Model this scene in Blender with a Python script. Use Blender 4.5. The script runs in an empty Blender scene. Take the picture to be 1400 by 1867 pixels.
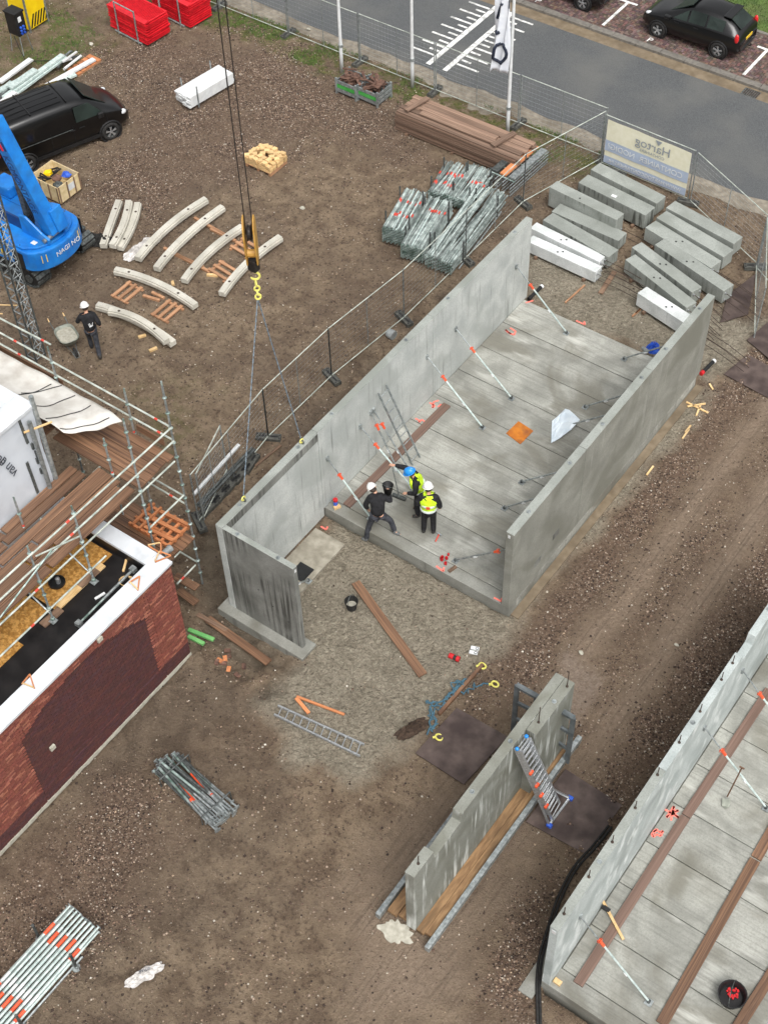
import bpy, math, random
import numpy as np
from mathutils import Vector, Matrix, noise as mnoise
random.seed(7)
S = bpy.context.scene
COL = S.collection
PI = math.pi
# ------------------------------------------------------------------ camera
RIGHT, UP, FWD = [[0.810615, 0.585074, -0.02434], [-0.439017, 0.63471, 0.635931], [-0.387515, 0.504809, -0.771362]]
cd = bpy.data.cameras.new('camera'); cam = bpy.data.objects.new('camera', cd); COL.objects.link(cam)
cam.matrix_world = Matrix(((RIGHT[0], UP[0], -FWD[0], 0), (RIGHT[1], UP[1], -FWD[1], 0), (RIGHT[2], UP[2], -FWD[2], 30.0), (0, 0, 0, 1)))
cd.sensor_fit = 'VERTICAL'; cd.sensor_height = 24; cd.sensor_width = 18
cd.lens = 24 * 2603.17 / 1867.0
cd.clip_start = .5; cd.clip_end = 2000
S.camera = cam
# ------------------------------------------------------------------ overcast sky and soft sun
SUN_EL, SUN_AZ = math.radians(58), math.radians(125)      # azimuth clockwise from +Y
W = bpy.data.worlds.new('World'); S.world = W; W.use_nodes = True
wn = W.node_tree.nodes; wl = W.node_tree.links
sky = wn.new('ShaderNodeTexSky'); sky.sky_type = 'NISHITA'; sky.sun_disc = False
sky.sun_elevation = SUN_EL; sky.sun_rotation = SUN_AZ
sky.air_density = 1.0; sky.dust_density = 6.0; sky.ozone_density = 1.0
hs = wn.new('ShaderNodeHueSaturation'); hs.inputs['Saturation'].default_value = .1   # cloud cover: grey light
bg = wn['Background']; bg.inputs['Strength'].default_value = .15
wl.new(sky.outputs[0], hs.inputs['Color']); wl.new(hs.outputs[0], bg.inputs['Color'])
sd = bpy.data.lights.new('sun', 'SUN'); sd.energy = 1.25; sd.angle = math.radians(38); sd.color = (1, .97, .93)
so = bpy.data.objects.new('sun', sd); COL.objects.link(so)
to_sun = Vector((math.sin(SUN_AZ) * math.cos(SUN_EL), math.cos(SUN_AZ) * math.cos(SUN_EL), math.sin(SUN_EL)))
so.rotation_euler = to_sun.to_track_quat('Z', 'Y').to_euler(); so.location = (0, 0, 60)
S.view_settings.view_transform = 'Standard'; S.view_settings.look = 'None'
S.view_settings.exposure = 0.32; S.view_settings.gamma = 1; S.view_settings.use_curve_mapping = False
S.render.resolution_x = 767; S.render.resolution_y = 1024
S.render.engine = 'CYCLES'

# ------------------------------------------------------------------ materials
def _lin(c): return tuple(((x / 12.92) if x <= .04045 else ((x + .055) / 1.055) ** 2.4) for x in (v / 255 for v in c))
def new_mat(name):
    m = bpy.data.materials.new(name); m.use_nodes = True
    return m, m.node_tree.nodes, m.node_tree.links, m.node_tree.nodes['Principled BSDF']
def mat(name, a, b=None, scale=4, rough=.6, metal=0, bump=0, stretch=(1, 1, 1), c=None, cscale=.6, camt=.5, detail=6, coat=0, spec=.5, rand=0, lo=.35, hi=.65, attr=None, bscale=None, obj=False):
    """procedural colour: noise between a and b, large soft stains of c, optional bump, per-object variation"""
    m, n, l, p = new_mat(name)
    p.inputs['Roughness'].default_value = rough; p.inputs['Metallic'].default_value = metal
    p.inputs['Specular IOR Level'].default_value = spec
    if coat: p.inputs['Coat Weight'].default_value = coat; p.inputs['Coat Roughness'].default_value = .08
    a = _lin(a); b = _lin(b) if b else a
    geo = n.new('ShaderNodeNewGeometry'); mp = n.new('ShaderNodeMapping'); mp.inputs['Scale'].default_value = stretch
    if obj:
        tc = n.new('ShaderNodeTexCoord'); oi0 = n.new('ShaderNodeObjectInfo'); va = n.new('ShaderNodeVectorMath'); va.operation = 'MULTIPLY_ADD'
        l.new(oi0.outputs['Random'], va.inputs[0]); va.inputs[1].default_value = (37, 53, 71); l.new(tc.outputs['Object'], va.inputs[2]); l.new(va.outputs[0], mp.inputs['Vector'])
    else: l.new(geo.outputs['Position'], mp.inputs['Vector'])
    nz = n.new('ShaderNodeTexNoise'); nz.inputs['Scale'].default_value = scale; nz.inputs['Detail'].default_value = detail
    l.new(mp.outputs[0], nz.inputs['Vector'])
    rp = n.new('ShaderNodeValToRGB'); rp.color_ramp.elements[0].color = (*a, 1); rp.color_ramp.elements[1].color = (*b, 1)
    rp.color_ramp.elements[0].position = lo; rp.color_ramp.elements[1].position = hi
    l.new(nz.outputs['Fac'], rp.inputs[0]); out = rp.outputs[0]
    if c:
        n2 = n.new('ShaderNodeTexNoise'); n2.inputs['Scale'].default_value = cscale; n2.inputs['Detail'].default_value = 5
        l.new(mp.outputs[0], n2.inputs['Vector'])
        r2 = n.new('ShaderNodeMapRange'); r2.inputs['From Min'].default_value = .45; r2.inputs['From Max'].default_value = .68; r2.inputs['To Max'].default_value = camt
        l.new(n2.outputs['Fac'], r2.inputs['Value'])
        mx = n.new('ShaderNodeMix'); mx.data_type = 'RGBA'
        l.new(r2.outputs[0], mx.inputs['Factor']); l.new(out, mx.inputs['A']); mx.inputs['B'].default_value = (*_lin(c), 1); out = mx.outputs['Result']
    if attr:
        at = n.new('ShaderNodeAttribute'); at.attribute_name = attr
        mx = n.new('ShaderNodeMix'); mx.data_type = 'RGBA'; mx.blend_type = 'MULTIPLY'; mx.inputs['Factor'].default_value = 1
        l.new(out, mx.inputs['A']); l.new(at.outputs['Color'], mx.inputs['B']); out = mx.outputs['Result']
    if rand:
        oi = n.new('ShaderNodeObjectInfo'); mr = n.new('ShaderNodeMapRange'); mr.inputs['To Min'].default_value = 1 - rand; mr.inputs['To Max'].default_value = 1 + rand
        l.new(oi.outputs['Random'], mr.inputs['Value'])
        hv = n.new('ShaderNodeHueSaturation'); l.new(mr.outputs[0], hv.inputs['Value']); l.new(out, hv.inputs['Color']); out = hv.outputs[0]
    l.new(out, p.inputs['Base Color'])
    if bump:
        bn = nz
        if bscale:
            bn = n.new('ShaderNodeTexNoise'); bn.inputs['Scale'].default_value = bscale; bn.inputs['Detail'].default_value = 4
            l.new(mp.outputs[0], bn.inputs['Vector'])
        bp = n.new('ShaderNodeBump'); bp.inputs['Strength'].default_value = bump; bp.inputs['Distance'].default_value = .03
        l.new(bn.outputs['Fac'], bp.inputs['Height']); l.new(bp.outputs[0], p.inputs['Normal'])
    return m

def concrete(name, a, b, streak=None, samt=.6, sscale=7, rough=.75, blot=None, sdir=(1, 1, .06), slo=.52, bump=.25, line=None, side=True, rand=0):
    """cast concrete: fine grain, broad blotches, run-off streaks (sdir squashes one axis), pin holes"""
    m, n, l, p = new_mat(name); p.inputs['Roughness'].default_value = rough; p.inputs['Specular IOR Level'].default_value = .3
    geo = n.new('ShaderNodeNewGeometry'); P = geo.outputs['Position']
    def nz(sc, det, vec, dis=0):
        t = n.new('ShaderNodeTexNoise'); t.inputs['Scale'].default_value = sc; t.inputs['Detail'].default_value = det; t.inputs['Distortion'].default_value = dis
        l.new(vec, t.inputs['Vector']); return t.outputs['Fac']
    def ramp(v, lo, hi, t0=0., t1=1.):
        r = n.new('ShaderNodeMapRange'); r.interpolation_type = 'SMOOTHSTEP'
        for k, x in (('From Min', lo), ('From Max', hi), ('To Min', t0), ('To Max', t1)): r.inputs[k].default_value = x
        l.new(v, r.inputs['Value']); return r.outputs[0]
    def mix(f, A, B, mode='MIX'):
        x = n.new('ShaderNodeMix'); x.data_type = 'RGBA'; x.blend_type = mode
        if isinstance(f, float): x.inputs['Factor'].default_value = f
        else: l.new(f, x.inputs['Factor'])
        for k, v in (('A', A), ('B', B)):
            if isinstance(v, tuple): x.inputs[k].default_value = (*v, 1)
            else: l.new(v, x.inputs[k])
        return x.outputs['Result']
    la, lb = _lin(a), _lin(b)
    col = mix(ramp(nz(1.3, 8, P, .4), .3, .7), la, lb)
    col = mix(ramp(nz(26, 4, P), .35, .75, 0., .35), col, tuple(x * .62 for x in la))
    if blot: col = mix(ramp(nz(.55, 6, P, .8), .48, .66, 0., .75), col, _lin(blot))
    if streak:
        mp = n.new('ShaderNodeMapping'); mp.inputs['Scale'].default_value = sdir; l.new(P, mp.inputs['Vector'])
        s1 = ramp(nz(sscale, 5, mp.outputs[0]), slo, slo + .17, 0., samt)
        s2 = ramp(nz(.8, 3, P), .35, .65)
        mm = n.new('ShaderNodeMath'); mm.operation = 'MULTIPLY'; l.new(s1, mm.inputs[0]); l.new(s2, mm.inputs[1])
        fac = mm.outputs[0]
        if side:                                   # run-off marks only form on upright faces
            sx = n.new('ShaderNodeSeparateXYZ'); l.new(geo.outputs['True Normal'], sx.inputs[0]); ab = n.new('ShaderNodeMath'); ab.operation = 'ABSOLUTE'; l.new(sx.outputs['Z'], ab.inputs[0])
            m3 = n.new('ShaderNodeMath'); m3.operation = 'MULTIPLY'; l.new(fac, m3.inputs[0]); l.new(ramp(ab.outputs[0], .3, .7, 1., 0.), m3.inputs[1]); fac = m3.outputs[0]
        col = mix(fac, col, _lin(streak))
    if line:
        mp2 = n.new('ShaderNodeMapping'); mp2.inputs['Scale'].default_value = line; l.new(P, mp2.inputs['Vector'])
        col = mix(ramp(nz(9, 3, mp2.outputs[0]), .45, .75, 0., .4), col, tuple(x * .55 for x in la))
    v = n.new('ShaderNodeTexVoronoi'); v.inputs['Scale'].default_value = 9; l.new(P, v.inputs['Vector'])
    col = mix(ramp(v.outputs['Distance'], .045, .075, .55, 0.), col, (.03, .03, .03))
    if rand:
        oi = n.new('ShaderNodeObjectInfo'); hv = n.new('ShaderNodeHueSaturation'); l.new(ramp(oi.outputs['Random'], 0., 1., 1 - rand, 1 + rand), hv.inputs['Value']); l.new(col, hv.inputs['Color']); col = hv.outputs[0]
    l.new(col, p.inputs['Base Color'])
    bp = n.new('ShaderNodeBump'); bp.inputs['Strength'].default_value = bump; bp.inputs['Distance'].default_value = .02
    l.new(nz(14, 6, P), bp.inputs['Height']); l.new(bp.outputs[0], p.inputs['Normal'])
    return m

M = {}
M['wall_in'] = concrete('concrete_wall_inner', (174, 178, 175), (198, 201, 197), (108, 110, 106), .65, 11, slo=.55, sdir=(1, 1, .05), blot=(160, 164, 160))
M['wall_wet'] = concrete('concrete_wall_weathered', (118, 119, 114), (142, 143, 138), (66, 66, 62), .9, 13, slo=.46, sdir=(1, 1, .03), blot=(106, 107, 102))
M['wall_out'] = concrete('concrete_wall_formwork', (132, 132, 124), (152, 152, 143), (176, 176, 168), .6, 4, slo=.58, blot=(118, 118, 108))
M['wall_white'] = concrete('concrete_wall_limed', (122, 123, 114), (148, 150, 142), (214, 217, 212), .95, 7, sdir=(1, 1, .09), slo=.5, blot=(108, 108, 96))
M['wall_pale'] = concrete('concrete_wall_pale', (158, 166, 164), (188, 195, 193), (222, 226, 224), .7, 6, sdir=(1, .5, .25), slo=.5, blot=(140, 146, 143))
M['slab'] = concrete('concrete_slab', (136, 136, 129), (168, 168, 160), (198, 198, 190), .75, 2.2, sdir=(.35, 1, 1), slo=.53, blot=(114, 111, 100), line=(.08, 2, 1), side=False, rand=.1)
M['slab_side'] = concrete('concrete_slab_edge', (126, 126, 119), (150, 150, 143), (92, 92, 86), .7, 4, blot=(108, 106, 96))
M['beam'] = concrete('concrete_beam', (140, 144, 138), (160, 164, 158), (88, 90, 84), .7, 9, sdir=(1, 1, .12), slo=.52, blot=(130, 134, 127))
M['beam_dark'] = concrete('concrete_beam_wet', (132, 136, 130), (152, 156, 150), (62, 64, 58), .9, 9, sdir=(1, 1, .12), slo=.47)
M['beam_white'] = concrete('concrete_beam_limed', (190, 194, 192), (224, 227, 226), (120, 122, 118), .6, 7, slo=.56)
M['lintel'] = concrete('concrete_lintel', (178, 174, 162), (206, 202, 190), (130, 124, 112), .6, 5, slo=.54)
M['steel'] = mat('galvanised_steel', (128, 134, 134), (176, 182, 182), 12, .45, .55, rand=.18)
M['steel_dark'] = mat('weathered_steel', (70, 74, 74), (110, 114, 112), 12, .55, .5, rand=.15)
M['steel_green'] = mat('green_tinged_steel', (96, 118, 108), (176, 190, 186), 6, .5, .4, rand=.15)
M['frame_grey'] = mat('painted_frame_steel', (84, 90, 92), (112, 118, 120), 6, .55, .2)
M['alu'] = mat('aluminium', (165, 168, 170), (205, 208, 210), 20, .35, .7)
M['white_tube'] = mat('pale_coated_tube', (170, 186, 182), (204, 216, 212), 10, .5, .15, rand=.14)
M['tube_grey'] = mat('dull_scaffold_tube', (118, 130, 126), (182, 192, 188), 5, .5, .3, rand=.45)
M['rail'] = mat('pale_galvanised_rail', (172, 180, 170), (214, 220, 210), 5, .5, .25, c=(120, 126, 116), cscale=3, camt=.4)
M['orange'] = mat('orange_plastic', (214, 74, 38), (236, 96, 56), 8, .5)
M['red_tip'] = mat('red_band_paint', (200, 60, 50), (222, 84, 66), 10, .5)
M['plate'] = mat('rusty_road_plate', (74, 62, 58), (104, 90, 84), 3, .62, .2, c=(58, 46, 44), cscale=1.3, camt=.8, bump=.1)
M['rust'] = mat('rusty_plate', (196, 120, 34), (170, 92, 26), 5, .8, 0, c=(110, 70, 50), cscale=2.2, camt=.9)
M['rebar'] = mat('dark_rebar', (58, 48, 42), (84, 70, 60), 20, .7, .3)
M['plank'] = mat('weathered_plank', (104, 82, 66), (146, 118, 96), 3, .75, 0, .2, (3, .7, 3), rand=.22, c=(84, 66, 54), cscale=1, camt=.5, obj=True)
M['plank_wet'] = mat('wet_red_brown_plank', (92, 66, 50), (140, 106, 80), 3, .55, 0, .2, (3, .7, 3), rand=.28, c=(72, 52, 42), cscale=.9, camt=.6, obj=True)
M['plank_floor'] = mat('worn_floor_plank', (102, 80, 70), (126, 102, 90), 3, .75, 0, .2, (3, .7, 3), rand=.1, c=(88, 70, 60), cscale=1, camt=.6, obj=True)
M['timber_stack'] = mat('stacked_timber', (104, 82, 68), (146, 120, 102), 3, .8, 0, .2, (3, .7, 3), rand=.4, c=(92, 74, 64), cscale=1, camt=.5, obj=True)
M['timber_new'] = mat('fresh_timber', (200, 164, 110), (226, 194, 144), 4, .7, rand=.16, obj=True, stretch=(3, .7, 3))
M['timber_orange'] = mat('orange_timber', (176, 108, 68), (204, 138, 92), 3, .7, rand=.2, obj=True, stretch=(3, .7, 3))
M['batten'] = mat('batten_timber', (150, 108, 78), (184, 142, 108), 3, .75, rand=.2, obj=True, stretch=(3, .7, 3))
M['rack_wood'] = mat('rack_bed_timber', (122, 92, 62), (154, 122, 86), 6, .7, 0, .3, (3, .5, 3), c=(78, 60, 40), cscale=1.3, camt=.8)
M['osb'] = mat('strand_board', (160, 112, 46), (206, 156, 84), 14, .75, 0, .2, detail=2, c=(120, 82, 36), cscale=16, camt=.6, lo=.4, hi=.6)
M['membrane'] = mat('black_roof_membrane', (20, 19, 20), (36, 34, 34), 3, .42, 0, .2)
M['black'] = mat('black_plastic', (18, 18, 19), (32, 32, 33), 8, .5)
M['rubber'] = mat('black_rubber', (26, 26, 26), (44, 42, 40), 12, .8, 0, .2)
M['foot'] = mat('recycled_fence_block', (62, 62, 58), (92, 92, 86), 10, .8, 0, .2, rand=.12)
M['coping'] = mat('white_coping', (204, 208, 212), (220, 224, 228), 2, .5, c=(186, 190, 193), cscale=3, camt=.6)
M['wrap'] = mat('white_breather_wrap', (198, 204, 211), (216, 221, 227), 1.5, .45, 0, .4, c=(178, 185, 194), cscale=1.5, camt=.7, bscale=1.6)
M['tarp'] = mat('white_tarpaulin', (200, 196, 188), (220, 217, 211), 2, .5, 0, .6, c=(170, 162, 152), cscale=2.4, camt=.6, bscale=3)
M['ink'] = mat('grey_print', (62, 68, 78), (74, 80, 90), 5, .6)
M['white'] = mat('white_paint', (206, 208, 208), (222, 224, 224), 5, .4)
M['red'] = mat('red_barrier_paint', (196, 20, 34), (222, 34, 46), 6, .45, rand=.12)
M['blue'] = mat('blue_machine_paint', (18, 108, 192), (32, 132, 216), 2, .42, coat=.15, c=(46, 92, 132), cscale=2.6, camt=.45)
M['blue_dark'] = mat('dark_blue_panel', (22, 52, 104), (30, 62, 116), 3, .4)
M['yellow'] = mat('yellow_paint', (236, 196, 8), (246, 212, 24), 3, .45)
M['car_black'] = mat('black_car_paint', (8, 8, 9), (12, 12, 13), 2, .28, coat=.45, spec=.4)
M['glass'] = mat('tinted_glass', (26, 33, 31), (46, 56, 52), 1.2, .4, spec=.3)
M['lens'] = mat('clear_lamp_lens', (196, 200, 204), (232, 234, 236), 30, .12, coat=.6)
M['lamp_red'] = mat('red_lamp_lens', (190, 20, 26), (222, 40, 44), 30, .15, coat=.6)
M['hivis'] = mat('hi_vis_yellow', (196, 232, 30), (214, 246, 54), 9, .75, 0, .8, c=(150, 184, 14), cscale=7, camt=.8, bscale=9)
M['reflect'] = mat('silver_reflective_tape', (196, 204, 204), (216, 222, 222), 9, .45)
M['cloth_black'] = mat('black_work_cloth', (15, 15, 17), (36, 36, 40), 11, .9, 0, .9, bscale=9)
M['cloth_grey'] = mat('charcoal_trousers', (36, 38, 44), (66, 68, 74), 10, .9, 0, .9, bscale=9)
M['skin'] = mat('skin', (196, 148, 122), (210, 164, 138), 14, .6)
M['hair'] = mat('dark_hair', (42, 32, 26), (58, 46, 38), 30, .7)
M['helmet_white'] = mat('white_helmet', (228, 228, 226), (240, 240, 238), 4, .3)
M['helmet_blue'] = mat('blue_helmet', (26, 124, 208), (40, 142, 222), 4, .3)
M['boot'] = mat('dark_boot_leather', (44, 42, 40), (62, 60, 57), 20, .7)
M['sole'] = mat('grey_shoe', (92, 94, 94), (112, 114, 113), 20, .8)
M['pink'] = mat('pink_marking_spray', (244, 112, 100), (250, 136, 120), 30, .7)
M['rope'] = mat('blue_rope', (52, 86, 104), (84, 118, 132), 30, .9)
M['hook_yellow'] = mat('yellow_hook_paint', (214, 206, 96), (232, 224, 130), 20, .45)
M['block_yellow'] = mat('ochre_hook_block_paint', (186, 138, 56), (206, 162, 84), 4, .5, c=(120, 84, 36), cscale=3, camt=.4)
M['cable'] = mat('dark_steel_cable', (34, 30, 28), (54, 48, 44), 30, .55, .3)
M['chain'] = mat('blue_grey_chain', (84, 98, 110), (128, 140, 148), 30, .55, .4)
M['green'] = mat('green_panel_paint', (62, 150, 66), (84, 172, 86), 5, .5)
M['green_bright'] = mat('bright_green_timber', (92, 158, 88), (118, 180, 108), 6, .7)
M['bark'] = mat('dark_scrap_wood', (70, 50, 42), (118, 88, 74), 9, .85, rand=.3)
M['clear'] = None
M['foil'] = mat('crumpled_clear_foil', (170, 166, 162), (216, 212, 208), 9, .18, 0, .8, spec=.7, bscale=14)
M['sheet'] = mat('pale_blue_sheet', (196, 208, 218), (222, 230, 236), 3, .35, 0, .5, bscale=5)
M['blue_bag'] = mat('blue_plastic_bag', (34, 74, 176), (60, 104, 208), 6, .35, 0, .5, bscale=9)
M['red_cap'] = mat('red_plastic', (176, 22, 30), (204, 36, 42), 12, .45)
M['pipe_grey'] = mat('grey_plastic_pipe', (128, 132, 132), (150, 154, 154), 8, .5)
M['mortar_wet'] = mat('wet_mortar', (150, 146, 132), (176, 172, 158), 12, .5, 0, .6)
M['barrow'] = mat('dirty_barrow_tray', (112, 116, 106), (140, 143, 132), 10, .6, .2)
M['flag'] = mat('white_flag_cloth', (222, 226, 234), (236, 239, 244), 4, .8)
M['navy'] = mat('navy_print', (26, 32, 48), (34, 42, 60), 8, .7)
M['asphalt'] = mat('asphalt', (70, 72, 73), (94, 96, 97), 38, .85, 0, .35, c=(106, 105, 101), cscale=.5, camt=.5, detail=3)
M['paver'] = mat('clay_paver', (255, 255, 255), (225, 222, 220), 9, .8, attr='tint', bump=.15)
M['kerb'] = mat('kerb_concrete', (104, 100, 94), (126, 121, 113), 8, .85, 0, .25, c=(88, 84, 78), cscale=1, camt=.5)
M['gutter'] = mat('wet_gutter_silt', (112, 98, 78), (132, 118, 98), 4, .7, c=(92, 80, 64), cscale=1.5, camt=.6, bump=.2)
M['paint'] = mat('road_paint', (222, 222, 218), (236, 236, 232), 14, .75, c=(128, 128, 126), cscale=5, camt=.75)
M['mortar'] = mat('brick_mortar', (84, 54, 46), (98, 66, 56), 20, .9)
M['brick'] = mat('clay_brick', (255, 255, 255), (214, 208, 206), 18, .85, attr='tint', bump=.25)
M['stone'] = mat('gravel_chips', (255, 255, 255), (220, 216, 212), 30, .85, attr='tint')
M['grass'] = mat('grass_blades', (64, 92, 36), (96, 122, 52), 3, .8, c=(110, 116, 62), cscale=1.5, camt=.6)
M['lime'] = mat('spilled_cement', (164, 160, 146), (190, 186, 172), 9, .9)

# ------------------------------------------------------------------ mesh helpers
def V3(p=(0, 0, 0)): return Vector(p)
class MB:
    def __init__(s): s.v = []; s.f = []
    def add(s, vs, fs):
        o = len(s.v); s.v += [tuple(p) for p in vs]; s.f += [tuple(i + o for i in f) for f in fs]; return s
    def box(s, x0, y0, z0, x1, y1, z1):
        x0, x1 = min(x0, x1), max(x0, x1); y0, y1 = min(y0, y1), max(y0, y1); z0, z1 = min(z0, z1), max(z0, z1)
        return s.add([(x0, y0, z0), (x1, y0, z0), (x1, y1, z0), (x0, y1, z0), (x0, y0, z1), (x1, y0, z1), (x1, y1, z1), (x0, y1, z1)],
                     [(3, 2, 1, 0), (4, 5, 6, 7), (0, 1, 5, 4), (1, 2, 6, 5), (2, 3, 7, 6), (3, 0, 4, 7)])
    def beam(s, p, q, w, h, up=(0, 0, 1)):
        p, q = V3(p), V3(q); d = (q - p).normalized(); u = V3(up)
        if abs(d.dot(u)) > .98: u = V3((1, 0, 0))
        a = d.cross(u).normalized() * (w / 2); b = a.cross(d).normalized() * (h / 2)
        vs = [p - a - b, p + a - b, p + a + b, p - a + b, q - a - b, q + a - b, q + a + b, q - a + b]
        return s.add(vs, [(0, 1, 2, 3), (7, 6, 5, 4), (0, 4, 5, 1), (1, 5, 6, 2), (2, 6, 7, 3), (3, 7, 4, 0)])
    def path(s, pts, r, n=6, cap=True):
        pts = [V3(p) for p in pts]; rs = r if isinstance(r, (list, tuple)) else [r] * len(pts); rings = []
        ref = V3((0, 0, 1)); d0 = (pts[1] - pts[0]).normalized()
        if abs(d0.dot(ref)) > .95: ref = V3((1, 0, 0))
        for i, p in enumerate(pts):
            d = (pts[min(i + 1, len(pts) - 1)] - pts[max(i - 1, 0)])
            d = d.normalized() if d.length > 1e-9 else d0
            a = d.cross(ref)
            a = a.normalized() if a.length > 1e-4 else d.orthogonal().normalized()
            b = d.cross(a).normalized(); ref = a.cross(d) if abs(d.dot(ref)) > .95 else ref
            rings.append([p + (a * math.cos(t) + b * math.sin(t)) * rs[i] for t in (2 * PI * k / n for k in range(n))])
        vs = [v for R in rings for v in R]; fs = []
        for i in range(len(rings) - 1):
            for k in range(n): fs.append((i * n + k, (i + 1) * n + k, (i + 1) * n + (k + 1) % n, i * n + (k + 1) % n))
        if cap: fs.append(tuple(range(n))); fs.append(tuple(reversed(range((len(rings) - 1) * n, len(rings) * n))))
        return s.add(vs, fs)
    def tube(s, p, q, r, n=8, r2=None): return s.path([p, q], [r, r if r2 is None else r2], n)
    def prism(s, poly, z0, z1):
        n = len(poly); vs = [(x, y, z0) for x, y in poly] + [(x, y, z1) for x, y in poly]
        return s.add(vs, [tuple(reversed(range(n))), tuple(range(n, 2 * n))] + [(i, (i + 1) % n, n + (i + 1) % n, n + i) for i in range(n)])
    def extrude(s, poly, vec):
        n = len(poly); vec = V3(vec); vs = [V3(p) for p in poly] + [V3(p) + vec for p in poly]
        return s.add(vs, [tuple(reversed(range(n))), tuple(range(n, 2 * n))] + [(i, (i + 1) % n, n + (i + 1) % n, n + i) for i in range(n)])
    def lathe(s, c, prof, n=16, ax=None, closed=False):
        R = Matrix.Identity(3) if ax is None else V3(ax).to_track_quat('Z', 'Y').to_matrix(); c = V3(c); vs = []; fs = []
        for r, z in prof:
            for k in range(n): vs.append(c + R @ V3((r * math.cos(2 * PI * k / n), r * math.sin(2 * PI * k / n), z)))
        m = len(prof)
        for i in range(m - 1 if not closed else m):
            j = (i + 1) % m
            for k in range(n): fs.append((i * n + k, i * n + (k + 1) % n, j * n + (k + 1) % n, j * n + k))
        if not closed: fs.append(tuple(reversed(range(n)))); fs.append(tuple(range((m - 1) * n, m * n)))
        return s.add(vs, fs)
    def ball(s, c, r, n=10, m=7, R=None):
        if not isinstance(r, (tuple, list)): r = (r, r, r)
        c = V3(c); vs = []; fs = []
        for i in range(1, m):
            t = PI * i / m
            for k in range(n):
                p = V3((r[0] * math.sin(t) * math.cos(2 * PI * k / n), r[1] * math.sin(t) * math.sin(2 * PI * k / n), r[2] * math.cos(t)))
                vs.append(c + (R @ p if R else p))
        tp = V3((0, 0, r[2])); vs += [c + (R @ tp if R else tp), c - (R @ tp if R else tp)]; T = len(vs) - 2
        for k in range(n):
            fs.append((T, k, (k + 1) % n)); fs.append((T + 1, (m - 2) * n + (k + 1) % n, (m - 2) * n + k))
            for i in range(m - 2): fs.append((i * n + k, (i + 1) * n + k, (i + 1) * n + (k + 1) % n, i * n + (k + 1) % n))
        return s.add(vs, fs)
    def torus(s, c, R, r, ax=(0, 0, 1), n=14, m=6, a0=0, a1=2 * PI):
        Q = V3(ax).to_track_quat('Z', 'Y').to_matrix(); c = V3(c); full = abs(a1 - a0 - 2 * PI) < 1e-6
        pts = [c + Q @ V3((R * math.cos(a0 + (a1 - a0) * k / n), R * math.sin(a0 + (a1 - a0) * k / n), 0)) for k in range(n + 1)]
        return s.path(pts, r, m, cap=not full)
    def sheet(s, rows, thick=0):
        n = len(rows[0]); m = len(rows); vs = [p for r in rows for p in r]
        fs = [(i * n + j, i * n + j + 1, (i + 1) * n + j + 1, (i + 1) * n + j) for i in range(m - 1) for j in range(n - 1)]
        return s.add(vs, fs)
    def build(s, name, m, parent=None, smooth=False, bev=0, solid=0, local=False, sub=0, loc=None):
        me = bpy.data.meshes.new(name); o = bpy.data.objects.new(name, me)
        if parent is None:
            org = V3(loc) if loc is not None else V3((0, 0, 0))
            if loc is None and s.v:
                xs = [v[0] for v in s.v]; ys = [v[1] for v in s.v]; org = V3(((min(xs) + max(xs)) / 2, (min(ys) + max(ys)) / 2, min(v[2] for v in s.v)))
            o.location = org
        else:
            org = V3((0, 0, 0))
            if not local:
                q = parent
                while q: org = org + q.location; q = q.parent
            o.parent = parent
        me.from_pydata([tuple(V3(v) - org) for v in s.v] if not local or parent is None else s.v, [], s.f)
        me.materials.append(m); me.validate(clean_customdata=False)
        if smooth: me.polygons.foreach_set('use_smooth', [True] * len(me.polygons))
        me.update(); COL.objects.link(o)
        if sub: md = o.modifiers.new('subdivision', 'SUBSURF'); md.levels = md.render_levels = sub
        if solid: md = o.modifiers.new('solidify', 'SOLIDIFY'); md.thickness = solid; md.offset = 0
        if bev: md = o.modifiers.new('bevel', 'BEVEL'); md.width = bev; md.segments = 2; md.limit_method = 'ANGLE'
        return o

def tag(o, label=None, cat=None, group=None, kind=None):
    if label: o['label'] = label
    if cat: o['category'] = cat
    if group: o['group'] = group
    if kind: o['kind'] = kind
    return o
def thing(name, label, cat, loc=(0, 0, 0), rz=0, group=None):
    o = bpy.data.objects.new(name, None); COL.objects.link(o); o.empty_display_size = .2
    o.location = loc; o.rotation_euler = (0, 0, rz); return tag(o, label, cat, group)
def struct(name, mb, m, **k): return tag(mb.build(name, m, **k), kind='structure')
def one(name, mb, m, label, cat, group=None, **k): return tag(mb.build(name, m, **k), label, cat, group)
def copy_tree(o, parent=None):
    c = o.copy(); COL.objects.link(c); c.parent = parent
    for ch in o.children: copy_tree(ch, c)
    return c
def inst(src, name, parent=None, loc=(0, 0, 0), rot=(0, 0, 0), sc=(1, 1, 1), m=None):
    """another object that shares a mesh"""
    o = bpy.data.objects.new(name, src); COL.objects.link(o); o.location = loc; o.rotation_euler = rot; o.scale = sc; o.parent = parent
    return o
def mesh_of(mb, name, m, smooth=False):
    me = bpy.data.meshes.new(name); me.from_pydata(mb.v, [], mb.f); me.materials.append(m)
    if smooth: me.polygons.foreach_set('use_smooth', [True] * len(me.polygons))
    me.update(); return me
_shared = {}
def rod_mesh(m, n=8):
    k = ('rod', m.name, n)
    if k not in _shared: _shared[k] = mesh_of(MB().tube((0, 0, 0), (0, 0, 1), 1, n), 'rod', m, False)
    return _shared[k]
def cube_mesh(m):
    k = ('cube', m.name)
    if k not in _shared: _shared[k] = mesh_of(MB().box(-.5, -.5, -.5, .5, .5, .5), 'bar', m)
    return _shared[k]
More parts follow.
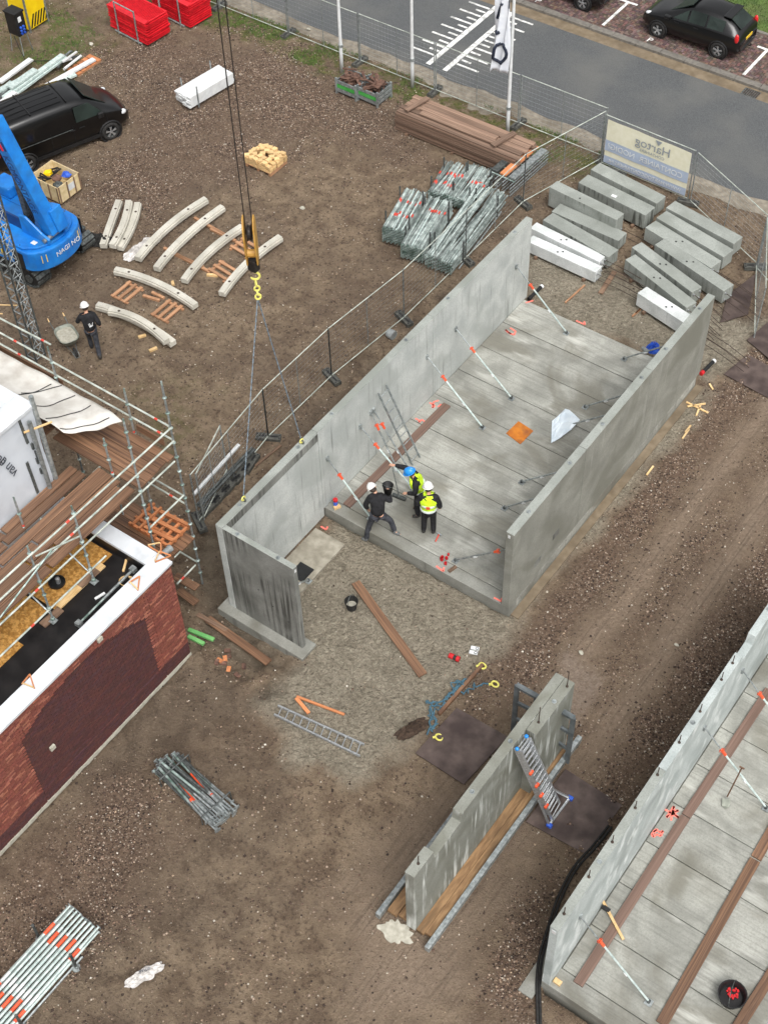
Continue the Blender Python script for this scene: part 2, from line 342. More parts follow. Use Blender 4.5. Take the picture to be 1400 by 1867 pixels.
def rod(name, p, q, r, m, parent=None, n=8):
    """a straight tube as an object of its own, sharing one mesh; parent must have no rotation"""
    p, q = V3(p), V3(q); org = V3((0, 0, 0)); t = parent
    while t: org = org + t.location; t = t.parent
    o = inst(rod_mesh(m, n), name, parent, p - org, (q - p).to_track_quat('Z', 'Y').to_euler(), (r, r, (q - p).length)); return o
def bar(name, p, q, w, h, m, parent=None, roll=0):
    """a straight rectangular bar p to q, w across and h high, sharing one mesh"""
    p, q = V3(p), V3(q); org = V3((0, 0, 0)); t = parent
    while t: org = org + t.location; t = t.parent
    d = (q - p).normalized(); u = V3((0, 0, 1)) if abs(d.z) < .98 else V3((0, 1, 0))
    a = d.cross(u).normalized(); b = a.cross(d)
    R = Matrix((a, d, b)).transposed()
    if roll: R = R @ Matrix.Rotation(roll, 3, 'Y')
    return inst(cube_mesh(m), name, parent, (p + q) / 2 - org, R.to_euler(), (w, (q - p).length, h))
def text(name, body, size, m, parent, mat4, ext=.004, align='CENTER', flip=False):
    cu = bpy.data.curves.new(name, 'FONT'); cu.body = body; cu.size = size; cu.extrude = ext; cu.align_x = align; cu.align_y = 'CENTER'
    t = bpy.data.objects.new(name, cu); me = bpy.data.meshes.new_from_object(t); bpy.data.objects.remove(t)
    me.name = name; me.materials.clear(); me.materials.append(m)
    o = bpy.data.objects.new(name, me); COL.objects.link(o); o.parent = parent
    o.matrix_local = mat4 @ (Matrix.Scale(-1, 4, (1, 0, 0)) if flip else Matrix.Identity(4))
    return o
def frame4(org, xd, yd):
    """4x4 frame with local x along xd and local y as near yd as can be"""
    x = V3(xd).normalized(); z = x.cross(V3(yd)).normalized(); y = z.cross(x)
    m = Matrix((x, y, z)).transposed().to_4x4(); m.translation = V3(org); return m
def rr(a, b): return random.uniform(a, b)
def lerp(a, b, t): return V3(a).lerp(V3(b), t)
# vectorised value noise for terrain
_rs = np.random.RandomState(3); _T = _rs.rand(256, 256)
def vnoise(x, y):
    xi = np.floor(x).astype(int); yi = np.floor(y).astype(int); fx = x - xi; fy = y - yi
    fx = fx * fx * (3 - 2 * fx); fy = fy * fy * (3 - 2 * fy); g = lambda a, b: _T[a % 256, b % 256]
    return (g(xi, yi) * (1 - fx) + g(xi + 1, yi) * fx) * (1 - fy) + (g(xi, yi + 1) * (1 - fx) + g(xi + 1, yi + 1) * fx) * fy
def fbm(x, y, sc, o=4):
    r = 0; a = .5; t = 0
    for k in range(o): r = r + a * vnoise(x * sc + 17.3 * k, y * sc + 9.1 * k); t += a; a *= .5; sc *= 2.03
    return r / t
def inpoly(x, y, poly):
    r = np.zeros(x.shape, bool); n = len(poly)
    for i in range(n):
        (x0, y0), (x1, y1) = poly[i][:2], poly[(i + 1) % n][:2]
        if y0 == y1: continue
        c = (y0 > y) != (y1 > y); r ^= c & (x < (x1 - x0) * (y - y0) / (y1 - y0) + x0)
    return r
def polydist(x, y, poly):
    """signed distance, positive inside"""
    d = np.full(x.shape, 1e9); n = len(poly)
    for i in range(n):
        (x0, y0), (x1, y1) = poly[i][:2], poly[(i + 1) % n][:2]
        dx, dy = x1 - x0, y1 - y0; t = np.clip(((x - x0) * dx + (y - y0) * dy) / (dx * dx + dy * dy + 1e-9), 0, 1)
        d = np.minimum(d, np.hypot(x - x0 - t * dx, y - y0 - t * dy))
    return np.where(inpoly(x, y, poly), d, -d)

# ------------------------------------------------------------------ terrain
SAND = [(-15.99, 18.38, 0), (-15.97, 15.28, 0), (-13.92, 14.64, 0), (-14.02, 13.09, 0), (-12.21, 12.21, 0), (-10.84, 12.45, 0), (-10.31, 13.81, 0), (-10.34, 15.37, 0), (-10.21, 17.12, 0), (-10.03, 18.89, 0), (-10.12, 21.76, 0), (-9.85, 24), (-9.9, 28.6), (-16, 28.5), (-16, 15)]
SAND2 = [(-17.83, 31.44, 0), (-15.32, 32.18, 0), (-12.11, 31.28, 0), (-11.12, 32.25, 0), (-9.73, 32.03, 0), (-10, 29.03, 0), (-10.5, 28.96, 0), (-11.76, 28.93, 0), (-16.31, 28.86, 0)]
MUD = [(-18.69, 16.51, 0), (-17.77, 16.57, 0), (-16.38, 14.78, 0), (-14.22, 14.22, 0), (-14.38, 13.32, 0), (-16.47, 13.67, 0), (-18.14, 15.08, 0)]
LANE1 = [(-9.27, 12.35, 0), (-9.13, 10.15, 0), (-7.28, 8.05, 0), (-5.59, 9.25, 0), (-7.11, 12.86, 0), (-8.59, 12.82, 0)]
LANE2 = [(-7.73, 27.96, 0), (-8.86, 22.18, 0), (-8.74, 18.65, 0), (-6.84, 17.82, 0), (-6.65, 20.51, 0), (-6.31, 25.08, 0)]
PALE = [(-8.51, 18.41, 0), (-7.35, 18.43, 0), (-7.36, 16.89, 0), (-8.15, 16.9, 0)]
CHIP_R = [(-10.24, 29.14, 0), (-8.11, 28.73, 0), (-9.13, 22.67, 0), (-9.82, 19.35, 0), (-9.92, 16.44, 0), (-10.25, 15.24, 0), (-10.3, 17.26, 0), (-10.19, 18.88, 0), (-9.88, 21.93, 0), (-9.86, 25.49, 0)]
CHIP_B = [(-5.9, 24.23, 0), (-6.38, 20.3, 0), (-6.42, 17.36, 0), (-6.07, 15.98, 0), (-5.86, 13.42, 0), (-5.99, 11.13, 0), (-5.59, 9.25, 0), (-4.37, 10.12, 0), (-5.54, 12.67, 0), (-5.57, 18.52, 0), (-4.95, 22.31, 0)]
CHIP_L = [(-36.95, 31.39, 0), (-35.17, 34.33, 0), (-30.5, 36.12, 0), (-25.77, 35.12, 0), (-23.3, 32.95, 0), (-26.99, 31.59, 0), (-28.14, 28.23, 0), (-28.87, 24.62, 0), (-32.03, 25.61, 0), (-32.73, 28.88, 0)]
CHIP_BL = [(-16.34, 6.36, 0), (-15.3, 9.5, 0), (-13.48, 9.39, 0), (-12.94, 7.46, 0), (-13.22, 6.32, 0), (-14.11, 4.18, 0)]
DARK_L = [(-16.32, 12.96, 0), (-14.17, 13.28, 0), (-14.52, 10.59, 0), (-15.45, 8.34, 0), (-15.75, 5.79, 0), (-16.34, 6.36, 0)]
DARK_BL = [(-15.95, 5.98, 0), (-15.09, 9.65, 0), (-13.92, 12.12, 0), (-11.67, 11, 0), (-10.83, 8.95, 0), (-11.24, 6.81, 0), (-10.9, 5.02, 0), (-13.26, 3.35, 0)]
GRASS = [(-46, 35.0), (-33, 35.3), (-24, 35.2), (-18.2, 35.3), (-17.2, 36.2), (-17.6, 36.9), (-46, 36.9)]
GRASS2 = [(-41.79, 31.31, 0), (-39.92, 33.01, 0), (-36.76, 32.39, 0), (-36.96, 30.52, 0), (-37.83, 29.1, 0), (-38.59, 28.17, 0)]
MOSS = [(-23.38, 19.3, 0), (-22.61, 20.38, 0), (-21.18, 18.96, 0), (-21.4, 17.79, 0)]
def axis(lo, hi, a, b, st):
    core = list(np.arange(a, b + st / 2, st)); L = []; x = a; s = st
    while x > lo: s *= 1.5; x -= s; L.append(x)
    R = []; x = core[-1]; s = st
    while x < hi: s *= 1.5; x += s; R.append(x)
    return np.array(L[::-1] + core + R)
gx = axis(-500, 400, -46, 2, .1); gy = axis(-300, 700, 1.5, 37, .1)
GXm, GYm = np.meshgrid(gx, gy)
def smooth(d, w): return np.clip(d / w + .5, 0, 1)
wob = (fbm(GXm, GYm, 1.3, 4) - .5) * 1.6
def zone(poly, w=.5, k=1.): return smooth(polydist(GXm, GYm, poly) + wob * k, w)
z_sand = np.maximum(zone(SAND, .6, .6), zone(SAND2, .5, .7))
z_mud = zone(MUD, .5)
xw = GXm + (fbm(GXm, GYm, .5, 3) - .5) * .7 - .02 * (GYm - 22); yr = np.clip((GYm - 14.5) / 3, 0, 1) * np.clip((36 - GYm) / 2, 0, 1)
tracks = np.clip(np.exp(-((xw + 8.35) / .42) ** 2) + np.exp(-((xw + 6.75) / .5) ** 2), 0, 1) * yr * (GXm > -9.8)
z_lane = np.maximum.reduce([zone(LANE1, 1.4), tracks, .7 * zone([(-9.6, 10), (-6, 10), (-6.2, 15.5), (-9.3, 15.5)], 1.)])
z_pale = zone(PALE, .35, .4)
z_chip = np.maximum.reduce([zone(CHIP_R, .5), zone(CHIP_B, .7), .9 * zone(CHIP_L, 2., 2.), .8 * zone(CHIP_BL, 1.5, 1.5)])
right = yr * np.clip((GXm + 9.95) / .3, 0, 1) * np.clip((-4.7 - GXm) / .3, 0, 1)
z_chip = np.maximum(z_chip, right * (.45 + .55 * (np.abs(GXm + 7.5) > 1.4)))
z_chip = z_chip * (1 - z_sand * .9) * (1 - z_pale) * (1 - .85 * z_lane)
z_dark = np.maximum.reduce([zone(DARK_L, 1.0), .75 * zone(DARK_BL, 2.5, 2.), .45 * zone(CHIP_L, 2., 2.), .8 * zone([(-19.4, 19), (-16.6, 18.8), (-16.6, 33), (-19, 34)], .8, 1.2) * (fbm(GXm, GYm, .8, 3) > .45)])
z_grass = np.maximum.reduce([zone(GRASS, .6, 1.), zone(GRASS2, 1.2, 2.2) * .75, zone(MOSS, 1.2, 1.5) * .45])
def heights(x, y, sand, mud, chip):
    h = (fbm(x, y, .25, 3) - .5) * .10 + (fbm(x, y, 1.5, 3) - .5) * .05 + (fbm(x, y, 4.3, 2) - .5) * .035 * (1 + chip)
    pit = np.abs(fbm(x + 40, y, 2.6, 2) - .5) * .11 + (fbm(x, y, 5.5, 2) - .5) * .07
    h = h * (1 - sand) + (pit - .03) * sand + mud * (-.26 + (fbm(x, y, 2.2, 3) - .5) * .18)
    clod = np.clip(fbm(x + 9, y - 4, 3.1, 3) - .56, 0, 1) * .5; h = h + clod * (.15 + chip * .5 + mud * .6) * (1 - sand)
    # wheel ruts in the drive lanes
    rut = np.exp(-((x + 9.0 + .15 * np.sin(y * .7)) / .3) ** 2) + np.exp(-((x + 6.9 + .15 * np.sin(y * .6 + 1)) / .3) ** 2)
    h -= .03 * rut * ((y > 9) & (y < 34)) * (x > -9.9)
    return h
GZ = heights(GXm, GYm, z_sand, z_mud, z_chip)
far = np.clip((GYm - 36.3) / .8, 0, 1); GZ = GZ * (1 - far) - .03 * far
for (x0, y0, x1, y1, lev) in [(-60, -20, -16.3, 13.05, -.3), (-16.3, 18.6, -10.4, 28.7, -.4), (-4.6, 10.8, 40, 60, -.4)]:   # dug out under the buildings
    ins = (GXm > x0 + .05) & (GXm < x1 - .05) & (GYm > y0 + .05) & (GYm < y1 - .05)
    if x0 == -60: ins &= (GXm > -22) & (GYm < 12.9)
    if x0 == -4.6: ins &= (GYm < 36)
    GZ = np.where(ins, np.minimum(GZ, lev), GZ)
nr, nc = GXm.shape
gm = bpy.data.meshes.new('ground'); gm.vertices.add(nr * nc)
gm.vertices.foreach_set('co', np.stack([GXm, GYm, GZ], -1).astype('f4').ravel())
ii = (np.arange(nr - 1)[:, None] * nc + np.arange(nc - 1)[None]).ravel()
q = np.stack([ii, ii + 1, ii + nc + 1, ii + nc], -1)
gm.loops.add(q.size); gm.loops.foreach_set('vertex_index', q.ravel().astype('i4'))
gm.polygons.add(len(q)); gm.polygons.foreach_set('loop_start', (np.arange(len(q)) * 4).astype('i4')); gm.polygons.foreach_set('loop_total', np.full(len(q), 4, 'i4'))
gm.polygons.foreach_set('use_smooth', np.ones(len(q), bool)); gm.update(calc_edges=True)
for nm, arrs in (('zone_a', (z_sand, z_chip, z_grass)), ('zone_b', (z_mud, z_lane, z_dark)), ('zone_c', (z_pale, z_pale, z_pale))):
    at = gm.color_attributes.new(nm, 'FLOAT_COLOR', 'POINT')
    at.data.foreach_set('color', np.stack([*arrs, np.ones_like(z_sand)], -1).astype('f4').ravel())
def soil_material():
    m, n, l, p = new_mat('building_site_soil'); p.inputs['Roughness'].default_value = .85; p.inputs['Specular IOR Level'].default_value = .25
    geo = n.new('ShaderNodeNewGeometry'); P = geo.outputs['Position']
    def nz(sc, det=5, dis=0):
        t = n.new('ShaderNodeTexNoise'); t.inputs['Scale'].default_value = sc; t.inputs['Detail'].default_value = det; t.inputs['Distortion'].default_value = dis; t.inputs['Roughness'].default_value = .62
        l.new(P, t.inputs['Vector']); return t.outputs['Fac']
    def rg(v, lo, hi, t0=0., t1=1.):
        r = n.new('ShaderNodeMapRange'); r.interpolation_type = 'SMOOTHSTEP'
        for k, x in (('From Min', lo), ('From Max', hi), ('To Min', t0), ('To Max', t1)): r.inputs[k].default_value = x
        l.new(v, r.inputs['Value']); return r.outputs[0]
    def mix(f, A, B, mode='MIX'):
        x = n.new('ShaderNodeMix'); x.data_type = 'RGBA'; x.blend_type = mode
        if isinstance(f, float): x.inputs['Factor'].default_value = f
        else: l.new(f, x.inputs['Factor'])
        for k, v in (('A', A), ('B', B)):
            if isinstance(v, tuple): x.inputs[k].default_value = (*_lin(v), 1)
            else: l.new(v, x.inputs[k])
        return x.outputs['Result']
    def mul(a, b):
        x = n.new('ShaderNodeMath'); x.operation = 'MULTIPLY'
        for i, v in enumerate((a, b)):
            if isinstance(v, float): x.inputs[i].default_value = v
            else: l.new(v, x.inputs[i])
        return x.outputs[0]
    def attr(nm):
        a = n.new('ShaderNodeAttribute'); a.attribute_name = nm; s = n.new('ShaderNodeSeparateColor'); l.new(a.outputs['Color'], s.inputs[0]); return s.outputs
    A, B, C = attr('zone_a'), attr('zone_b'), attr('zone_c')
    big, mid, fine, grit = nz(.3, 6, .5), nz(1.7, 7, .6), nz(9, 6), nz(34, 4)
    brown = mix(rg(mid, .32, .68), (112, 95, 78), (150, 132, 110))
    brown = mix(rg(big, .42, .62, 0., .55), brown, (104, 88, 74))
    brown = mix(rg(nz(.55, 4, 1.), .52, .7, 0., .5), brown, (146, 129, 108))
    brown = mix(rg(fine, .5, .66, 0., .7), brown, (74, 60, 50))
    lane = mix(rg(fine, .3, .7), (133, 116, 100), (156, 138, 119))
    mps = n.new('ShaderNodeMapping'); mps.inputs['Scale'].default_value = (15, .55, 1); l.new(P, mps.inputs['Vector']); ns = n.new('ShaderNodeTexNoise'); ns.inputs['Scale'].default_value = 1; ns.inputs['Detail'].default_value = 3; l.new(mps.outputs[0], ns.inputs['Vector'])
    lane = mix(rg(ns.outputs['Fac'], .5, .68, 0., .55), lane, (100, 86, 75))
    col = mix(mul(B[1], .95), brown, lane)
    dark = mix(rg(mid, .35, .65), (90, 78, 66), (116, 102, 87))
    col = mix(mul(B[2], .75), col, dark)
    chip = mix(rg(fine, .35, .65), (92, 74, 62), (126, 105, 89))
    col = mix(mul(A[1], .75), col, chip)
    sand = mix(rg(mid, .35, .68), (146, 137, 120), (170, 160, 142))
    sand = mix(rg(nz(9, 6, .8), .45, .66, 0., .7), sand, (188, 179, 159))
    sand = mix(rg(nz(12, 5, .8), .5, .68, 0., .75), sand, (112, 103, 88))
    col = mix(A[0], col, sand)
    mud = mix(rg(mid, .35, .65), (86, 76, 64), (112, 102, 88))
    col = mix(mul(B[0], .85), col, mud)
    pale = mix(rg(fine, .35, .65), (136, 120, 106), (156, 140, 126))
    col = mix(mul(C[0], .8), col, pale)
    green = mix(rg(fine, .35, .65), (74, 82, 40), (110, 108, 62))
    col = mix(mul(A[2], rg(nz(2.2, 6), .4, .6)), col, green)
    v2 = n.new('ShaderNodeTexVoronoi'); v2.inputs['Scale'].default_value = 27; l.new(P, v2.inputs['Vector']); s2 = n.new('ShaderNodeSeparateColor'); l.new(v2.outputs['Color'], s2.inputs[0])
    amt = rg(A[1], 0., .8, .45, 1.); amt = mul(amt, rg(B[1], .2, 1., 1., .4)); amt = mul(amt, rg(nz(.7, 4), .35, .65, .4, 1.15)); col = mix(mul(mul(rg(s2.outputs[2], .55, .95), .36), amt), col, (60, 48, 41)); col = mix(mul(mul(rg(s2.outputs[0], .7, 1.), .3), amt), col, (176, 158, 140))
    # small light grit everywhere, denser in the chippings
    v = n.new('ShaderNodeTexVoronoi'); v.inputs['Scale'].default_value = 16; l.new(P, v.inputs['Vector'])
    dens = n.new('ShaderNodeMath'); dens.operation = 'MULTIPLY_ADD'; l.new(A[1], dens.inputs[0]); dens.inputs[1].default_value = .2; dens.inputs[2].default_value = .16
    lt = n.new('ShaderNodeMath'); lt.operation = 'LESS_THAN'; l.new(v.outputs['Distance'], lt.inputs[0]); l.new(dens.outputs[0], lt.inputs[1])
    sep = n.new('ShaderNodeSeparateColor'); l.new(v.outputs['Color'], sep.inputs[0])
    col = mix(mul(mul(lt.outputs[0], rg(sep.outputs[0], .45, .8)), .75), col, (172, 156, 140))
    col = mix(mul(mul(lt.outputs[0], rg(sep.outputs[1], .6, .8)), .75), col, (44, 34, 29))
    l.new(col, p.inputs['Base Color'])
    wet = rg(big, .5, .62, .9, .5); l.new(wet, p.inputs['Roughness'])
    bsum = n.new('ShaderNodeMath'); bsum.operation = 'MULTIPLY_ADD'; l.new(fine, bsum.inputs[0]); bsum.inputs[1].default_value = 1.2; l.new(grit, bsum.inputs[2])
    bp = n.new('ShaderNodeBump'); bp.inputs['Strength'].default_value = 1.; bp.inputs['Distance'].default_value = .075
    sb = n.new('ShaderNodeMath'); sb.operation = 'MULTIPLY_ADD'; l.new(mul(nz(7, 5, 1.0), A[0]), sb.inputs[0]); sb.inputs[1].default_value = 3.5; l.new(bsum.outputs[0], sb.inputs[2])
    l.new(sb.outputs[0], bp.inputs['Height']); l.new(bp.outputs[0], p.inputs['Normal'])
    return m
gm.materials.append(soil_material())
ground = bpy.data.objects.new('ground', gm); COL.objects.link(ground); tag(ground, kind='structure')
from bisect import bisect
def ground_z(x, y):
    j = min(max(bisect(gx, x) - 1, 0), nc - 2); i = min(max(bisect(gy, y) - 1, 0), nr - 2)
    tx = (x - gx[j]) / (gx[j + 1] - gx[j]); ty = (y - gy[i]) / (gy[i + 1] - gy[i])
    return float((GZ[i, j] * (1 - tx) + GZ[i, j + 1] * tx) * (1 - ty) + (GZ[i + 1, j] * (1 - tx) + GZ[i + 1, j + 1] * tx) * ty)

# loose chippings lying on the soil: one mass of real stones
def stones(name, N, dens, sizes, tints, seed):
    rs = np.random.RandomState(seed); P = []
    w = np.clip(dens, 0, None) * ((GXm > -46) & (GXm < 2) & (GYm > 1.5) & (GYm < 37)); w = w.ravel() / w.sum()
    idx = rs.choice(len(w), N, p=w); x = GXm.ravel()[idx] + rs.uniform(-.05, .05, N); y = GYm.ravel()[idx] + rs.uniform(-.05, .05, N); z = GZ.ravel()[idx]
    base = np.array([(1, 0, 0), (0, 1, 0), (-1, 0, 0), (0, -1, 0), (.25, .25, .75), (0, 0, -.6)], float)
    sz = rs.uniform(*sizes, N) * rs.choice([.7, 1, 1, 1.4], N); v = base[None] * sz[:, None, None] * rs.uniform(.6, 1.3, (N, 6, 1))
    a = rs.uniform(0, 6.28, N); ca, sa = np.cos(a)[:, None], np.sin(a)[:, None]
    X = v[..., 0] * ca - v[..., 1] * sa + x[:, None]; Y = v[..., 0] * sa + v[..., 1] * ca + y[:, None]; Z = v[..., 2] * .7 + (z + sz * .15)[:, None]
    co = np.stack([X, Y, Z], -1).reshape(-1, 3)
    tri = np.array([(0, 1, 4), (1, 2, 4), (2, 3, 4), (3, 0, 4), (1, 0, 5), (2, 1, 5), (3, 2, 5), (0, 3, 5)]); f = (tri[None] + (np.arange(N) * 6)[:, None, None]).reshape(-1, 3)
    me = bpy.data.meshes.new(name); me.vertices.add(len(co)); me.vertices.foreach_set('co', co.astype('f4').ravel())
    me.loops.add(f.size); me.loops.foreach_set('vertex_index', f.ravel().astype('i4')); me.polygons.add(len(f))
    me.polygons.foreach_set('loop_start', (np.arange(len(f)) * 3).astype('i4')); me.polygons.foreach_set('loop_total', np.full(len(f), 3, 'i4')); me.update(calc_edges=True)
    T = np.array([_lin(t) for t in tints]); c = T[rs.randint(0, len(T), N)] * rs.uniform(.8, 1.15, (N, 1))
    at = me.color_attributes.new('tint', 'FLOAT_COLOR', 'POINT'); at.data.foreach_set('color', np.repeat(np.concatenate([c, np.ones((N, 1))], 1), 6, 0).astype('f4').ravel())
    me.materials.append(M['stone']); o = bpy.data.objects.new(name, me); COL.objects.link(o); return o
free = (GZ > -.2) & ~((GXm > -16.4) & (GXm < -10.3) & (GYm > 18.5) & (GYm < 28.8))
clump = np.clip(fbm(GXm, GYm, .9, 4) * 2 - .6, .05, 2)
dn = (.25 + 2.4 * z_chip) * clump * (1 - .92 * z_sand) * (1 - .6 * z_lane) * free
tag(stones('gravel', 85000, dn, (.012, .03), [(120, 98, 84), (148, 124, 106), (92, 74, 64), (182, 162, 144), (72, 57, 49), (64, 51, 44)], 1), 'brown gravel chippings strewn over the building site soil', 'gravel', kind='stuff')
tag(stones('pale_stone_chips', 11000, dn + .08 * free * (1 - .8 * z_sand), (.01, .028), [(214, 204, 188), (190, 178, 162), (232, 226, 214), (200, 176, 150)], 2), 'pale stone chips scattered over the muddy yard', 'gravel', kind='stuff')
# ------------------------------------------------------------------ grass tufts along the road fence
def grass_patch(name, poly, N, h, seed, label, k=1.0):
    rs = np.random.RandomState(seed); xs = [p[0] for p in poly]; ys = [p[1] for p in poly]; mb = MB(); cnt = 0
    while cnt < N:
        x, y = rs.uniform(min(xs), max(xs)), rs.uniform(min(ys), max(ys))
        if not inpoly(np.array([x]), np.array([y]), poly)[0] or fbm(np.array([x]), np.array([y]), .8, 3)[0] < .42 * k + rs.rand() * .2: cnt += .05; continue
        cnt += 1; z = ground_z(x, y) - .01
        for b in range(4):
            a = rs.uniform(0, 6.28); L = h * rs.uniform(.5, 1.3); w = .008 + .006 * rs.rand(); t = rs.uniform(.2, .8) * L
            c, s_ = math.cos(a), math.sin(a); px, py = x + rs.uniform(-.05, .05), y + rs.uniform(-.05, .05)
            mb.add([(px - s_ * w, py + c * w, z), (px + s_ * w, py - c * w, z), (px + c * t, py + s_ * t, z + L)], [(0, 1, 2)])
    return tag(mb.build(name, M['grass'], loc=(0, 0, 0)), label, 'grass', kind='stuff')
grass_patch('grass', GRASS, 5200, .09, 4, 'patchy green grass along the foot of the road fence', 1.0)
grass_patch('grass', GRASS2, 1500, .07, 5, 'thin mossy grass round the yellow cabinet', 1.1)
# ------------------------------------------------------------------ road, gutter, kerb, parking bays
random.seed(11)
near = [(-200, 37.7)] + [(x, 37.5 + rr(-.12, .12)) for x in np.arange(-60, 10, .7)] + [(200, 37.4)]
mb = MB(); n = len(near); mb.add([(x, y, .004) for x, y in near] + [(x, 42.45, .012) for x, y in near], [(i, i + 1, n + i + 1, n + i) for i in range(n - 1)])
struct('road', mb, M['asphalt'], loc=(0, 0, 0))
mb = MB(); mb.add([(x, y - .9 + rr(-.35, .35), -.018) for x, y in near] + [(x, y + .1, -.002) for x, y in near], [(i, i + 1, n + i + 1, n + i) for i in range(n - 1)])
struct('road_verge', mb, mat('sandy_verge', (120, 112, 100), (146, 138, 124), 5, .9, 0, .3, c=(98, 90, 78), cscale=1.2, camt=.7), loc=(0, 0, 0))
struct('gutter', MB().add([(-200, 42.45, .008), (200, 42.45, .008), (200, 43.02, -.006), (-200, 43.02, -.006)], [(0, 1, 2, 3)]), M['gutter'], loc=(0, 0, 0))
kerb = tag(thing('kerb', None, None, (-20, 43.02, 0)), kind='structure')
kmesh = mesh_of(MB().box(-.49, 0, -.1, .49, .28, .09), 'kerb_stone', M['kerb'])
for i in range(-34, 34): inst(kmesh, 'kerb_stone', kerb, (i * 1.0, 0, rr(-.004, .004)))
# herringbone clay pavers, joined (each a few pixels)
mb = MB(); tints = []
cols = [_lin(c) for c in ((104, 84, 78), (116, 92, 86), (92, 78, 74), (124, 104, 96), (86, 70, 66))]
def brick_at(x0, y0, x1, y1):
    if x1 < -33 or x0 > -13 or y1 < 43.3 or y0 > 46.2: return
    x0, x1 = max(x0, -33), min(x1, -13); y0, y1 = max(y0, 43.3), min(y1, 46.2)
    z = .075 + rr(-.002, .002); g_ = .006
    mb.add([(x0 + g_, y0 + g_, z), (x1 - g_, y0 + g_, z), (x1 - g_, y1 - g_, z), (x0 + g_, y1 - g_, z), (x0 + g_, y0 + g_, z - .03), (x1 - g_, y0 + g_, z - .03), (x1 - g_, y1 - g_, z - .03), (x0 + g_, y1 - g_, z - .03)],
           [(0, 1, 2, 3), (4, 5, 1, 0), (5, 6, 2, 1), (6, 7, 3, 2), (7, 4, 0, 3)])
    tints.append(tuple(v * rr(.85, 1.12) for v in random.choice(cols)))
bw, bl = .11, .22
# 90-degree herringbone laid on a square lattice of half-brick cells
cells = {}
for cy in range(0, 27):
    for cx in range(0, 183):
        if (cx, cy) in cells: continue
        k = (cx - cy) % 4; x0, y0 = -33 + cx * bw, 43.3 + cy * bw
        if k in (0,):
            brick_at(x0, y0, x0 + bl, y0 + bw); cells[(cx, cy)] = cells[(cx + 1, cy)] = 1
        elif k == 2:
            brick_at(x0, y0, x0 + bw, y0 + bl); cells[(cx, cy)] = cells[(cx, cy + 1)] = 1
        elif k == 3:
            brick_at(x0, y0, x0 + bw, y0 + bw); cells[(cx, cy)] = 1
        else:
            brick_at(x0, y0, x0 + bw, y0 + bw); cells[(cx, cy)] = 1
def paint_faces(o, tl, per):
    me = o.data; at = me.color_attributes.new('tint', 'FLOAT_COLOR', 'POINT')
    at.data.foreach_set('color', np.repeat(np.array([(*t, 1) for t in tl], 'f4'), per, 0).ravel())
park = struct('parking_bays', MB().add([(-200, 43.3, .05), (200, 43.3, .05), (200, 46.2, .05), (-200, 46.2, .05)], [(0, 1, 2, 3)]), mat('paver_joint_sand', (66, 54, 48), (84, 70, 62), 8, .9), loc=(0, 0, 0))
pv = mb.build('paving_brick', M['paver'], park); tag(pv, kind='stuff'); paint_faces(pv, tints, 8)
edge = struct('verge_edging', MB().box(-200, 46.2, -.05, 200, 46.34, .1), M['kerb'], loc=(0, 46.2, 0))
lawn = struct('lawn', MB().add([(-300, 46.34, .09), (300, 46.34, .09), (300, 600, .1), (-300, 600, .1)], [(0, 1, 2, 3)]), mat('lawn_soil', (66, 88, 40), (92, 112, 54), 2.5, .9, 0, .5, c=(104, 98, 70), cscale=.7, camt=.7), loc=(0, 46, 0))
mb = MB(); rs = np.random.RandomState(9)
for _ in range(14000):
    x, y = rs.uniform(-22, -13), rs.uniform(46.36, 50); a = rs.uniform(0, 6.28); L = rs.uniform(.04, .1); c, s_ = math.cos(a), math.sin(a); w = .012
    mb.add([(x - s_ * w, y + c * w, .09), (x + s_ * w, y - c * w, .09), (x + c * L * .6, y + s_ * L * .6, .09 + L)], [(0, 1, 2)])
tag(mb.build('lawn_grass', M['grass'], loc=(-17, 46.4, .09)), 'short green lawn behind the parked cars', 'grass', kind='stuff')
# painted markings
def mark(name, x0, y0, x1, y1, z): return MB().box(x0, y0, z - .004, x1, y1, z)
hump = tag(thing('road_marking', None, None, (-25.9, 40.2, .01)), kind='structure')
zr = lambda y: .010 + (y - 37.5) * .0017 + .006
for x in (-26.3, -25.56): MB().add([(x, 37.8, zr(37.8)), (x + .2, 37.8, zr(37.8)), (x + .2, 42.4, zr(42.4)), (x, 42.4, zr(42.4))], [(0, 1, 2, 3)]).build('edge_bar', M['paint'], hump)
for k in range(8):
    for half, L in ((0, .95), (.31, .42)):
        y = 38.35 + k * .62 + half
        if y > 42.35: continue
        for x0, x1 in ((-26.33 - L, -26.33), (-25.33, -25.33 + L)):
            MB().add([(x0, y, zr(y)), (x1, y, zr(y)), (x1, y + .1, zr(y)), (x0, y + .1, zr(y))], [(0, 1, 2, 3)]).build('tooth', M['paint'], hump)
bays = tag(thing('bay_marking', None, None, (-19, 44.5, .08)), kind='structure')
zb = .082
for x in (-22.14, -16.33, -27.9):
    MB().add([(x - .06, 43.45, zb), (x + .06, 43.45, zb), (x + .06, 45.42, zb), (x - .06, 45.42, zb)], [(0, 1, 2, 3)]).build('bay_line', M['paint'], bays)
    MB().add([(x - .4, 45.3, zb + .003), (x + .4, 45.3, zb + .003), (x + .4, 45.42, zb + .003), (x - .4, 45.42, zb + .003)], [(0, 1, 2, 3)]).build('bay_tee', M['paint'], bays)
for x in (-20.2, -25.05): text('letter_p', 'P', .42, M['paint'], bays, frame4((x + 19, -.95, .002), (1, 0, 0), (0, 1, 0)), .001)
dr = tag(thing('storm_drain', 'cast iron storm drain grate in the gutter by the kerb', 'drain', (-15.65, 42.66, .0)))
MB().box(-15.95, 42.46, -.05, -15.35, 42.9, .016).build('frame', M['steel_dark'], dr)
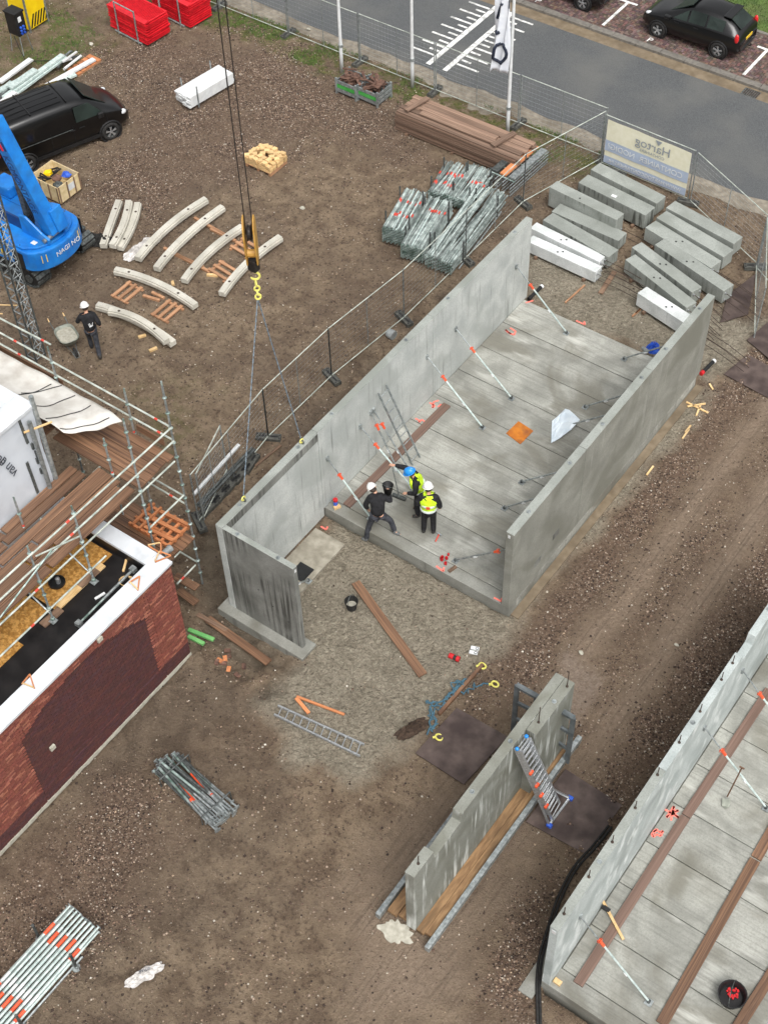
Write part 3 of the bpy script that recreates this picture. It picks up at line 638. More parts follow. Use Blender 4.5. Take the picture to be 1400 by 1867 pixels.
for k in range(7): MB().box(-15.88 + k * .08, 42.5, .012, -15.84 + k * .08, 42.86, .022).build('slot_bar', M['rebar'], dr)

# ------------------------------------------------------------------ precast shell A: slab, walls
ZS, ZT = .41, 3.39
fl = thing('floor_slab', 'long concrete floor slab between the two standing walls where three workers are', 'floor slab', (-13.4, 23.6, 0))
MB().box(-16.6, 18.62, -.5, -10.405, 28.62, .37).build('footing', M['slab_side'], fl)
ys = [18.58, 18.95] + [18.95 + (28.62 - 18.95) * k / 8 for k in range(1, 9)]
for k in range(9):
    o = MB().box(-16.27, ys[k] + .011, .1, -10.4, ys[k + 1] - .011, ZS + (-.006 if k % 2 else 0)).build('floor_plank' if k else 'edge_beam', M['slab'] if k else M['slab_side'], fl, bev=.012)
anchor_mesh = mesh_of(MB().lathe((0, 0, 0), [(.055, .0), (.055, .012), (.03, .012), (.02, .004)], 12).lathe((0, 0, .004), [(.018, 0), (.018, .03), (.001, .034)], 8), 'anchor', M['steel'])
def panel(name, x0, x1, y0, y1, z0, z1, m, label, anchors=(), along='y', m_top=None, group=None, notch=None, m_cap=None):
    t = thing(name, label, 'wall panel', ((x0 + x1) / 2, (y0 + y1) / 2, z0), group=group)
    if notch:
        a, b, d = notch
        if along == 'y': o = MB().extrude([(x0, y0, z0), (x0, y1, z0), (x0, y1, z1), (x0, b, z1), (x0, b - .06, z1 - d), (x0, a + .03, z1 - d), (x0, a, z1), (x0, y0, z1)], (x1 - x0, 0, 0)).build('concrete', m, t, bev=.012)
    else: o = MB().box(x0, y0, z0, x1, y1, z1 - .012).build('concrete', m, t, bev=.01)
    if not notch: MB().box(x0 - .002, y0 - .002, z1 - .012, x1 + .002, y1 + .002, z1).build('trowelled_top', m_top or M['beam'], t, bev=.004)
    for a in anchors:
        p = ((x0 + x1) / 2, a, z1) if along == 'y' else (a, (y0 + y1) / 2, z1)
        inst(anchor_mesh, 'lifting_anchor', o, V3(p) - t.location)
    return t
LJ1, LJ2 = 18.9, 23.75
wl1 = panel('precast_wall', -16.48, -16.28, 14.79, 18.56, .08, ZT, M['wall_in'], 'streaked pale concrete wall panel meeting the short return wall', (15.6, 17.9))
MB().box(-16.276, 14.95, ZT - .27, -16.262, 18.55, ZT - .02).build('dark_top_band', M['wall_wet'], wl1)  # thin darker strip along the top of the inner face
for y_ in (15.75, 18.05):                       # lifting loops still hooked in
    MB().torus((-16.38, y_, ZT + .07), .07, .018, (0, 1, 0), 12, 6).build('lifting_loop', M['steel_dark'], wl1)
panel('precast_wall', -16.48, -16.28, 18.575, 23.74, .38, ZT, M['wall_in'], 'pale concrete wall panel in the middle of the long left wall with the leaning ladder', (19.3, 22.6))
panel('precast_wall', -16.48, -16.28, 23.755, 28.79, .38, ZT, M['wall_in'], 'pale concrete wall panel at the far end of the long left wall', (24.6, 28.0))
ft = thing('wall_footing', 'low concrete footing step under the short streaked wall', 'footing', (-15.4, 14.9, -.4))
MB().box(-16.68, 14.52, -.6, -13.9, 15.1, .1).build('concrete', M['slab_side'], ft, bev=.02)
ws = panel('precast_wall', -16.26, -14.1, 14.79, 14.93, .1, ZT, M['wall_wet'], 'short dark streaked concrete return wall facing the brick building', (-15.85, -14.6), along='x')
for x_, z_ in ((-15.35, 1.62), (-14.93, 1.25), (-14.47, .95)): MB().tube((x_, 14.8, z_), (x_, 14.785, z_), .02, 8).build('tie_hole', M['black'], ws)
MB().box(-14.1, 14.83, 3.2, -14.094, 14.89, 3.3).build('sticker', M['white'], ws)
for (a, b, lab, an) in ((18.58, 21.92, 'brown grey concrete wall panel nearest the sand pit on the right side', (19.4, 21.3)), (21.935, 25.28, 'brown grey concrete wall panel in the middle of the right wall', (22.9, 24.9)), (25.295, 28.78, 'brown grey concrete wall panel at the far end of the right wall near the beams', (26.2, 28.1))):
    t = panel('precast_wall', -10.62, -10.4, a, b, ZS, ZT, M['wall_out'], lab, an)
    if a < 19:
        for y_, z_ in ((19.75, .85), (20.6, 1.1)): MB().box(-10.41, y_, z_, -10.396, y_ + .3, z_ + .22).build('recess_box', M['wall_wet'], t)
        MB().box(-10.56, 18.572, 3.2, -10.5, 18.58, 3.3).build('sticker', M['white'], t)
# foundation strip with block edging under the right wall
fs = thing('foundation_strip', 'rough concrete strip along the foot of the right wall', 'foundation', (-10.2, 23.6, 0))
MB().box(-10.4, 18.7, -.3, -10.17, 28.7, .03).build('concrete', M['gutter'], fs)
pad = one('concrete_pad', MB().box(-16.24, 15.3, -.2, -15.25, 18.1, .05), mat('sandy_screed', (134, 128, 114), (164, 158, 144), 5, .9, 0, .3, c=(112, 106, 92), cscale=2, camt=.6), 'small concrete pad in the corner behind the short streaked wall', 'concrete pad')
one('pit_shade', MB().box(-15.85, 16.45, .0, -15.4, 16.95, .075), M['black'], 'black block painting the shade of the pit hole behind the end of the short wall', 'pit shade')  # solid black block, its colour paints the shade inside an open pit
# ------------------------------------------------------------------ precast shell B, lower right
fb = thing('floor_slab', 'concrete floor slab with long boards and a black tub at the lower right', 'floor slab', (1, 18, 0))
MB().box(-4.62, 10.9, -.5, 9, 26, .36).build('footing', M['slab_side'], fb)
yb = [10.86, 11.35] + [11.35 + 1.2 * k for k in range(1, 13)]
for k in range(13):
    MB().box(-4.43 if k else -4.64, yb[k] + .01, .1, 9, yb[k + 1] - .01, ZS + (-.005 if k % 2 else 0)).build('floor_plank' if k else 'edge_beam', M['slab'], fb, bev=.012)
ZB = 3.2
def stud(t, x, y, z, h=.3): MB().tube((x, y, z - .02), (x, y, z + h), .011, 6).lathe((x, y, z), [(.035, 0), (.03, .02), (.012, .025)], 8).build('stud', M['rebar'], t)
b1 = panel('precast_wall', -4.64, -4.45, 10.87, 15.17, ZS, ZB, M['wall_pale'], 'pale concrete wall panel with studs, nearest end of the lower right wall', (12.6,))
for px in ((-4.55, 11.24, 3.2), (-4.57, 12.19, 3.2), (-4.58, 13.12, 3.2), (-4.57, 14.06, 3.2)): stud(b1, -4.55, px[1], ZB)
MB().box(-4.6, 10.862, 2.98, -4.5, 10.87, 3.1).build('sticker', M['white'], b1)
b2 = panel('precast_wall', -4.64, -4.45, 15.185, 22.6, ZS, ZB, M['wall_pale'], 'pale concrete wall panel with a notched top, far end of the lower right wall', (16.55, 20.2), notch=(18.72, 19.35, .28))
for px in ((-4.57, 15, 3.2), (-4.59, 15.95, 3.2), (-4.57, 16.89, 3.2), (-4.58, 17.88, 3.2), (-4.57, 18.41, 3.2)): stud(b2, -4.55, px[1], ZB)
one('foundation_strip', MB().box(-5.0, 10.55, -.3, -4.66, 11.9, .04), M['slab_side'], 'rough concrete ledge at the near corner of the lower right wall', 'foundation')
# ------------------------------------------------------------------ precast panel standing on its transport rack
rk = thing('transport_rack', 'grey steel transport rack with timber bed holding the lone concrete panel', 'rack', (-7.6, 13.3, 0))
for x in (-8.36, -7.05):
    MB().beam((x, 10.1, .2), (x, 16.5, .2), .12, .2).build('steel_channel', M['steel_dark'] if 0 else M['steel'], rk, bev=.01)
for x, nm in ((-8.02, 0), (-7.3, 1)):
    for k, dx in enumerate((-.13, .14) if nm == 0 else (-.1, .1)):
        MB().box(x + dx - .125 + .03 * nm, 10.35 + .05 * k, .1, x + dx + .125 - .03 * nm, 16.4, .2 + .01 * k).build('bed_plank', M['rack_wood'], rk)
for y in (10.45, 12.3, 14.2, 16.3): MB().box(-8.4, y, .02, -7.0, y + .12, .1).build('cross_member', M['steel_dark'], rk)
for sx, x0 in ((-1, -8.45), (1, -6.96)):          # braced side frames at the far end
    MB().beam((x0, 15.75, .2), (x0, 15.75, 2.2), .05, .12).beam((x0 - sx * .5, 15.78, .2), (x0 - sx * .5, 15.78, 2.18), .05, .1).beam((x0 + .02 * sx, 15.75, 2.2), (x0 - sx * .55, 15.76, 2.2), .12, .08).build('side_frame', M['frame_grey'], rk)
    for z in (.8, 1.5): MB().beam((x0, 15.75, z), (x0 - sx * .5, 15.78, z), .06, .1).build('frame_rung', M['frame_grey'], rk)
pn = thing('precast_wall', 'free standing concrete panel with notched top held upright in the steel rack', 'wall panel', (-7.6, 13.25, .2))
MB().extrude([(-7.73, 10.3, .2), (-7.73, 16.18, .2), (-7.73, 16.18, 2.85), (-7.73, 12.05, 2.85), (-7.73, 12.0, 2.55), (-7.73, 11.03, 2.5), (-7.73, 11.0, 2.85), (-7.73, 10.3, 2.85)], (.235, 0, 0)).build('concrete', M['wall_white'], pn, bev=.012)
MB().box(-7.488, 14.55, .2, -7.235, 16.18, 2.85).build('pilaster', M['wall_white'], pn, bev=.012)
for y in (12.6, 14.1): inst(anchor_mesh, 'lifting_anchor', pn, V3((-7.61, y, 2.85)) - pn.location)
inst(anchor_mesh, 'lifting_anchor', pn, V3((-7.36, 15.5, 2.85)) - pn.location)
for x, y, h in ((-7.36, 14.85, .62), (-7.33, 16.0, .6), (-7.6, 10.6, .35)): stud(pn, x, y, 2.85, h)
sp_r = [.34 * (.55 + .9 * abs(mnoise.noise(V3((math.cos(k * .2) * 1.7, math.sin(k * .2) * 1.7, 4.2)))) + rr(-.06, .1)) for k in range(32)]
one('cement_spill', MB().prism([(-7.88 + sp_r[k] * 1.3 * math.cos(k * PI / 16), 10.12 + sp_r[k] * math.sin(k * PI / 16)) for k in range(32)], -.06, .035), M['lime'], 'pale spilled cement at the near end of the panel rack', 'cement spill')
# ------------------------------------------------------------------ brick building with roof parapet
bb = thing('brick_building', 'low red brick building with dark brick arch panel and white parapet coping', 'building', (-17.5, 8, 0))
MB().box(-16.66, 2, .12, -16.372, 13.06, 3.76).build('front_wall', M['mortar'], bb)
MB().box(-21, 12.76, .12, -16.66, 13.06, 3.76).build('side_wall', M['mortar'], bb)
MB().box(-16.7, 2, -.4, -16.32, 13.08, .12).build('plinth', M['lime'], bb)
L_, Hc = .222, .0615
red, drk = MB(), MB(); rt, dt = [], []
RC = [(138, 80, 66), (130, 74, 62), (144, 84, 69), (136, 78, 65), (168, 108, 88), (122, 68, 57)]
DC = [(90, 53, 50), (86, 51, 49), (94, 55, 51), (84, 53, 56), (81, 49, 48)]
def arch_z(y): return 2.9 + .62 * max(0, 1 - ((y - 9.98) / 2.07) ** 2)
random.seed(5)
for c in range(59):
    z0 = .13 + c * Hc; y = 2 + (c % 2) * L_ / 2 + rr(-.01, .01)
    while y < 13.05:
        y1 = min(y + L_ - .012, 13.06); ym = (y + y1) / 2
        inside = 7.95 < ym < 12.03 and z0 < arch_z(ym) - .1
        jointed = min(abs(ym - 7.95), abs(ym - 12.03)) < .09
        dk = inside or z0 < .62
        if jointed: y1 -= .02
        x1 = -16.33 + (-.022 if (inside and z0 > .62) else 0) + rr(-.004, .004)
        (drk if dk else red).box(-16.38, y, z0, x1, y1, z0 + Hc - .013); (dt if dk else rt).append(tuple(v * rr(.93, 1.07) for v in _lin(random.choice(DC if dk else RC))))
        y += L_
k = 0
for i in range(62):                                # soldier course along the arch
    y = 7.98 + i * .0655; z = arch_z(y + .03)
    drk.box(-16.38, y, z - .14, -16.336, y + .055, z + .06); dt.append(tuple(v * rr(.8, 1.1) for v in _lin(random.choice(DC))))
for c in range(59):                                # quoins on the hidden side
    z0 = .13 + c * Hc; red.box(-16.6, 13.05, z0, -16.36, 13.085, z0 + Hc - .011); rt.append(_lin(RC[c % 6]))
o = red.build('brick', M['brick'], bb); tag(o, kind='stuff'); paint_faces(o, rt, 8)
o = drk.build('dark_brick', M['brick'], bb); tag(o, 'dark purple brown brick arch panel and base courses', kind='stuff'); paint_faces(o, dt, 8)
cp = MB().box(-16.76, 2, 3.76, -16.3, 13.12, 3.85).build('coping', M['coping'], bb, bev=.01)
MB().box(-21, 12.7, 3.755, -16.765, 13.115, 3.846).build('coping', M['coping'], bb, bev=.01)
MB().box(-21, 2, 3.1, -16.67, 12.75, 3.42).build('roof_membrane', M['membrane'], bb)
MB().box(-16.7, 2, 3.42, -16.672, 12.72, 3.755).box(-21, 12.72, 3.42, -16.7, 12.75, 3.754).build('upstand', M['membrane'], bb)
for y, z in ((8.5, 1.72), (10.55, 3.6)): MB().box(-16.335, y, z, -16.27, y + .14, z + .12).build('bracket', M['lime'], bb)
# things on the roof
osb_n = 0
for (x0, y0, x1, y1, z, lab) in ((-19.4, 10.72, -17.86, 12.66, 3.44, 'orange strand board sheet on the black roof against the parapet corner'), (-19.4, 8.0, -17.98, 10.62, 3.44, 'orange strand board sheet lying nearer the frame edge on the black roof'), (-18.12, 8.75, -17.75, 9.6, 3.43, 'narrow strand board offcut on the black roof')):
    one('strand_board', MB().box(x0, y0, z, x1, y1, z + .022), M['osb'], lab, 'board')
for (p, q, w, m_, lab) in (((-17.84, 10.79, 3.45), (-17.83, 12.3, 3.45), .2, 'timber_new', 'pale plank along the edge of the strand boards on the roof'), ((-17.76, 10.22, 3.45), (-17.73, 10.8, 3.45), .2, 'plank', 'short dark plank under a scaffold foot on the roof, nearer one'), ((-17.83, 11.51, 3.47), (-17.81, 12.1, 3.47), .2, 'plank', 'short dark plank under a scaffold foot on the roof, farther one'), ((-17.29, 12.43, 3.44), (-17.47, 12.74, 3.44), .05, 'timber_new', 'thin light stick on the black roof near the coping corner')):
    one('plank', MB().beam((*p[:2], p[2] + .03), (*q[:2], q[2] + .03), w, .045), M[m_], lab, 'plank')
pr = thing('steel_prop', 'long grey steel prop lying on the black roof membrane', 'prop', (-17.11, 10.75, 3.46))
a_, b_ = V3((-17.09, 10.73, 3.5)), V3((-17.12, 12.59, 3.5))
rod('tube', a_, b_, .028, M['steel_green'], pr); rod('tube', lerp(a_, b_, .45), b_, .036, M['steel'], pr)
for e in (a_, b_): MB().box(e.x - .07, e.y - .07, e.z - .05, e.x + .07, e.y + .07, e.z + .06).build('end_plate', M['steel'], pr)
one('offcut', MB().beam((-17.3, 11.47, 3.45), (-17.23, 11.73, 3.45), .06, .03), M['white'], 'small white offcut lying on the roof beside the prop', 'offcut')
hl = thing('board_hole', 'black round dish added for the dark hole in the strand board', 'dark hole', (-18.34, 11.3, 3.46))  # black dish added in place of a dark hole with something bright inside
MB().lathe((-18.34, 11.3, 3.46), [(.2, 0), (.2, .06), (.17, .06), (.16, .01), (.01, .01)], 16).build('rim', M['black'], hl); MB().lathe(V3((-18.34, 11.3, 3.46)) + V3((.02, .03, .0)), [(.06, 0), (.055, .16), (.01, .18)], 10).build('pipe', M['alu'], hl)
rw = thing('wire_coil', 'small coil of pale wire on the roof by the white coping', 'coil', (-17.07, 12.25, 3.44))
for k in range(3): MB().torus(V3((-17.07, 12.25, 3.45)) + V3((.02 * k, .01, .02 * k)), .13 + .02 * k, .008, (0, .1 * k, 1), 16, 5).build('loop', M['timber_new'], rw)
for i, (p, lab) in enumerate((((-16.85, 13.13, 3.86), 'bent orange timber bracket on the coping of the short parapet'), ((-16.51, 13.04, 3.86), 'orange timber bracket at the corner of the white coping'), ((-16.5, 12.19, 3.86), 'triangular orange timber bracket on the long white coping'), ((-16.62, 8.87, 3.86), 'orange timber bracket on the coping near the frame edge'))):
    t = thing('timber_bracket', lab, 'bracket', p); x, y, z = p; a0 = (0, 1.1, 2.2, 2.6)[i]
    dv = V3((math.cos(a0), math.sin(a0), 0)); dn_ = V3((-dv.y, dv.x, 0)); c0 = V3(p) + V3((0, 0, .02))
    bar('leg', c0 - dv * .2, c0 + dv * .2, .03, .025, M['timber_orange'], t); bar('leg', c0 + dv * .2, c0 + dn_ * .22 + V3((0, 0, .031)), .03, .025, M['timber_orange'], t); bar('leg', c0 - dv * .2 + V3((0, 0, .034)), c0 + dn_ * .2 + V3((0, 0, .06)), .025, .025, M['timber_new'], t)
# ------------------------------------------------------------------ white wrapped upper building
wh = thing('wrapped_building', 'upper storey wrapped in white breather sheet behind the scaffold planks', 'building', (-22, 9, 3.4))
rows = [[(-19.48 + .03 * math.sin(y * 2.1 + z * 1.7) * math.sin(z * 1.1) + rr(-.012, .012), y, z) for y in np.linspace(3, 12.78, 60)] for z in np.linspace(3.44, 7.42, 26)]
MB().sheet(rows).build('wrapped_wall', M['wrap'], wh, smooth=True)
MB().box(-25, 3, 3.44, -19.56, 12.78, 7.1).build('core', M['wrap'], wh)
MB().box(-19.95, 3, 7.4, -19.42, 12.86, 7.5).build('coping', M['coping'], wh, bev=.01); MB().box(-25, 12.36, 7.395, -19.955, 12.855, 7.495).build('coping', M['coping'], wh, bev=.01)
MB().box(-25, 3, 7.1, -19.95, 12.36, 7.14).build('roof_membrane', M['membrane'], wh); MB().box(-19.98, 3, 7.14, -19.95, 12.36, 7.398).box(-25, 12.33, 7.14, -19.98, 12.36, 7.39).build('upstand', M['membrane'], wh)
for (a, b) in (((-19.46, 12.38, 7.43), (-19.46, 12.42, 6.58)), ((-19.46, 12.24, 6.1), (-19.46, 12.27, 5.02))): bar('fixing_strip', a, b, .07, .02, M['steel_dark'], wh, PI / 2)
for p in ((-19.46, 12.51, 6.41), (-19.46, 12.55, 6.12), (-19.46, 12.52, 5.91), (-19.46, 12.53, 5.55)): MB().box(p[0] - .02, p[1] - .03, p[2] - .09, p[0] + .03, p[1] + .02, p[2] + .09).build('fixing_tab', M['steel_dark'], wh)
fr = frame4(V3((-19.42, 11.73, 6.44)) - wh.location, (0, -.3, 1), (0, -1, -.3))
text('print', 'van d', .34, M['ink'], wh, fr, .003); text('print', 'de', .34, M['ink'], wh, frame4(V3((-19.42, 11.58, 6.77)) - wh.location, (0, -.3, 1), (0, -1, -.3)), .003)
# white tarpaulin slung over the upper deck
random.seed(21); rows = []
def tp(s, t):
    far_ = lerp((-18.72, 14.55, 6.0), (-21.3, 14.9, 5.4), min(1, s / .38)) if s < .38 else lerp((-21.3, 14.9, 5.4), (-26, 14.85, 5.5), (s - .38) / .62)
    nr_ = lerp((-19.6, 13.5, 6.02), (-26, 12.95, 6.3), s); p = far_.lerp(nr_, t)
    p.z += -.28 * math.sin(PI * t) * (.4 + s) + .035 * math.sin(s * 19 + 5 * t) * math.sin(t * 9 + 3 * s) + .012 * math.sin(s * 47 + t * 13)
    if s < .06: p.z -= (.06 - s) * 2.2
    return tuple(p)
rows = [[tp(s, t) for t in np.linspace(0, 1, 22)] for s in np.linspace(0, 1, 60)]
tarp = thing('tarpaulin', 'rumpled white tarpaulin slung over the upper scaffold deck', 'tarpaulin', (-20, 14, 5.4))
MB().sheet(rows).build('sheet', M['tarp'], tarp, smooth=True, solid=.012)
for s0, t0, s1, t1 in ((.02, .98, .03, .12), (.09, .95, .14, .1), (.2, .9, .25, .05), (.36, .55, .34, .02), (.33, .9, .37, .1)):
    MB().path([V3(tp(s0 + (s1 - s0) * k / 9 , t0 + (t1 - t0) * k / 9)) + V3((0, 0, .02)) for k in range(10)], .012, 5).build('lashing_strap', M['black'], tarp)

# ------------------------------------------------------------------ tube scaffold round the corner of the brick building
sc = thing('scaffold', 'tube scaffold with green rosettes around the corner of the wrapped building', 'scaffold', (-18, 13.5, 0))
ros = mesh_of(MB().lathe((0, 0, 0), [(.028, -.03), (.055, -.006), (.055, .006), (.028, .03)], 10), 'rosette', M['steel_green'])
def standard(x, y, z0, z1, tip=None):
    s_ = rod('standard', (x, y, z0), (x, y, z1), .026, M['steel'], sc)
    z = z0 + .5
    while z < z1 - .05: inst(ros, 'rosette', sc, V3((x, y, z)) - sc.location); z += .5
    rod('spigot', (x, y, z1 - .16), (x, y, z1 + .12), .021, M['steel_green'], sc)
    if tip: rod('red_band', (x, y, tip), (x, y, tip + .07), .029, M['red_tip'], sc)
def ledger(a, b, red=None, r=.024):
    rod('ledger', a, b, r, M['rail'], sc)
    if red is not None: c = lerp(a, b, red); d = (V3(b) - V3(a)).normalized() * .05; rod('red_band', c - d, c + d, r + .003, M['red_tip'], sc)
XO, XI, YO, YI = -17.56, -18.9, 14.95, 13.68
standard(XO, YO, 0, 7.4); standard(XO, YI, 2.0, 7.3); standard(-18.9, YO, 0, 6.4, 5.02); standard(-18.45, 13.7, 3.5, 6.1, 5.02); standard(-21.35, YO, 0, 6.4)
for y in (11.8, 10.45): standard(-17.62, y, 3.52, 6.15)
standard(-19.0, 11.35, 3.5, 5.95, 5.05); standard(-23.4, YO, 0, 6.3)
for y in (11.8, 10.45):
    MB().box(-17.7, y - .08, 3.5, -17.54, y + .08, 3.515).build('base_plate', M['steel'], sc); MB().lathe((-17.62, y, 3.6), [(.05, -.03), (.05, .03), (.03, .04)], 8).build('jack_nut', M['steel_green'], sc)
for z, yy in ((6.0, 0), (5.55, .01)):
    ledger((XO, YO + .02, z), (-21.4, YO + .02, z), .12); ledger((-21.35, YO + .02, z + .012), (-25.5, YO + .02, z), .3)
    ledger((XO + .02, YO, z + .02), (XO + .02, YI, z + .02)); ledger((XO + .02, YI, z + .02), (XO, 10.4, z + .02), .65); ledger((XO + .01, 10.5, z + .05), (XO, 6.5, z + .03), .5)
ledger((-22.85, 14.9, 6.69), (-21.13, 14.9, 6.75), .85)
ledger((XO + .02, YO - .1, 4.95), (XO + .02, 6.5, 4.95), .55); ledger((-17.6, 12.3, 3.98), (-17.6, 7.5, 3.98), .5)
ledger((XO, YO, 3.55), (-19.6, YO, 3.55)); ledger((XO, YO, 3.25), (-20, YO, 3.25), .2); ledger((XO, YO - .02, 3.62), (XO, YI, 3.62))
ledger((XO, YO, 1.9), (XO, YI - .6, 1.9)); ledger((XO, YO, .9), (-18.4, YO, .9))
for y in (11.8, 10.45): ledger((-17.62, y, 4.9), (-19.3, y, 4.9)); rod('brace', (-17.6, y, 3.75), (-18.7, y, 4.4), .022, M['steel'], sc)
for x in (-18.9, -21.35): ledger((x, YO, 4.92), (x, 13.5, 4.92))
rod('brace', (-17.5, 10.5, 5.95), (-17.5, 11.7, 5.4), .02, M['rail'], sc); rod('brace', (-17.48, 9.1, 5.2), (-17.48, 10.9, 5.75), .02, M['steel_green'], sc)
# upper deck boards along X, long-side boards along Y, lower deck
random.seed(31)
for k in range(5):
    y = 13.72 + k * .245; x1 = -17.6 - rr(0, .07)
    bar('deck_board', (x1, y + .11, 5.0), (-20.4 - .15 * (k % 2), y + .11, 5.0), .232, .045, M['plank_wet'], sc); bar('deck_board', (-20.62, y + .11, 4.99), (-24.6, y + .11, 4.99), .232, .045, M['plank_wet'], sc)
for k, (x, a, b) in enumerate(((-17.76, 10.9, 13.6), (-18.0, 11.4, 13.45), (-18.24, 10.7, 13.6), (-18.48, 11.2, 13.62), (-18.72, 10.3, 13.64), (-19.05, 10.8, 13.3), (-19.29, 11, 13.3))):
    bar('deck_board', (x, a, 5.0), (x + rr(-.02, .02), b, 5.01), .225, .045, M['plank_wet'], sc); bar('deck_board', (x + .03, a - .06, 4.985), (x + rr(-.02, .05), 5.5, 4.985), .225, .045, M['plank_wet'], sc)
for k in range(7):
    y = 13.2 + k * .25
    bar('deck_board', (-17.45 - rr(0, .1), y + .1, 2.0), (-20.4, y + .1, 2.0), .235, .045, M['plank_wet'], sc)
bar('toe_board', (-18.0, YO + .08, 5.16), (-18.85, YO + .08, 5.16), .04, .22, M['plank_wet'], sc); bar('toe_board', (-21.3, YO + .1, 5.2), (-25.5, YO + .1, 5.2), .04, .25, M['plank_wet'], sc)
for (p, q) in (((-17.77, 14.29, 0.9), (-17.05, 14.32, 0.9)), ((-17.66, 14.19, 0.5), (-16.99, 14.13, 0.5))): bar('deck_board', p, q, .22, .045, M['plank_wet'], sc)
for p, q in (((-17.38, 13.97, 1.2), (-17.39, 14.7, 1.2)), ((-17.37, 14.19, 0.8), (-17.37, 14.49, 0.8))): ledger(p, q, .3)
# heavy corner tubes standing in front of the wrapped wall
cp_ = thing('downpipe', 'pair of tall weathered steel tubes tied at the corner of the wrapped wall', 'tube', (-19.34, 12.54, 5))
rod('tube', (-19.34, 12.54, 5), V3((-19.34, 12.54, 5)) + V3((0, 0, 2.25)), .055, M['steel'], cp_, 12); rod('tube', (-19.43, 12.83, 5), V3((-19.43, 12.83, 5)) + V3((0, 0, 2.75)), .055, M['steel'], cp_, 12)
c_ = V3((-19.34, 12.54, 5)) + V3((0, 0, 1.95)); bar('tie_batten', c_ + V3((-.1, -.15, .02)), c_ + V3((.25, .4, .1)), .04, .03, M['timber_new'], cp_)
# orange pallet frames on the lower deck
pl = thing('wooden_pallet', 'bright orange timber pallet frames stacked on the lower scaffold deck', 'pallet', (-17.9, 14.6, 2.03))
for k in range(4): bar('slat', (-19.1, 14.3 + k * .24, 2.1), (-17.75, 14.3 + k * .24, 2.1), .07, .1, M['timber_orange'], pl)
for k in range(6): bar('slat', (-18.95 + k * .24, 14.25, 2.19), (-18.95 + k * .24, 15.1, 2.19), .06, .07, M['timber_orange'], pl)
for k in range(3): bar('slat', (-18.6, 14.35 + k * .3, 2.27), (-17.7, 14.42 + k * .3, 2.27), .09, .05, M['timber_orange'], pl)
# ------------------------------------------------------------------ lattice hoist mast
ms = thing('hoist_mast', 'slim grey lattice mast standing at the left edge beside the blue crane', 'mast', (-27.21, 18.58, 0))
bx, by, _ = (-27.21, 18.58, 0); w = .19
for sx in (-1, 1):
    for sy in (-1, 1): rod('chord', (bx + sx * w, by + sy * w, 0), (bx + sx * w, by + sy * w, 6.6), .03, M['steel_dark'], ms)
z = .15
while z < 6.3:
    for (ax, ay, cx, cy) in ((-1, -1, 1, -1), (1, -1, 1, 1), (1, 1, -1, 1), (-1, 1, -1, -1)):
        rod('rung', (bx + ax * w, by + ay * w, z), (bx + cx * w, by + cy * w, z), .016, M['steel'], ms, 6); rod('lacing', (bx + ax * w, by + ay * w, z), (bx + cx * w, by + cy * w, z + .45), .012, M['steel'], ms, 6)
    z += .45
MB().tube((bx - .3, by - .5, 2.0), (bx - .9, by - .9, 2.0), .02).tube((bx - .9, by - .9, 2.0), (bx - 1.0, by - .5, 2.0), .02).tube((bx - 1.0, by - .5, 2.0), (bx - .2, by, 2.0), .02).build('wall_tie', M['timber_new'], ms)

# ------------------------------------------------------------------ mesh fence panels on block feet
foot_src = MB().box(-.36, -.115, 0, .36, .115, .13)
foot_mesh = mesh_of(foot_src, 'fence_foot', M['foot'])
slot_mesh = mesh_of(MB().box(-.11, -.03, .0, .11, .03, .004), 'slot', M['black']); hole_mesh = mesh_of(MB().lathe((0, 0, 0), [(.028, 0), (.028, .004), (.001, .004)], 8), 'hole', M['black'])
def fence_foot(p, rz, label, group):
    t = thing('fence_foot', label, 'fence foot', p, rz, group)
    b_ = inst(foot_mesh, 'block', t); inst(slot_mesh, 'slot', b_, (-.17, 0, .129)); inst(slot_mesh, 'slot', b_, (.17, 0, .129))
    for x in (-.32, .32):
        for y in (-.06, .06): inst(hole_mesh, 'hole', b_, (x, y, .129))
    return t
def fence(a, b, label, group, h=2.0, wires=True, mid=True):
    a, b = V3(a), V3(b); a.z = max(a.z, .03); b.z = max(b.z, .03)
    t = thing('mesh_fence', label, 'fence', a, 0, group); d = b - a; L = d.length; u = V3((0, 0, 1))
    for p in (a, b): rod('post', p, p + u * h, .021, M['steel'], t)
    for z in (.1, h - .02): rod('rail', a + u * z, b + u * z, .015, M['rail'], t)
    if mid: rod('middle_bar', (a + b) / 2 + u * .1, (a + b) / 2 + u * (h - .02), .013, M['steel'], t, 6)
    mb = MB(); n = max(2, int(L / .14))
    for k in range(1, 11): mb.path([a + u * (.1 + k * .17), b + u * (.1 + k * .17)], .0032, 3, False)
    for k in range(1, n): mb.path([a + d * (k / n) + u * .1, a + d * (k / n) + u * (h - .02)], .0013, 3, False)
    tag(mb.build('wire_mesh', M['steel'], t), kind='stuff')
    return t
FG = 'mesh fence panels along the road'
bx_ = [-38.46, -35.06, -31.66, -28.32, -24.98, -21.45, -18.06]
ordn = ['at the far left behind the red barriers', 'left of the first white flagpole', 'between the first flagpole and the scrap crates', 'behind the green scrap crates and second flagpole', 'behind the timber stack', 'right of the white flag, ending at the banner']
for i in range(6): fence((bx_[i] + .03, 36.5, .03), (bx_[i + 1] - .03, 36.48, .03), 'wire fence panel along the road, ' + ordn[i], FG)
fo = ['third', 'second', 'first']
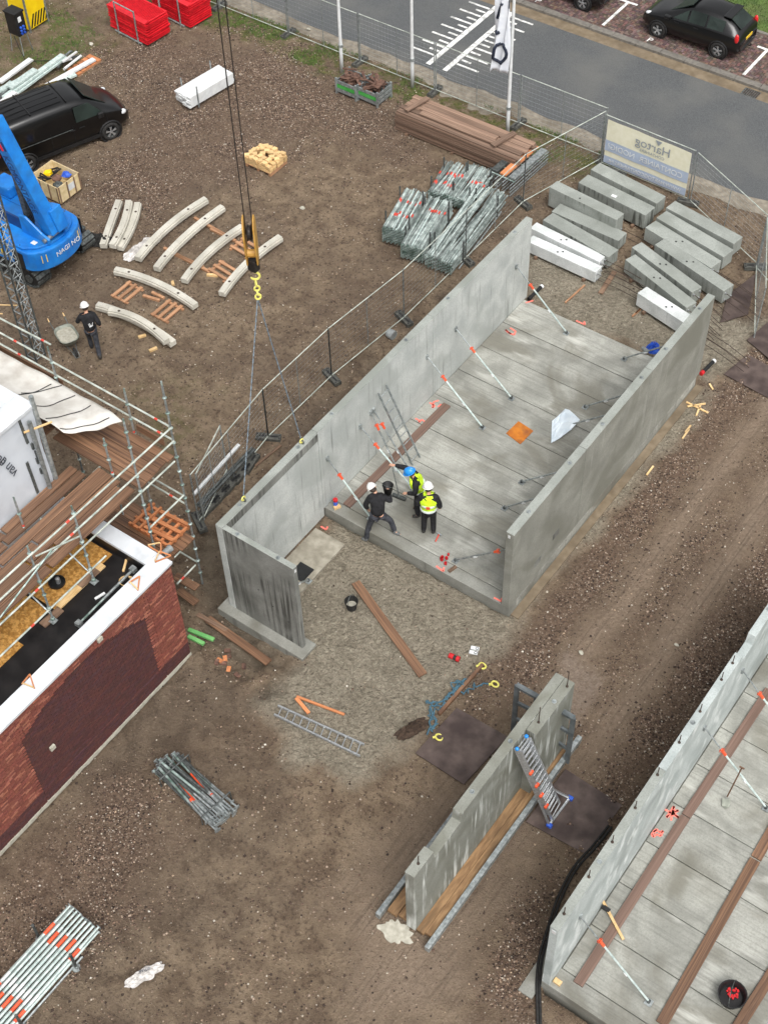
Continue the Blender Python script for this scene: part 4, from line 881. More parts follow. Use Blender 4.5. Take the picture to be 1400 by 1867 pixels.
for i, x in enumerate(bx_[1:]): fence_foot((x, 36.48, 0), PI / 2 + .1 * math.sin(i * 3), ['dark fence block at the top by the red barriers', 'dark fence block at the road fence left of the flagpoles', 'dark fence block beyond the green scrap crates', 'dark fence block behind the timber stack', 'dark fence block beside the flag pole', 'dark fence block at the left end of the banner'][i], 'fence feet')
DG = 'mesh fence panels along the precast wall'
dy = [(-18.06, 36.3), (-19.0, 32.9), (-19.0, 29.5), (-19.02, 26.15), (-19.33, 22.9), (-19.35, 19.95), (-18.95, 16.45)]
dl = ['from the banner down past the beams', 'passing the far end of the wall', 'beside the tube racks', 'beside the grey pipe', 'in the middle of the left wall', 'nearest the scaffold']
for i in range(6): fence((*dy[i], .03), (*dy[i + 1], .03), 'wire fence along the precast wall, ' + dl[i], DG)
fl_ = ['dark fence block in the gap between tube rack and concrete beams', 'dark fence block hidden by the far wall top near the tube racks', 'dark fence block next to the grey pipe by the wall', 'dark fence block where two fence panels meet above the pipe stub', 'dark fence block halfway along the wall fence', 'dark fence block by the orange pallets']
for i in range(1, 7): fence_foot((*dy[i], 0), .5 if i == 5 else (-.35 if i < 5 else -.5), fl_[i - 1], 'fence feet')
fence((-18.9, 16.6, .05), (-19.5, 18.3, .05), 'loose mesh fence panel leaning by the scaffold corner', DG, 1.9)
# pile of spare feet and a white board leaning at the fence
for i in range(5):
    t = fence_foot((-19.05 - .02 * i, 17.05 + .46 * i, .0), PI / 2 + .05 * i, 'dark spare fence block in the row lying by the scaffold corner', 'spare fence feet'); t.location.z = .02
one('board', MB().beam((-19.35, 16.8, .62), (-19.5, 18.9, .62), .09, .06), M['white'], 'long white board resting above the spare fence blocks', 'board')
for i, y in enumerate((16.9, 17.0)): one('batten', MB().beam((-19.2 + .1 * i, 16.7, .35), (-19.3 + .1 * i, 19.2, .35), .07, .05), M['steel_dark'], ['grey batten on the spare fence blocks, nearer one', 'grey batten on the spare fence blocks, farther one'][1 - i], 'batten')
one('plank', MB().beam((-19, 18.91, 0.03), (-18.9, 19.94, 0.03), .08, .03), M['plank'], 'thin plank under the fence block by the wall', 'plank')
# banner fence and the open end on the right
fence((-17.95, 36.15, .03), (-14.62, 36.05, .03), 'mesh fence panel carrying the container hire banner', FG)
bn = thing('banner', 'printed mesh banner seen from behind with mirrored container advert', 'banner', (-16.3, 36.06, .25))
ba, bb_ = V3((-17.85, 36.11, .22)), V3((-14.72, 36.01, .22)); ux = (bb_ - ba).normalized(); LB = (bb_ - ba).length; HB = 1.68
def bquad(u0, u1, v0, v1, off, m_, nm):
    o_ = V3((.03, -1, 0)) * off; rows = []
    for i in range(9):
        u = u0 + (u1 - u0) * i / 8; rows.append([tuple(ba + ux * (LB * u) + V3((0, 0, HB * (v0 + (v1 - v0) * j / 6))) + o_ + V3((0, .014 * math.sin(u * 14) * math.sin((v0 + (v1 - v0) * j / 6) * 5), 0))) for j in range(7)])
    return MB().sheet(rows).build(nm, m_, bn, smooth=True)
bquad(0, 1, 0, 1, 0, mat('banner_cream', (222, 218, 192), (230, 226, 204), 6, .6), 'cloth')
blu = mat('banner_blue', (164, 176, 196), (174, 186, 204), 6, .6); bquad(0, 1, .29, .54, .018, blu, 'blue_band'); bquad(0, 1, 0, .17, .018, blu, 'blue_band')
gry = mat('banner_grey', (140, 146, 152), (150, 156, 160), 6, .6); wht = M['white']
def btext(s_, u, v, size, m_): return text('lettering', s_, size, m_, bn, frame4(ba + ux * (LB * u) + V3((.001, -.032, HB * v)) - bn.location, -ux, (0, 0, 1)) @ Matrix.Identity(4), .002)
for s_, u, v, size, m_ in (('Hartog', .56, .79, .46, gry), ('CONTAINERS', .56, .625, .15, gry), ('CONTAINER', .68, .415, .285, wht), ('NODIG?', .2, .415, .285, wht), ('WWW.HARTOGCONTAINERS.NL', .5, .085, .185, wht)):
    o = btext(s_, u, v, size, m_)
btri = MB().extrude([ba + ux * (LB * .58) + V3((0, -.03, HB * .98)), ba + ux * (LB * .66) + V3((0, -.03, HB * .98)), ba + ux * (LB * .62) + V3((0, -.03, HB * .87))], (0, -.004, 0)).build('arrow_mark', gry, bn)
fence((-14.5, 36.0, .03), (-11.3, 34.4, .03), 'slanting mesh fence panel right of the banner', FG); fence((-11.28, 34.3, .03), (-9.9, 31.4, .03), 'mesh fence panel folded inward at the right frame edge', FG)
fence((-11.2, 34.2, .03), (-8.6, 32.6, .03), 'outer mesh fence panel running out of frame at the right', FG)
fence_foot((-14.55, 35.95, 0), .25, 'dark fence block at the right end of the banner', 'fence feet'); fence_foot((-11.3, 34.3, 0), .6, 'dark fence block under the corner of the right fences', 'fence feet'); fence_foot((-17.3, 36.0, 0), 0, 'dark fence block under the left half of the banner', 'fence feet')
# ------------------------------------------------------------------ flagpoles and flag
for (p, lab) in (((-28.48, 35.6), 'white flagpole behind the green scrap crates, leftmost of three'), ((-25.84, 36.3), 'white flagpole behind the timber stack, middle of three'), ((-21.44, 35.75), 'white flagpole carrying the white flag, rightmost of three')):
    t = thing('flagpole', lab, 'flagpole', (*p, 0), 0, 'white flagpoles')
    MB().lathe((*p, 0), [(.07, 0), (.065, .8), (.055, 3), (.045, 9.5), (.02, 9.55)], 12).build('pole', M['white'], t, smooth=True); MB().lathe((*p, 1.15), [(.085, -.05), (.085, .05)], 10).build('collar', M['steel'], t)
flg = thing('flag', 'white flag with navy lettering hanging from the right flagpole', 'flag', (-21.44, 35.75, 2.5)); fx, fy = -21.46, 35.7
rows = []
def fpt(i, j):
    z = 2.55 + i / 30 * 4.2; w = (.62 - .25 * (i / 30) ** 1.5) * j / 12
    return (fx - w * .93 + .05 * math.sin(j * 1.1 + i * .25), fy - .08 - w * .25 + .1 * math.sin(j * .9 + i * .3) * (j / 12), z - .12 * j / 12 * math.sin(i * .2))
MB().sheet([[fpt(i, j) for j in range(13)] for i in range(31)]).build('cloth', M['flag'], flg, smooth=True, solid=.006)
def fcurve(cx, cy, rx, ry, a0, a1): return [V3(fpt(cy + ry * math.sin(a0 + (a1 - a0) * k / 18), cx + rx * math.cos(a0 + (a1 - a0) * k / 18))) + V3((.012, -.02, 0)) for k in range(19)]
MB().path(fcurve(6, 5.4, 4.4, 2.6, 0, 2 * PI), .055, 5).build('letter', M['navy'], flg); MB().path([V3(fpt(11, j)) + V3((.012, -.025, 0)) for j in (7, 9, 11.5)], .06, 5).build('letter', M['navy'], flg)
MB().path([V3(fpt(17.5, 7)) + V3((.012, -.025, 0)), V3(fpt(17.8, 8.5)) + V3((.012, -.025, 0)), V3(fpt(16.5, 10)) + V3((.012, -.025, 0)), V3(fpt(14, 11.2)) + V3((.012, -.025, 0))], .05, 5).build('letter', M['navy'], flg); MB().path([V3(fpt(19, 3)) + V3((.012, -.025, 0)), V3(fpt(17, 2)) + V3((.012, -.025, 0))], .02, 5).build('letter', M['navy'], flg)
# ------------------------------------------------------------------ timber stack (each plank its own)
random.seed(41); GT = 'planks of the big timber stack'
A0, A1 = V3((-24.87, 33.92, 0)), V3((-20.69, 33.91, 0))
ax = (A1 - A0).normalized(); ay = V3((-ax.y, ax.x, 0)); LS = 4.9; c0 = A0 + ax * .0
layers = 13; th = .062; nwide = 5; pw = .225
for i in range(layers):
    for j in range(nwide):
        if 0 < j < nwide - 1 and i < layers - 1 and i > 0: continue
        o = ay * (j * (pw + .012) + rr(-.015, .015) + (.05 if i < 5 else 0)) + ax * (rr(-.06, .06) + (.12 if i > 8 else 0)); z = .1 + i * th
        a = c0 + o; b = a + ax * (LS + rr(-.08, .08))
        tag(bar('timber_plank', (a.x, a.y, z), (b.x, b.y, z), pw - rr(0, .02), th - .012, M['timber_stack']), 'weathered brown plank in the big stack below the flagpoles', 'plank', GT)
zt_ = .1 + layers * th
for k, (j, s0, s1) in enumerate(((1.0, .9, 3.9), (1.95, .75, 3.85), (2.9, .8, 4.0))):
    a = c0 + ay * (j * .24) + ax * s0; b = c0 + ay * (j * .24) + ax * s1; tag(bar('timber_plank', (a.x, a.y, zt_), (b.x, b.y, zt_), .22, .05, M['timber_stack']), 'long loose plank lying on top of the big timber stack', 'plank', 'loose planks on the stack')
for k, (s, lab) in enumerate(((.55, 'short plank laid across the upper left end of the timber stack'), (4.1, 'short plank laid across the lower right end of the timber stack'))):
    a = c0 + ax * (s - .1) + ay * -.02; b = c0 + ax * (s + .12) + ay * 1.0; tag(bar('timber_plank', (a.x, a.y, zt_ + .07), (b.x, b.y, zt_ + .07), .2, .05, M['timber_stack']), lab, 'plank')
for s in (.5, 2.4, 4.4): a = c0 + ax * s + ay * -.12; b = c0 + ax * s + ay * 1.15; tag(bar('bearer', (a.x, a.y, .035), (b.x, b.y, .035), .09, .07, M['plank']), 'timber bearer under the big timber stack', 'bearer', 'bearers of the stack')
# ------------------------------------------------------------------ green scrap crates
def scrap_crate(p, rz, lab, clab):
    t = thing('metal_crate', lab, 'crate', p, rz); W_, D_, Hh = .86, .8, .6
    for sx in (-1, 1):
        for sy in (-1, 1): MB().beam((sx * W_ / 2, sy * D_ / 2, 0), (sx * W_ / 2, sy * D_ / 2, Hh + .06), .07, .07).build('corner_post', M['steel'], t, local=True)
    for sy in (-1, 1):
        for k, z in enumerate((.2, .36, .52)): MB().box(-W_ / 2, sy * D_ / 2 - .015, z - .065, W_ / 2, sy * D_ / 2 + .015, z + .065).build('side_panel', M['green'] if sy < 0 and k == 1 else M['steel'], t, local=True)
    for sx in (-1, 1):
        for z in (.2, .36, .52): MB().box(sx * W_ / 2 - .015, -D_ / 2, z - .055, sx * W_ / 2 + .015, D_ / 2, z + .055).build('side_panel', M['steel'], t, local=True)
    MB().box(-W_ / 2, -D_ / 2, .1, W_ / 2, D_ / 2, .13).build('floor', M['steel_dark'], t, local=True)
    for k in range(26):
        c = V3(p) + Matrix.Rotation(rz, 3, 'Z') @ V3((rr(-.32, .32), rr(-.28, .28), .45 + rr(0, .3))); d = V3((rr(-1, 1), rr(-1, 1), rr(-.25, .25))).normalized() * rr(.12, .3)
        tag(bar('scrap_wood', c - d, c + d, rr(.06, .14), rr(.02, .05), M['bark']), clab, 'scrap wood', clab)
scrap_crate((-27.44, 34.88, 0), -.0, 'galvanised crate with green front boards holding scrap wood, left of the pair', 'dark scrap wood in the left galvanised crate'); scrap_crate((-26.54, 34.96, 0), -.02, 'galvanised crate with green front boards holding scrap wood, right of the pair', 'dark scrap wood in the right galvanised crate')
# ------------------------------------------------------------------ racks of scaffold tubes
def tube_rack(a, b, width, height, lab, tlab, n, r=.024, m_='white_tube', red=(), green=True, skew=.03, rows=None):
    """rack with four corner posts and loose tubes from a to b"""
    a, b = V3(a), V3(b); d = (b - a).normalized(); s = V3((-d.y, d.x, 0)); t = thing('tube_rack', lab, 'rack', a); L = (b - a).length
    for u in (.18, .82):
        for v in (-.5, .5):
            p = a + d * L * u + s * width * v * 1.06; rod('post', p, p + V3((0, 0, height + .3)), .028, M['steel_dark'], t)
        rod('cross_bar', a + d * L * u - s * width * .55 + V3((0, 0, .08)), a + d * L * u + s * width * .55 + V3((0, 0, .08)), .03, M['steel_dark'], t)
    for v in (-.53, .53): rod('runner', a + d * L * .1 + s * width * v + V3((0, 0, .05)), a + d * L * .9 + s * width * v + V3((0, 0, .05)), .028, M['steel'], t)
    cols_ = int(width / (r * 2.45)); z = .13 + r; k = 0; rws = max(1, int((height - .1) / (r * 1.95)))
    for i in range(rws):
        top = i >= rws - 2
        for j in range(cols_):
            if not top and 0 < j < cols_ - 1: continue
            o = s * ((j + .5) / cols_ - .5) * width + V3((0, 0, z + i * r * 1.9)); e = rr(-.07, .07)
            sk = s * rr(-skew, skew) * (2 if top else .4); p, q = a + o + d * e, b + o + d * e + sk
            tag(rod('scaffold_tube', p, q, r, M[m_] if random.random() < .86 else M['white_tube']), tlab, 'tube', tlab)
            if top:
                for rd in red:
                    if random.random() < .4: c = p.lerp(q, rd + rr(-.015, .015)); tag(rod('orange_sleeve', c - d * .07, c + d * .07, r + .004, M['red_tip']), 'orange sleeve on a tube; ' + tlab, 'sleeve', 'sleeves; ' + tlab)
    if green:
        for i in range(rws): 
            for j in range(0, cols_): 
                o = s * ((j + .5) / cols_ - .5) * width + V3((0, 0, z + i * r * 1.9)); MB().box(*(V3(a + o - d * .06) - V3((.02, .02, .03))), *(V3(a + o - d * .02) + V3((.02, .02, .03)))).build('end_fitting', M['steel_dark'] if m_ == 'steel' else M['steel_green'], t) if (i + j) % 2 == 0 else None
    return t
random.seed(43)
tube_rack((-21.31, 31.37, 0), (-21.66, 33.04, 0), .75, .5, 'rack of short scaffold tubes next to the timber stack, upper left rack', 'short tube in the upper left rack beside the timber stack', 1, .026, 'tube_grey', (.3, .62), skew=.08)
tube_rack((-20.55, 31.48, 0), (-20.86, 33.33, 0), .78, .5, 'rack of short scaffold tubes with pink bands, upper right rack', 'short tube in the upper rack with pink bands', 1, .026, 'tube_grey', (.55,), skew=.06)
tube_rack((-21.31, 28.82, 0), (-21.85, 30.8, 0), .75, .72, 'rack of grey scaffold tubes with orange bands, leftmost lower rack', 'grey tube in the leftmost lower rack', 1, .026, 'tube_grey', (.35, .7))
tube_rack((-20.35, 28.5, 0), (-20.91, 30.96, 0), .78, .68, 'rack of pale scaffold tubes in the middle of the lower racks', 'pale tube in the middle lower rack', 1, .026, 'tube_grey', (.75,), skew=.05)
tube_rack((-19.38, 28.56, 0), (-19.91, 32.45, 0), .95, .62, 'rack of long pale scaffold tubes beside the wire fence', 'long tube in the rack beside the wire fence', 1, .03, 'tube_grey', (), skew=.14)
fs_ = thing('frame_stack', 'flat stack of grey scaffold frames and deck panels beside the timber stack', 'scaffold frames', (-19.7, 33.4, 0))
a, b = V3((-20.04, 32.92, 0)), V3((-19.96, 35.19, 0)); d = (b - a).normalized(); s = V3((-d.y, d.x, 0)); L = (b - a).length
for i in range(4):
    z = .1 + i * .14
    for v in (-.5, -.2, .1, .4): rod('frame_tube', a + s * v + V3((0, 0, z)), b + s * (v + rr(-.02, .02)) + V3((0, 0, z)), .022, M['steel'], fs_)
for k in range(5): rod('frame_tube', a + d * L * (.1 + .2 * k) - s * .55 + V3((0, 0, .55)), a + d * L * (.1 + .2 * k) + s * .45 + V3((0, 0, .55)), .024, M['steel_green'], fs_)
for v, m_ in ((.3, 'steel_dark'), (-.05, 'timber_orange'), (-.4, 'steel')): bar('deck_panel', a + s * v + d * .25 + V3((0, 0, .62)), b + s * v - d * .1 + V3((0, 0, .62)), .24, .06, M[m_], fs_)
# ------------------------------------------------------------------ concrete beams with starter bars
beam_bars = {}
def cbeam(p, q, w, h, m_, lab, bars=None, n=4, holes=0, z0=.1):
    p, q = V3(p), V3(q); p.z = q.z = 0; d = (q - p).normalized(); s = V3((-d.y, d.x, 0)); t = thing('concrete_beam', lab, 'concrete beam', p + V3((0, 0, z0)))
    MB().beam(p + V3((0, 0, z0 + h / 2)), q + V3((0, 0, z0 + h / 2)), w, h).build('concrete', M[m_], t, bev=.015); cc = t.children[0]
    if bars:
        e = q if bars > 0 else p; dd = d if bars > 0 else -d
        for v, z in ((-.3, .25), (.3, .25), (-.3, .75), (.3, .75))[:n]:
            c = e + s * w * v + V3((0, 0, z0 + h * z)); MB().path([c - dd * .02, c + dd * abs(bars) * .5, c + dd * abs(bars) + V3((0, 0, -.06 - rr(0, .05)))], .011, 5).build('starter_bar', M['rebar'], cc)
            MB().lathe(c, [(.03, -.01), (.03, .05), (.01, .055)], 8, dd).build('duct', M['alu'], cc)
    for k in range(holes):
        u = (.42, .47, .78)[k]; c = p.lerp(q, u) + s * w * (.15 if k % 2 else -.15) + V3((0, 0, z0 + h - .003)); MB().lathe(c, [(.035, 0), (.035, .006), (.001, .006)], 8).build('socket', M['black'], cc)
    for u in (.15, .85): c = p.lerp(q, u); bar('bearer', c - s * w * .7 + V3((0, 0, z0 / 2)), c + s * w * .7 + V3((0, 0, z0 / 2)), .09, z0 - .004, M['plank'], t)
    return t
bw_ = .52
for p, q, w, h, m_, lab, bars, n, holes in (
    ((-17.72, 35.29, 0.65), (-15.06, 34.94, 0.65), .5, .5, 'beam', 'grey concrete beam nearest the banner', 0, 0, 0),
    ((-17.68, 34.44, 0.65), (-15.04, 34.18, 0.65), .55, .55, 'beam_dark', 'grey streaked concrete beam second from the banner with a white label', 0, 0, 0),
    ((-18.22, 33.42, 0.85), (-15.59, 33.18, 0.85), .42, .75, 'beam', 'tall pale grey concrete beam at the fence with two bars sticking out', 1.6, 2, 1),
    ((-17.73, 32.83, 0.5), (-15.21, 32.75, 0.5), .5, .4, 'beam_dark', 'grey concrete beam just in front of the tall pale one', 0, 0, 0),
    ((-17.68, 32.25, 0.55), (-15.03, 31.84, 0.55), .5, .45, 'beam_dark', 'dark streaked concrete beam between the tall one and the white pair', 0, 0, 0),
    ((-17.86, 31.67, 0.5), (-15.21, 31.48, 0.5), .36, .4, 'beam_white', 'white limed concrete beam, rear one of the white pair', 1.7, 4, 2),
    ((-17.59, 31.04, 0.5), (-15.04, 30.97, 0.5), .36, .42, 'beam_white', 'white limed concrete beam, front one of the white pair by the sand', 1.7, 4, 2),
    ((-14.71, 34.92, 0.6), (-12.1, 34.52, 0.6), .48, .5, 'beam', 'grey concrete beam in the right group nearest the road', 0, 0, 0),
    ((-14.71, 34.31, 0.6), (-12.06, 33.79, 0.6), .5, .5, 'beam', 'grey concrete beam second from the road in the right group', 0, 0, 0),
    ((-14.76, 33.69, 0.6), (-12.14, 33.11, 0.6), .5, .5, 'beam', 'grey concrete beam third from the road in the right group', 1.9, 3, 2),
    ((-14.1, 33.1, 0.6), (-11.32, 32.36, 0.6), .46, .5, 'beam_dark', 'long dark sided concrete beam fourth from the road in the right group', 1.3, 3, 2),
    ((-14.62, 32.56, 0.6), (-12.08, 31.75, 0.6), .42, .5, 'beam', 'skewed pale concrete beam fifth from the road', 1.3, 4, 2),
    ((-14.5, 31.94, 0.6), (-11.89, 31.05, 0.6), .42, .5, 'beam', 'skewed grey concrete beam sixth from the road', 1.2, 4, 2),
    ((-13.45, 30.82, 0.6), (-11.1, 30.31, 0.6), .42, .5, 'beam_white', 'white concrete beam running behind the far right wall', 1.7, 4, 2)):
    cbeam(p, q, w, h, m_, lab, bars, n, holes)
one('label_sheet', MB().box(*(V3((-16.38, 34.19, 0.66)) - V3((.09, .06, 0))), *(V3((-16.38, 34.19, 0.66)) + V3((.09, .06, .004)))), M['white'], 'white label sheet on a grey concrete beam', 'label')
for p, q, lab in (((-14.68, 30.54, 0.03), (-14.83, 31.67, 0.03), 'brown plank poking out between the white beams and the skewed beams'), ((-15.36, 29.56, 0.03), (-15.28, 30.59, 0.03), 'thin stick on the sand in front of the white beams'), ((-13.36, 30.18, 0.03), (-13.31, 30.78, 0.03), 'short batten under the white beam at the right wall'), ((-13.34, 30.34, 0.03), (-13.29, 30.94, 0.03), 'short orange batten beside the white beam')):
    one('plank', MB().beam(p, q, .05 if 'stick' in lab or 'batten' in lab else .16, .04), M['plank'] if 'plank' in lab else M['batten'], lab, 'plank')
# steel road plates
for poly, lab in (([(-10.07, 13.98, 0), (-9.97, 15.59, 0), (-8.51, 15.62, 0), (-8.66, 13.95, 0)], 'rusty steel road plate behind the standing panel'), ([(-6.96, 13.97, 0), (-6.93, 15.66, 0), (-5.37, 15.6, 0), (-5.41, 14.06, 0)], 'rusty steel road plate under the aluminium ladder'),
                  ([(-9.93, 29.51, 0), (-9.73, 30.65, 0), (-8.63, 30.51, 0), (-8.42, 29.36, 0)], 'rusty steel plate at the right frame edge, nearer one'), ([(-10.03, 31.18, 0), (-9.85, 32.29, 0), (-9.06, 32.13, 0), (-8.71, 30.68, 0)], 'rusty steel plate at the right frame edge, farther one'), ([(-11.03, 31.43, 0), (-11.42, 32.65, 0), (-11.14, 34.07, 0), (-10.51, 32.22, 0)], 'purple brown rusty plate under the starter bars')):
    one('road_plate', MB().prism([p[:2] for p in poly], .03, .055), M['plate'], lab, 'steel plate')

# ------------------------------------------------------------------ curved lintels on battens
def lintel(p, m_, q, w, h, z0, lab, rib=True):
    """arc through p, m_, q (points on the ground), lying flat"""
    t = thing('curved_lintel', lab, 'lintel', (*V3(m_).xy, z0)); p, m_, q = V3(p), V3(m_), V3(q); n = 18; L, R_ = [], []
    pts = [(1 - u) * (1 - 2 * u) * p + 4 * u * (1 - u) * m_ + u * (2 * u - 1) * q for u in (k / n for k in range(n + 1))]
    prof = []
    for k in range(n + 1):
        d = (pts[min(k + 1, n)] - pts[max(k - 1, 0)]); d.z = 0; d.normalize(); s = V3((-d.y, d.x, 0)); c = pts[k].copy(); c.z = z0
        prof.append([c + s * w / 2, c + s * w / 2 + V3((0, 0, h)), c - s * w * .32 + V3((0, 0, h)), c - s * w * .34 + V3((0, 0, h * .72)), c - s * w / 2 + V3((0, 0, h * .7)), c - s * w / 2])
    vs = [v for r in prof for v in r]; fs = []
    for k in range(n):
        for j in range(6): fs.append((k * 6 + j, k * 6 + (j + 1) % 6, k * 6 + 6 + (j + 1) % 6, k * 6 + 6 + j))
    fs += [tuple(reversed(range(6))), tuple(range(n * 6, n * 6 + 6))]
    mb = MB(); mb.add(vs, fs); mb.build('concrete', M['lintel'], t)
    for u in (.2, .8):
        c = pts[int(u * n)]; MB().lathe((c.x, c.y, z0 + h - .002), [(.045, 0), (.045, .006), (.001, .006)], 8).build('socket', M['rebar'], t)
    return t
zl = .13
lintel((-27.52, 23.5, 0), (-27.78, 25.26, 0), (-27.65, 27.02, 0), .23, .17, zl, 'long curved concrete lintel, first from the left of the four in a row')
lintel((-26.7, 23.48, 0), (-26.97, 25.18, 0), (-26.93, 27.02, 0), .23, .17, zl, 'long curved concrete lintel, second from the left of the four in a row')
lintel((-25.6, 23.54, 0), (-25.85, 25.06, 0), (-25.75, 26.6, 0), .23, .17, zl, 'curved concrete lintel, third of the four in a row')
lintel((-24.23, 23.74, 0), (-24.48, 25.31, 0), (-24.4, 26.89, 0), .23, .17, zl, 'curved concrete lintel under the crane hook, fourth of the row')
lintel((-27.75, 22.68, 0), (-26.24, 22.96, 0), (-24.55, 22.85, 0), .23, .17, zl, 'curved concrete lintel lying across below the row of four')
lintel((-27.09, 21.15, 0), (-25.62, 21.35, 0), (-24.02, 21.21, 0), .23, .17, zl, 'curved concrete lintel underneath the doubled pair beside the barrow'); lintel((-26.44, 21.04, 0.35), (-25.39, 21.25, 0.35), (-24.08, 21.02, 0.35), .23, .17, .33, 'curved concrete lintel lying on top of the doubled pair')
lintel((-28.9, 23.37, 0), (-29.49, 24.4, 0), (-30.02, 25.35, 0), .23, .17, .1, 'short curved concrete lintel, left of the bundle of three'); lintel((-28.38, 23.59, 0), (-28.82, 24.65, 0), (-29.42, 25.61, 0), .23, .17, .1, 'short curved concrete lintel, right of the bundle of three'); lintel((-28.48, 23.39, 0.3), (-28.92, 24.41, 0.3), (-29.56, 25.37, 0.3), .23, .17, .28, 'short curved concrete lintel, lifted middle one of the bundle of three')
random.seed(51)
for i, (p, q) in enumerate((((-27.51, 26.22, 0), (-25.89, 26.1, 0)), ((-27.33, 24.51, 0), (-25.42, 24.45, 0)), ((-26.7, 26.09, 0), (-25.64, 26.08, 0)), ((-26.88, 24.48, 0), (-25.66, 24.51, 0)))): tag(bar('batten', (*p[:2], .06), (*q[:2], .06), .09, .08, M['batten']), 'orange brown batten under the row of curved lintels', 'batten', 'battens under the lintel row')
def slat_pallet(c, dirv, lab, n=3, L=.85):
    t = thing('slat_pallet', lab, 'pallet', c); c = V3(c); d = V3(dirv).normalized(); s = V3((-d.y, d.x, 0))
    for k in range(n): bar('slat', c + s * (k - (n - 1) / 2) * .24 - d * L / 2 + V3((0, 0, .085)), c + s * (k - (n - 1) / 2) * .24 + d * L / 2 + V3((0, 0, .085)), .1, .05, M['batten'], t)
    for u in (-.35, .35): bar('crosspiece', c + d * u - s * n * .12 + V3((0, 0, .03)), c + d * u + s * n * .12 + V3((0, 0, .03)), .08, .06, M['batten'], t)
slat_pallet((-26.87, 22.25, 0), (0, 1, 0), 'slatted timber frame under the left end of the cross lintel'); slat_pallet((-25.26, 22.31, 0), (0, 1, 0), 'slatted timber frame under the right end of the cross lintel'); slat_pallet((-25.02, 24.73, 0), (1, -.1, 0), 'slatted timber frame under the lintel below the hook'); slat_pallet((-25.15, 25.99, 0), (1, -.1, 0), 'slatted timber frame beside the hook block')
for p, q, lab in (((-26.37, 22.43, 0), (-25.79, 22.55, 0), 'loose batten near the cross lintel, left one'), ((-26.24, 22.7, 0), (-25.74, 22.71, 0), 'loose batten near the cross lintel, right one'), ((-25.22, 20.94, 0.12), (-25.09, 21.14, 0.12), 'round stub of wood under the doubled lintels, upper'), ((-24.54, 20.68, 0.12), (-24.45, 20.92, 0.12), 'round stub of wood under the doubled lintels, lower'), ((-25.35, 24.31, 0), (-25.03, 24.47, 0), 'pale offcut lying between the curved lintels'), ((-26.05, 23.45, 0), (-25.91, 23.34, 0), 'small pale chip of wood between the lintels')):
    one('batten', MB().beam((*p[:2], .05), (*q[:2], .05), .09, .07), M['timber_new'] if 'pale' in lab or 'stub' in lab else M['batten'], lab, 'batten')
# crumpled foil and tarpaulin by the bundle of three
def crumple(name, c, rx, ry, h, m_, lab, cat, seed, rot=0, n=14):
    random.seed(seed); R = Matrix.Rotation(rot, 3, 'Z'); rows = []
    for i in range(n + 1):
        row = []
        for j in range(n + 1):
            u, v = i / n * 2 - 1, j / n * 2 - 1; k = .75 + .25 * mnoise.noise(V3((u * 2 + seed, v * 2, 0)))
            r2 = max(0, 1 - max(abs(u), abs(v)) ** 2.2); z = h * r2 * (.5 + abs(mnoise.noise(V3((u * 3 + seed, v * 3, 1)))) * 1.8) + .01
            row.append(tuple(V3(c) + R @ V3((u * rx * k * (1 - .25 * v * v), v * ry * k * (1 - .25 * u * u), z))))
        rows.append(row)
    return one(name, MB().sheet(rows), m_, lab, cat, smooth=False)
crumple('plastic_foil', (-27.93, 24.07, 0.02), .35, .95, .22, M['foil'], 'crumpled clear plastic foil beside the bundle of three lintels', 'foil', 3, -.1); crumple('dark_sheet', (-29.33, 23.61, 0.02), .75, .38, .25, M['rubber'], 'crumpled black sheet left of the bundle of lintels', 'sheet', 5, .4)
crumple('plastic_bag', (-11.73, 6.19, 0.02), .2, .62, .12, M['foil'], 'crumpled clear plastic bag lying on the mud at lower left', 'bag', 9, -.42)
bg_ = bpy.data.objects['plastic_bag']
text('lettering', 'Price', .12, M['ink'], bg_, frame4((.0, .05, .19), (.45, .9, 0), (-.9, .45, 0)), .001)
# ------------------------------------------------------------------ wood offcuts on a pallet
p0 = V3((-27.38, 29.83, 0)); random.seed(61)
pw_ = thing('wooden_pallet', 'timber pallet under the pile of yellow wood blocks', 'pallet', p0)
for k in range(5): bar('slat', p0 + V3((-.55, -.4 + k * .2, .12)), p0 + V3((.55, -.4 + k * .2, .12)), .12, .03, M['batten'], pw_)
for k in range(3): bar('bearer', p0 + V3((-.5 + k * .5, -.45, .055)), p0 + V3((-.5 + k * .5, .45, .055)), .1, .1, M['batten'], pw_)
for i in range(6):
    for j in range(5):
        for k in range(4):
            if k < 3 and 0 < i < 5 and 0 < j < 4: continue
            if k == 3 and random.random() < .25: continue
            c = p0 + V3((-.48 + i * .19 + rr(-.02, .02), -.38 + j * .19 + rr(-.02, .02), .17 + k * .085)); a = rr(-.2, .2) + (rr(-1.5, 1.5) if k == 3 else 0); d = V3((math.cos(a), math.sin(a), 0)) * .09
            tag(bar('wood_block', c - d, c + d, .15, .075, M['timber_new']), 'yellow wood block stacked on the small pallet in the yard', 'wood block', 'wood blocks on the pallet')
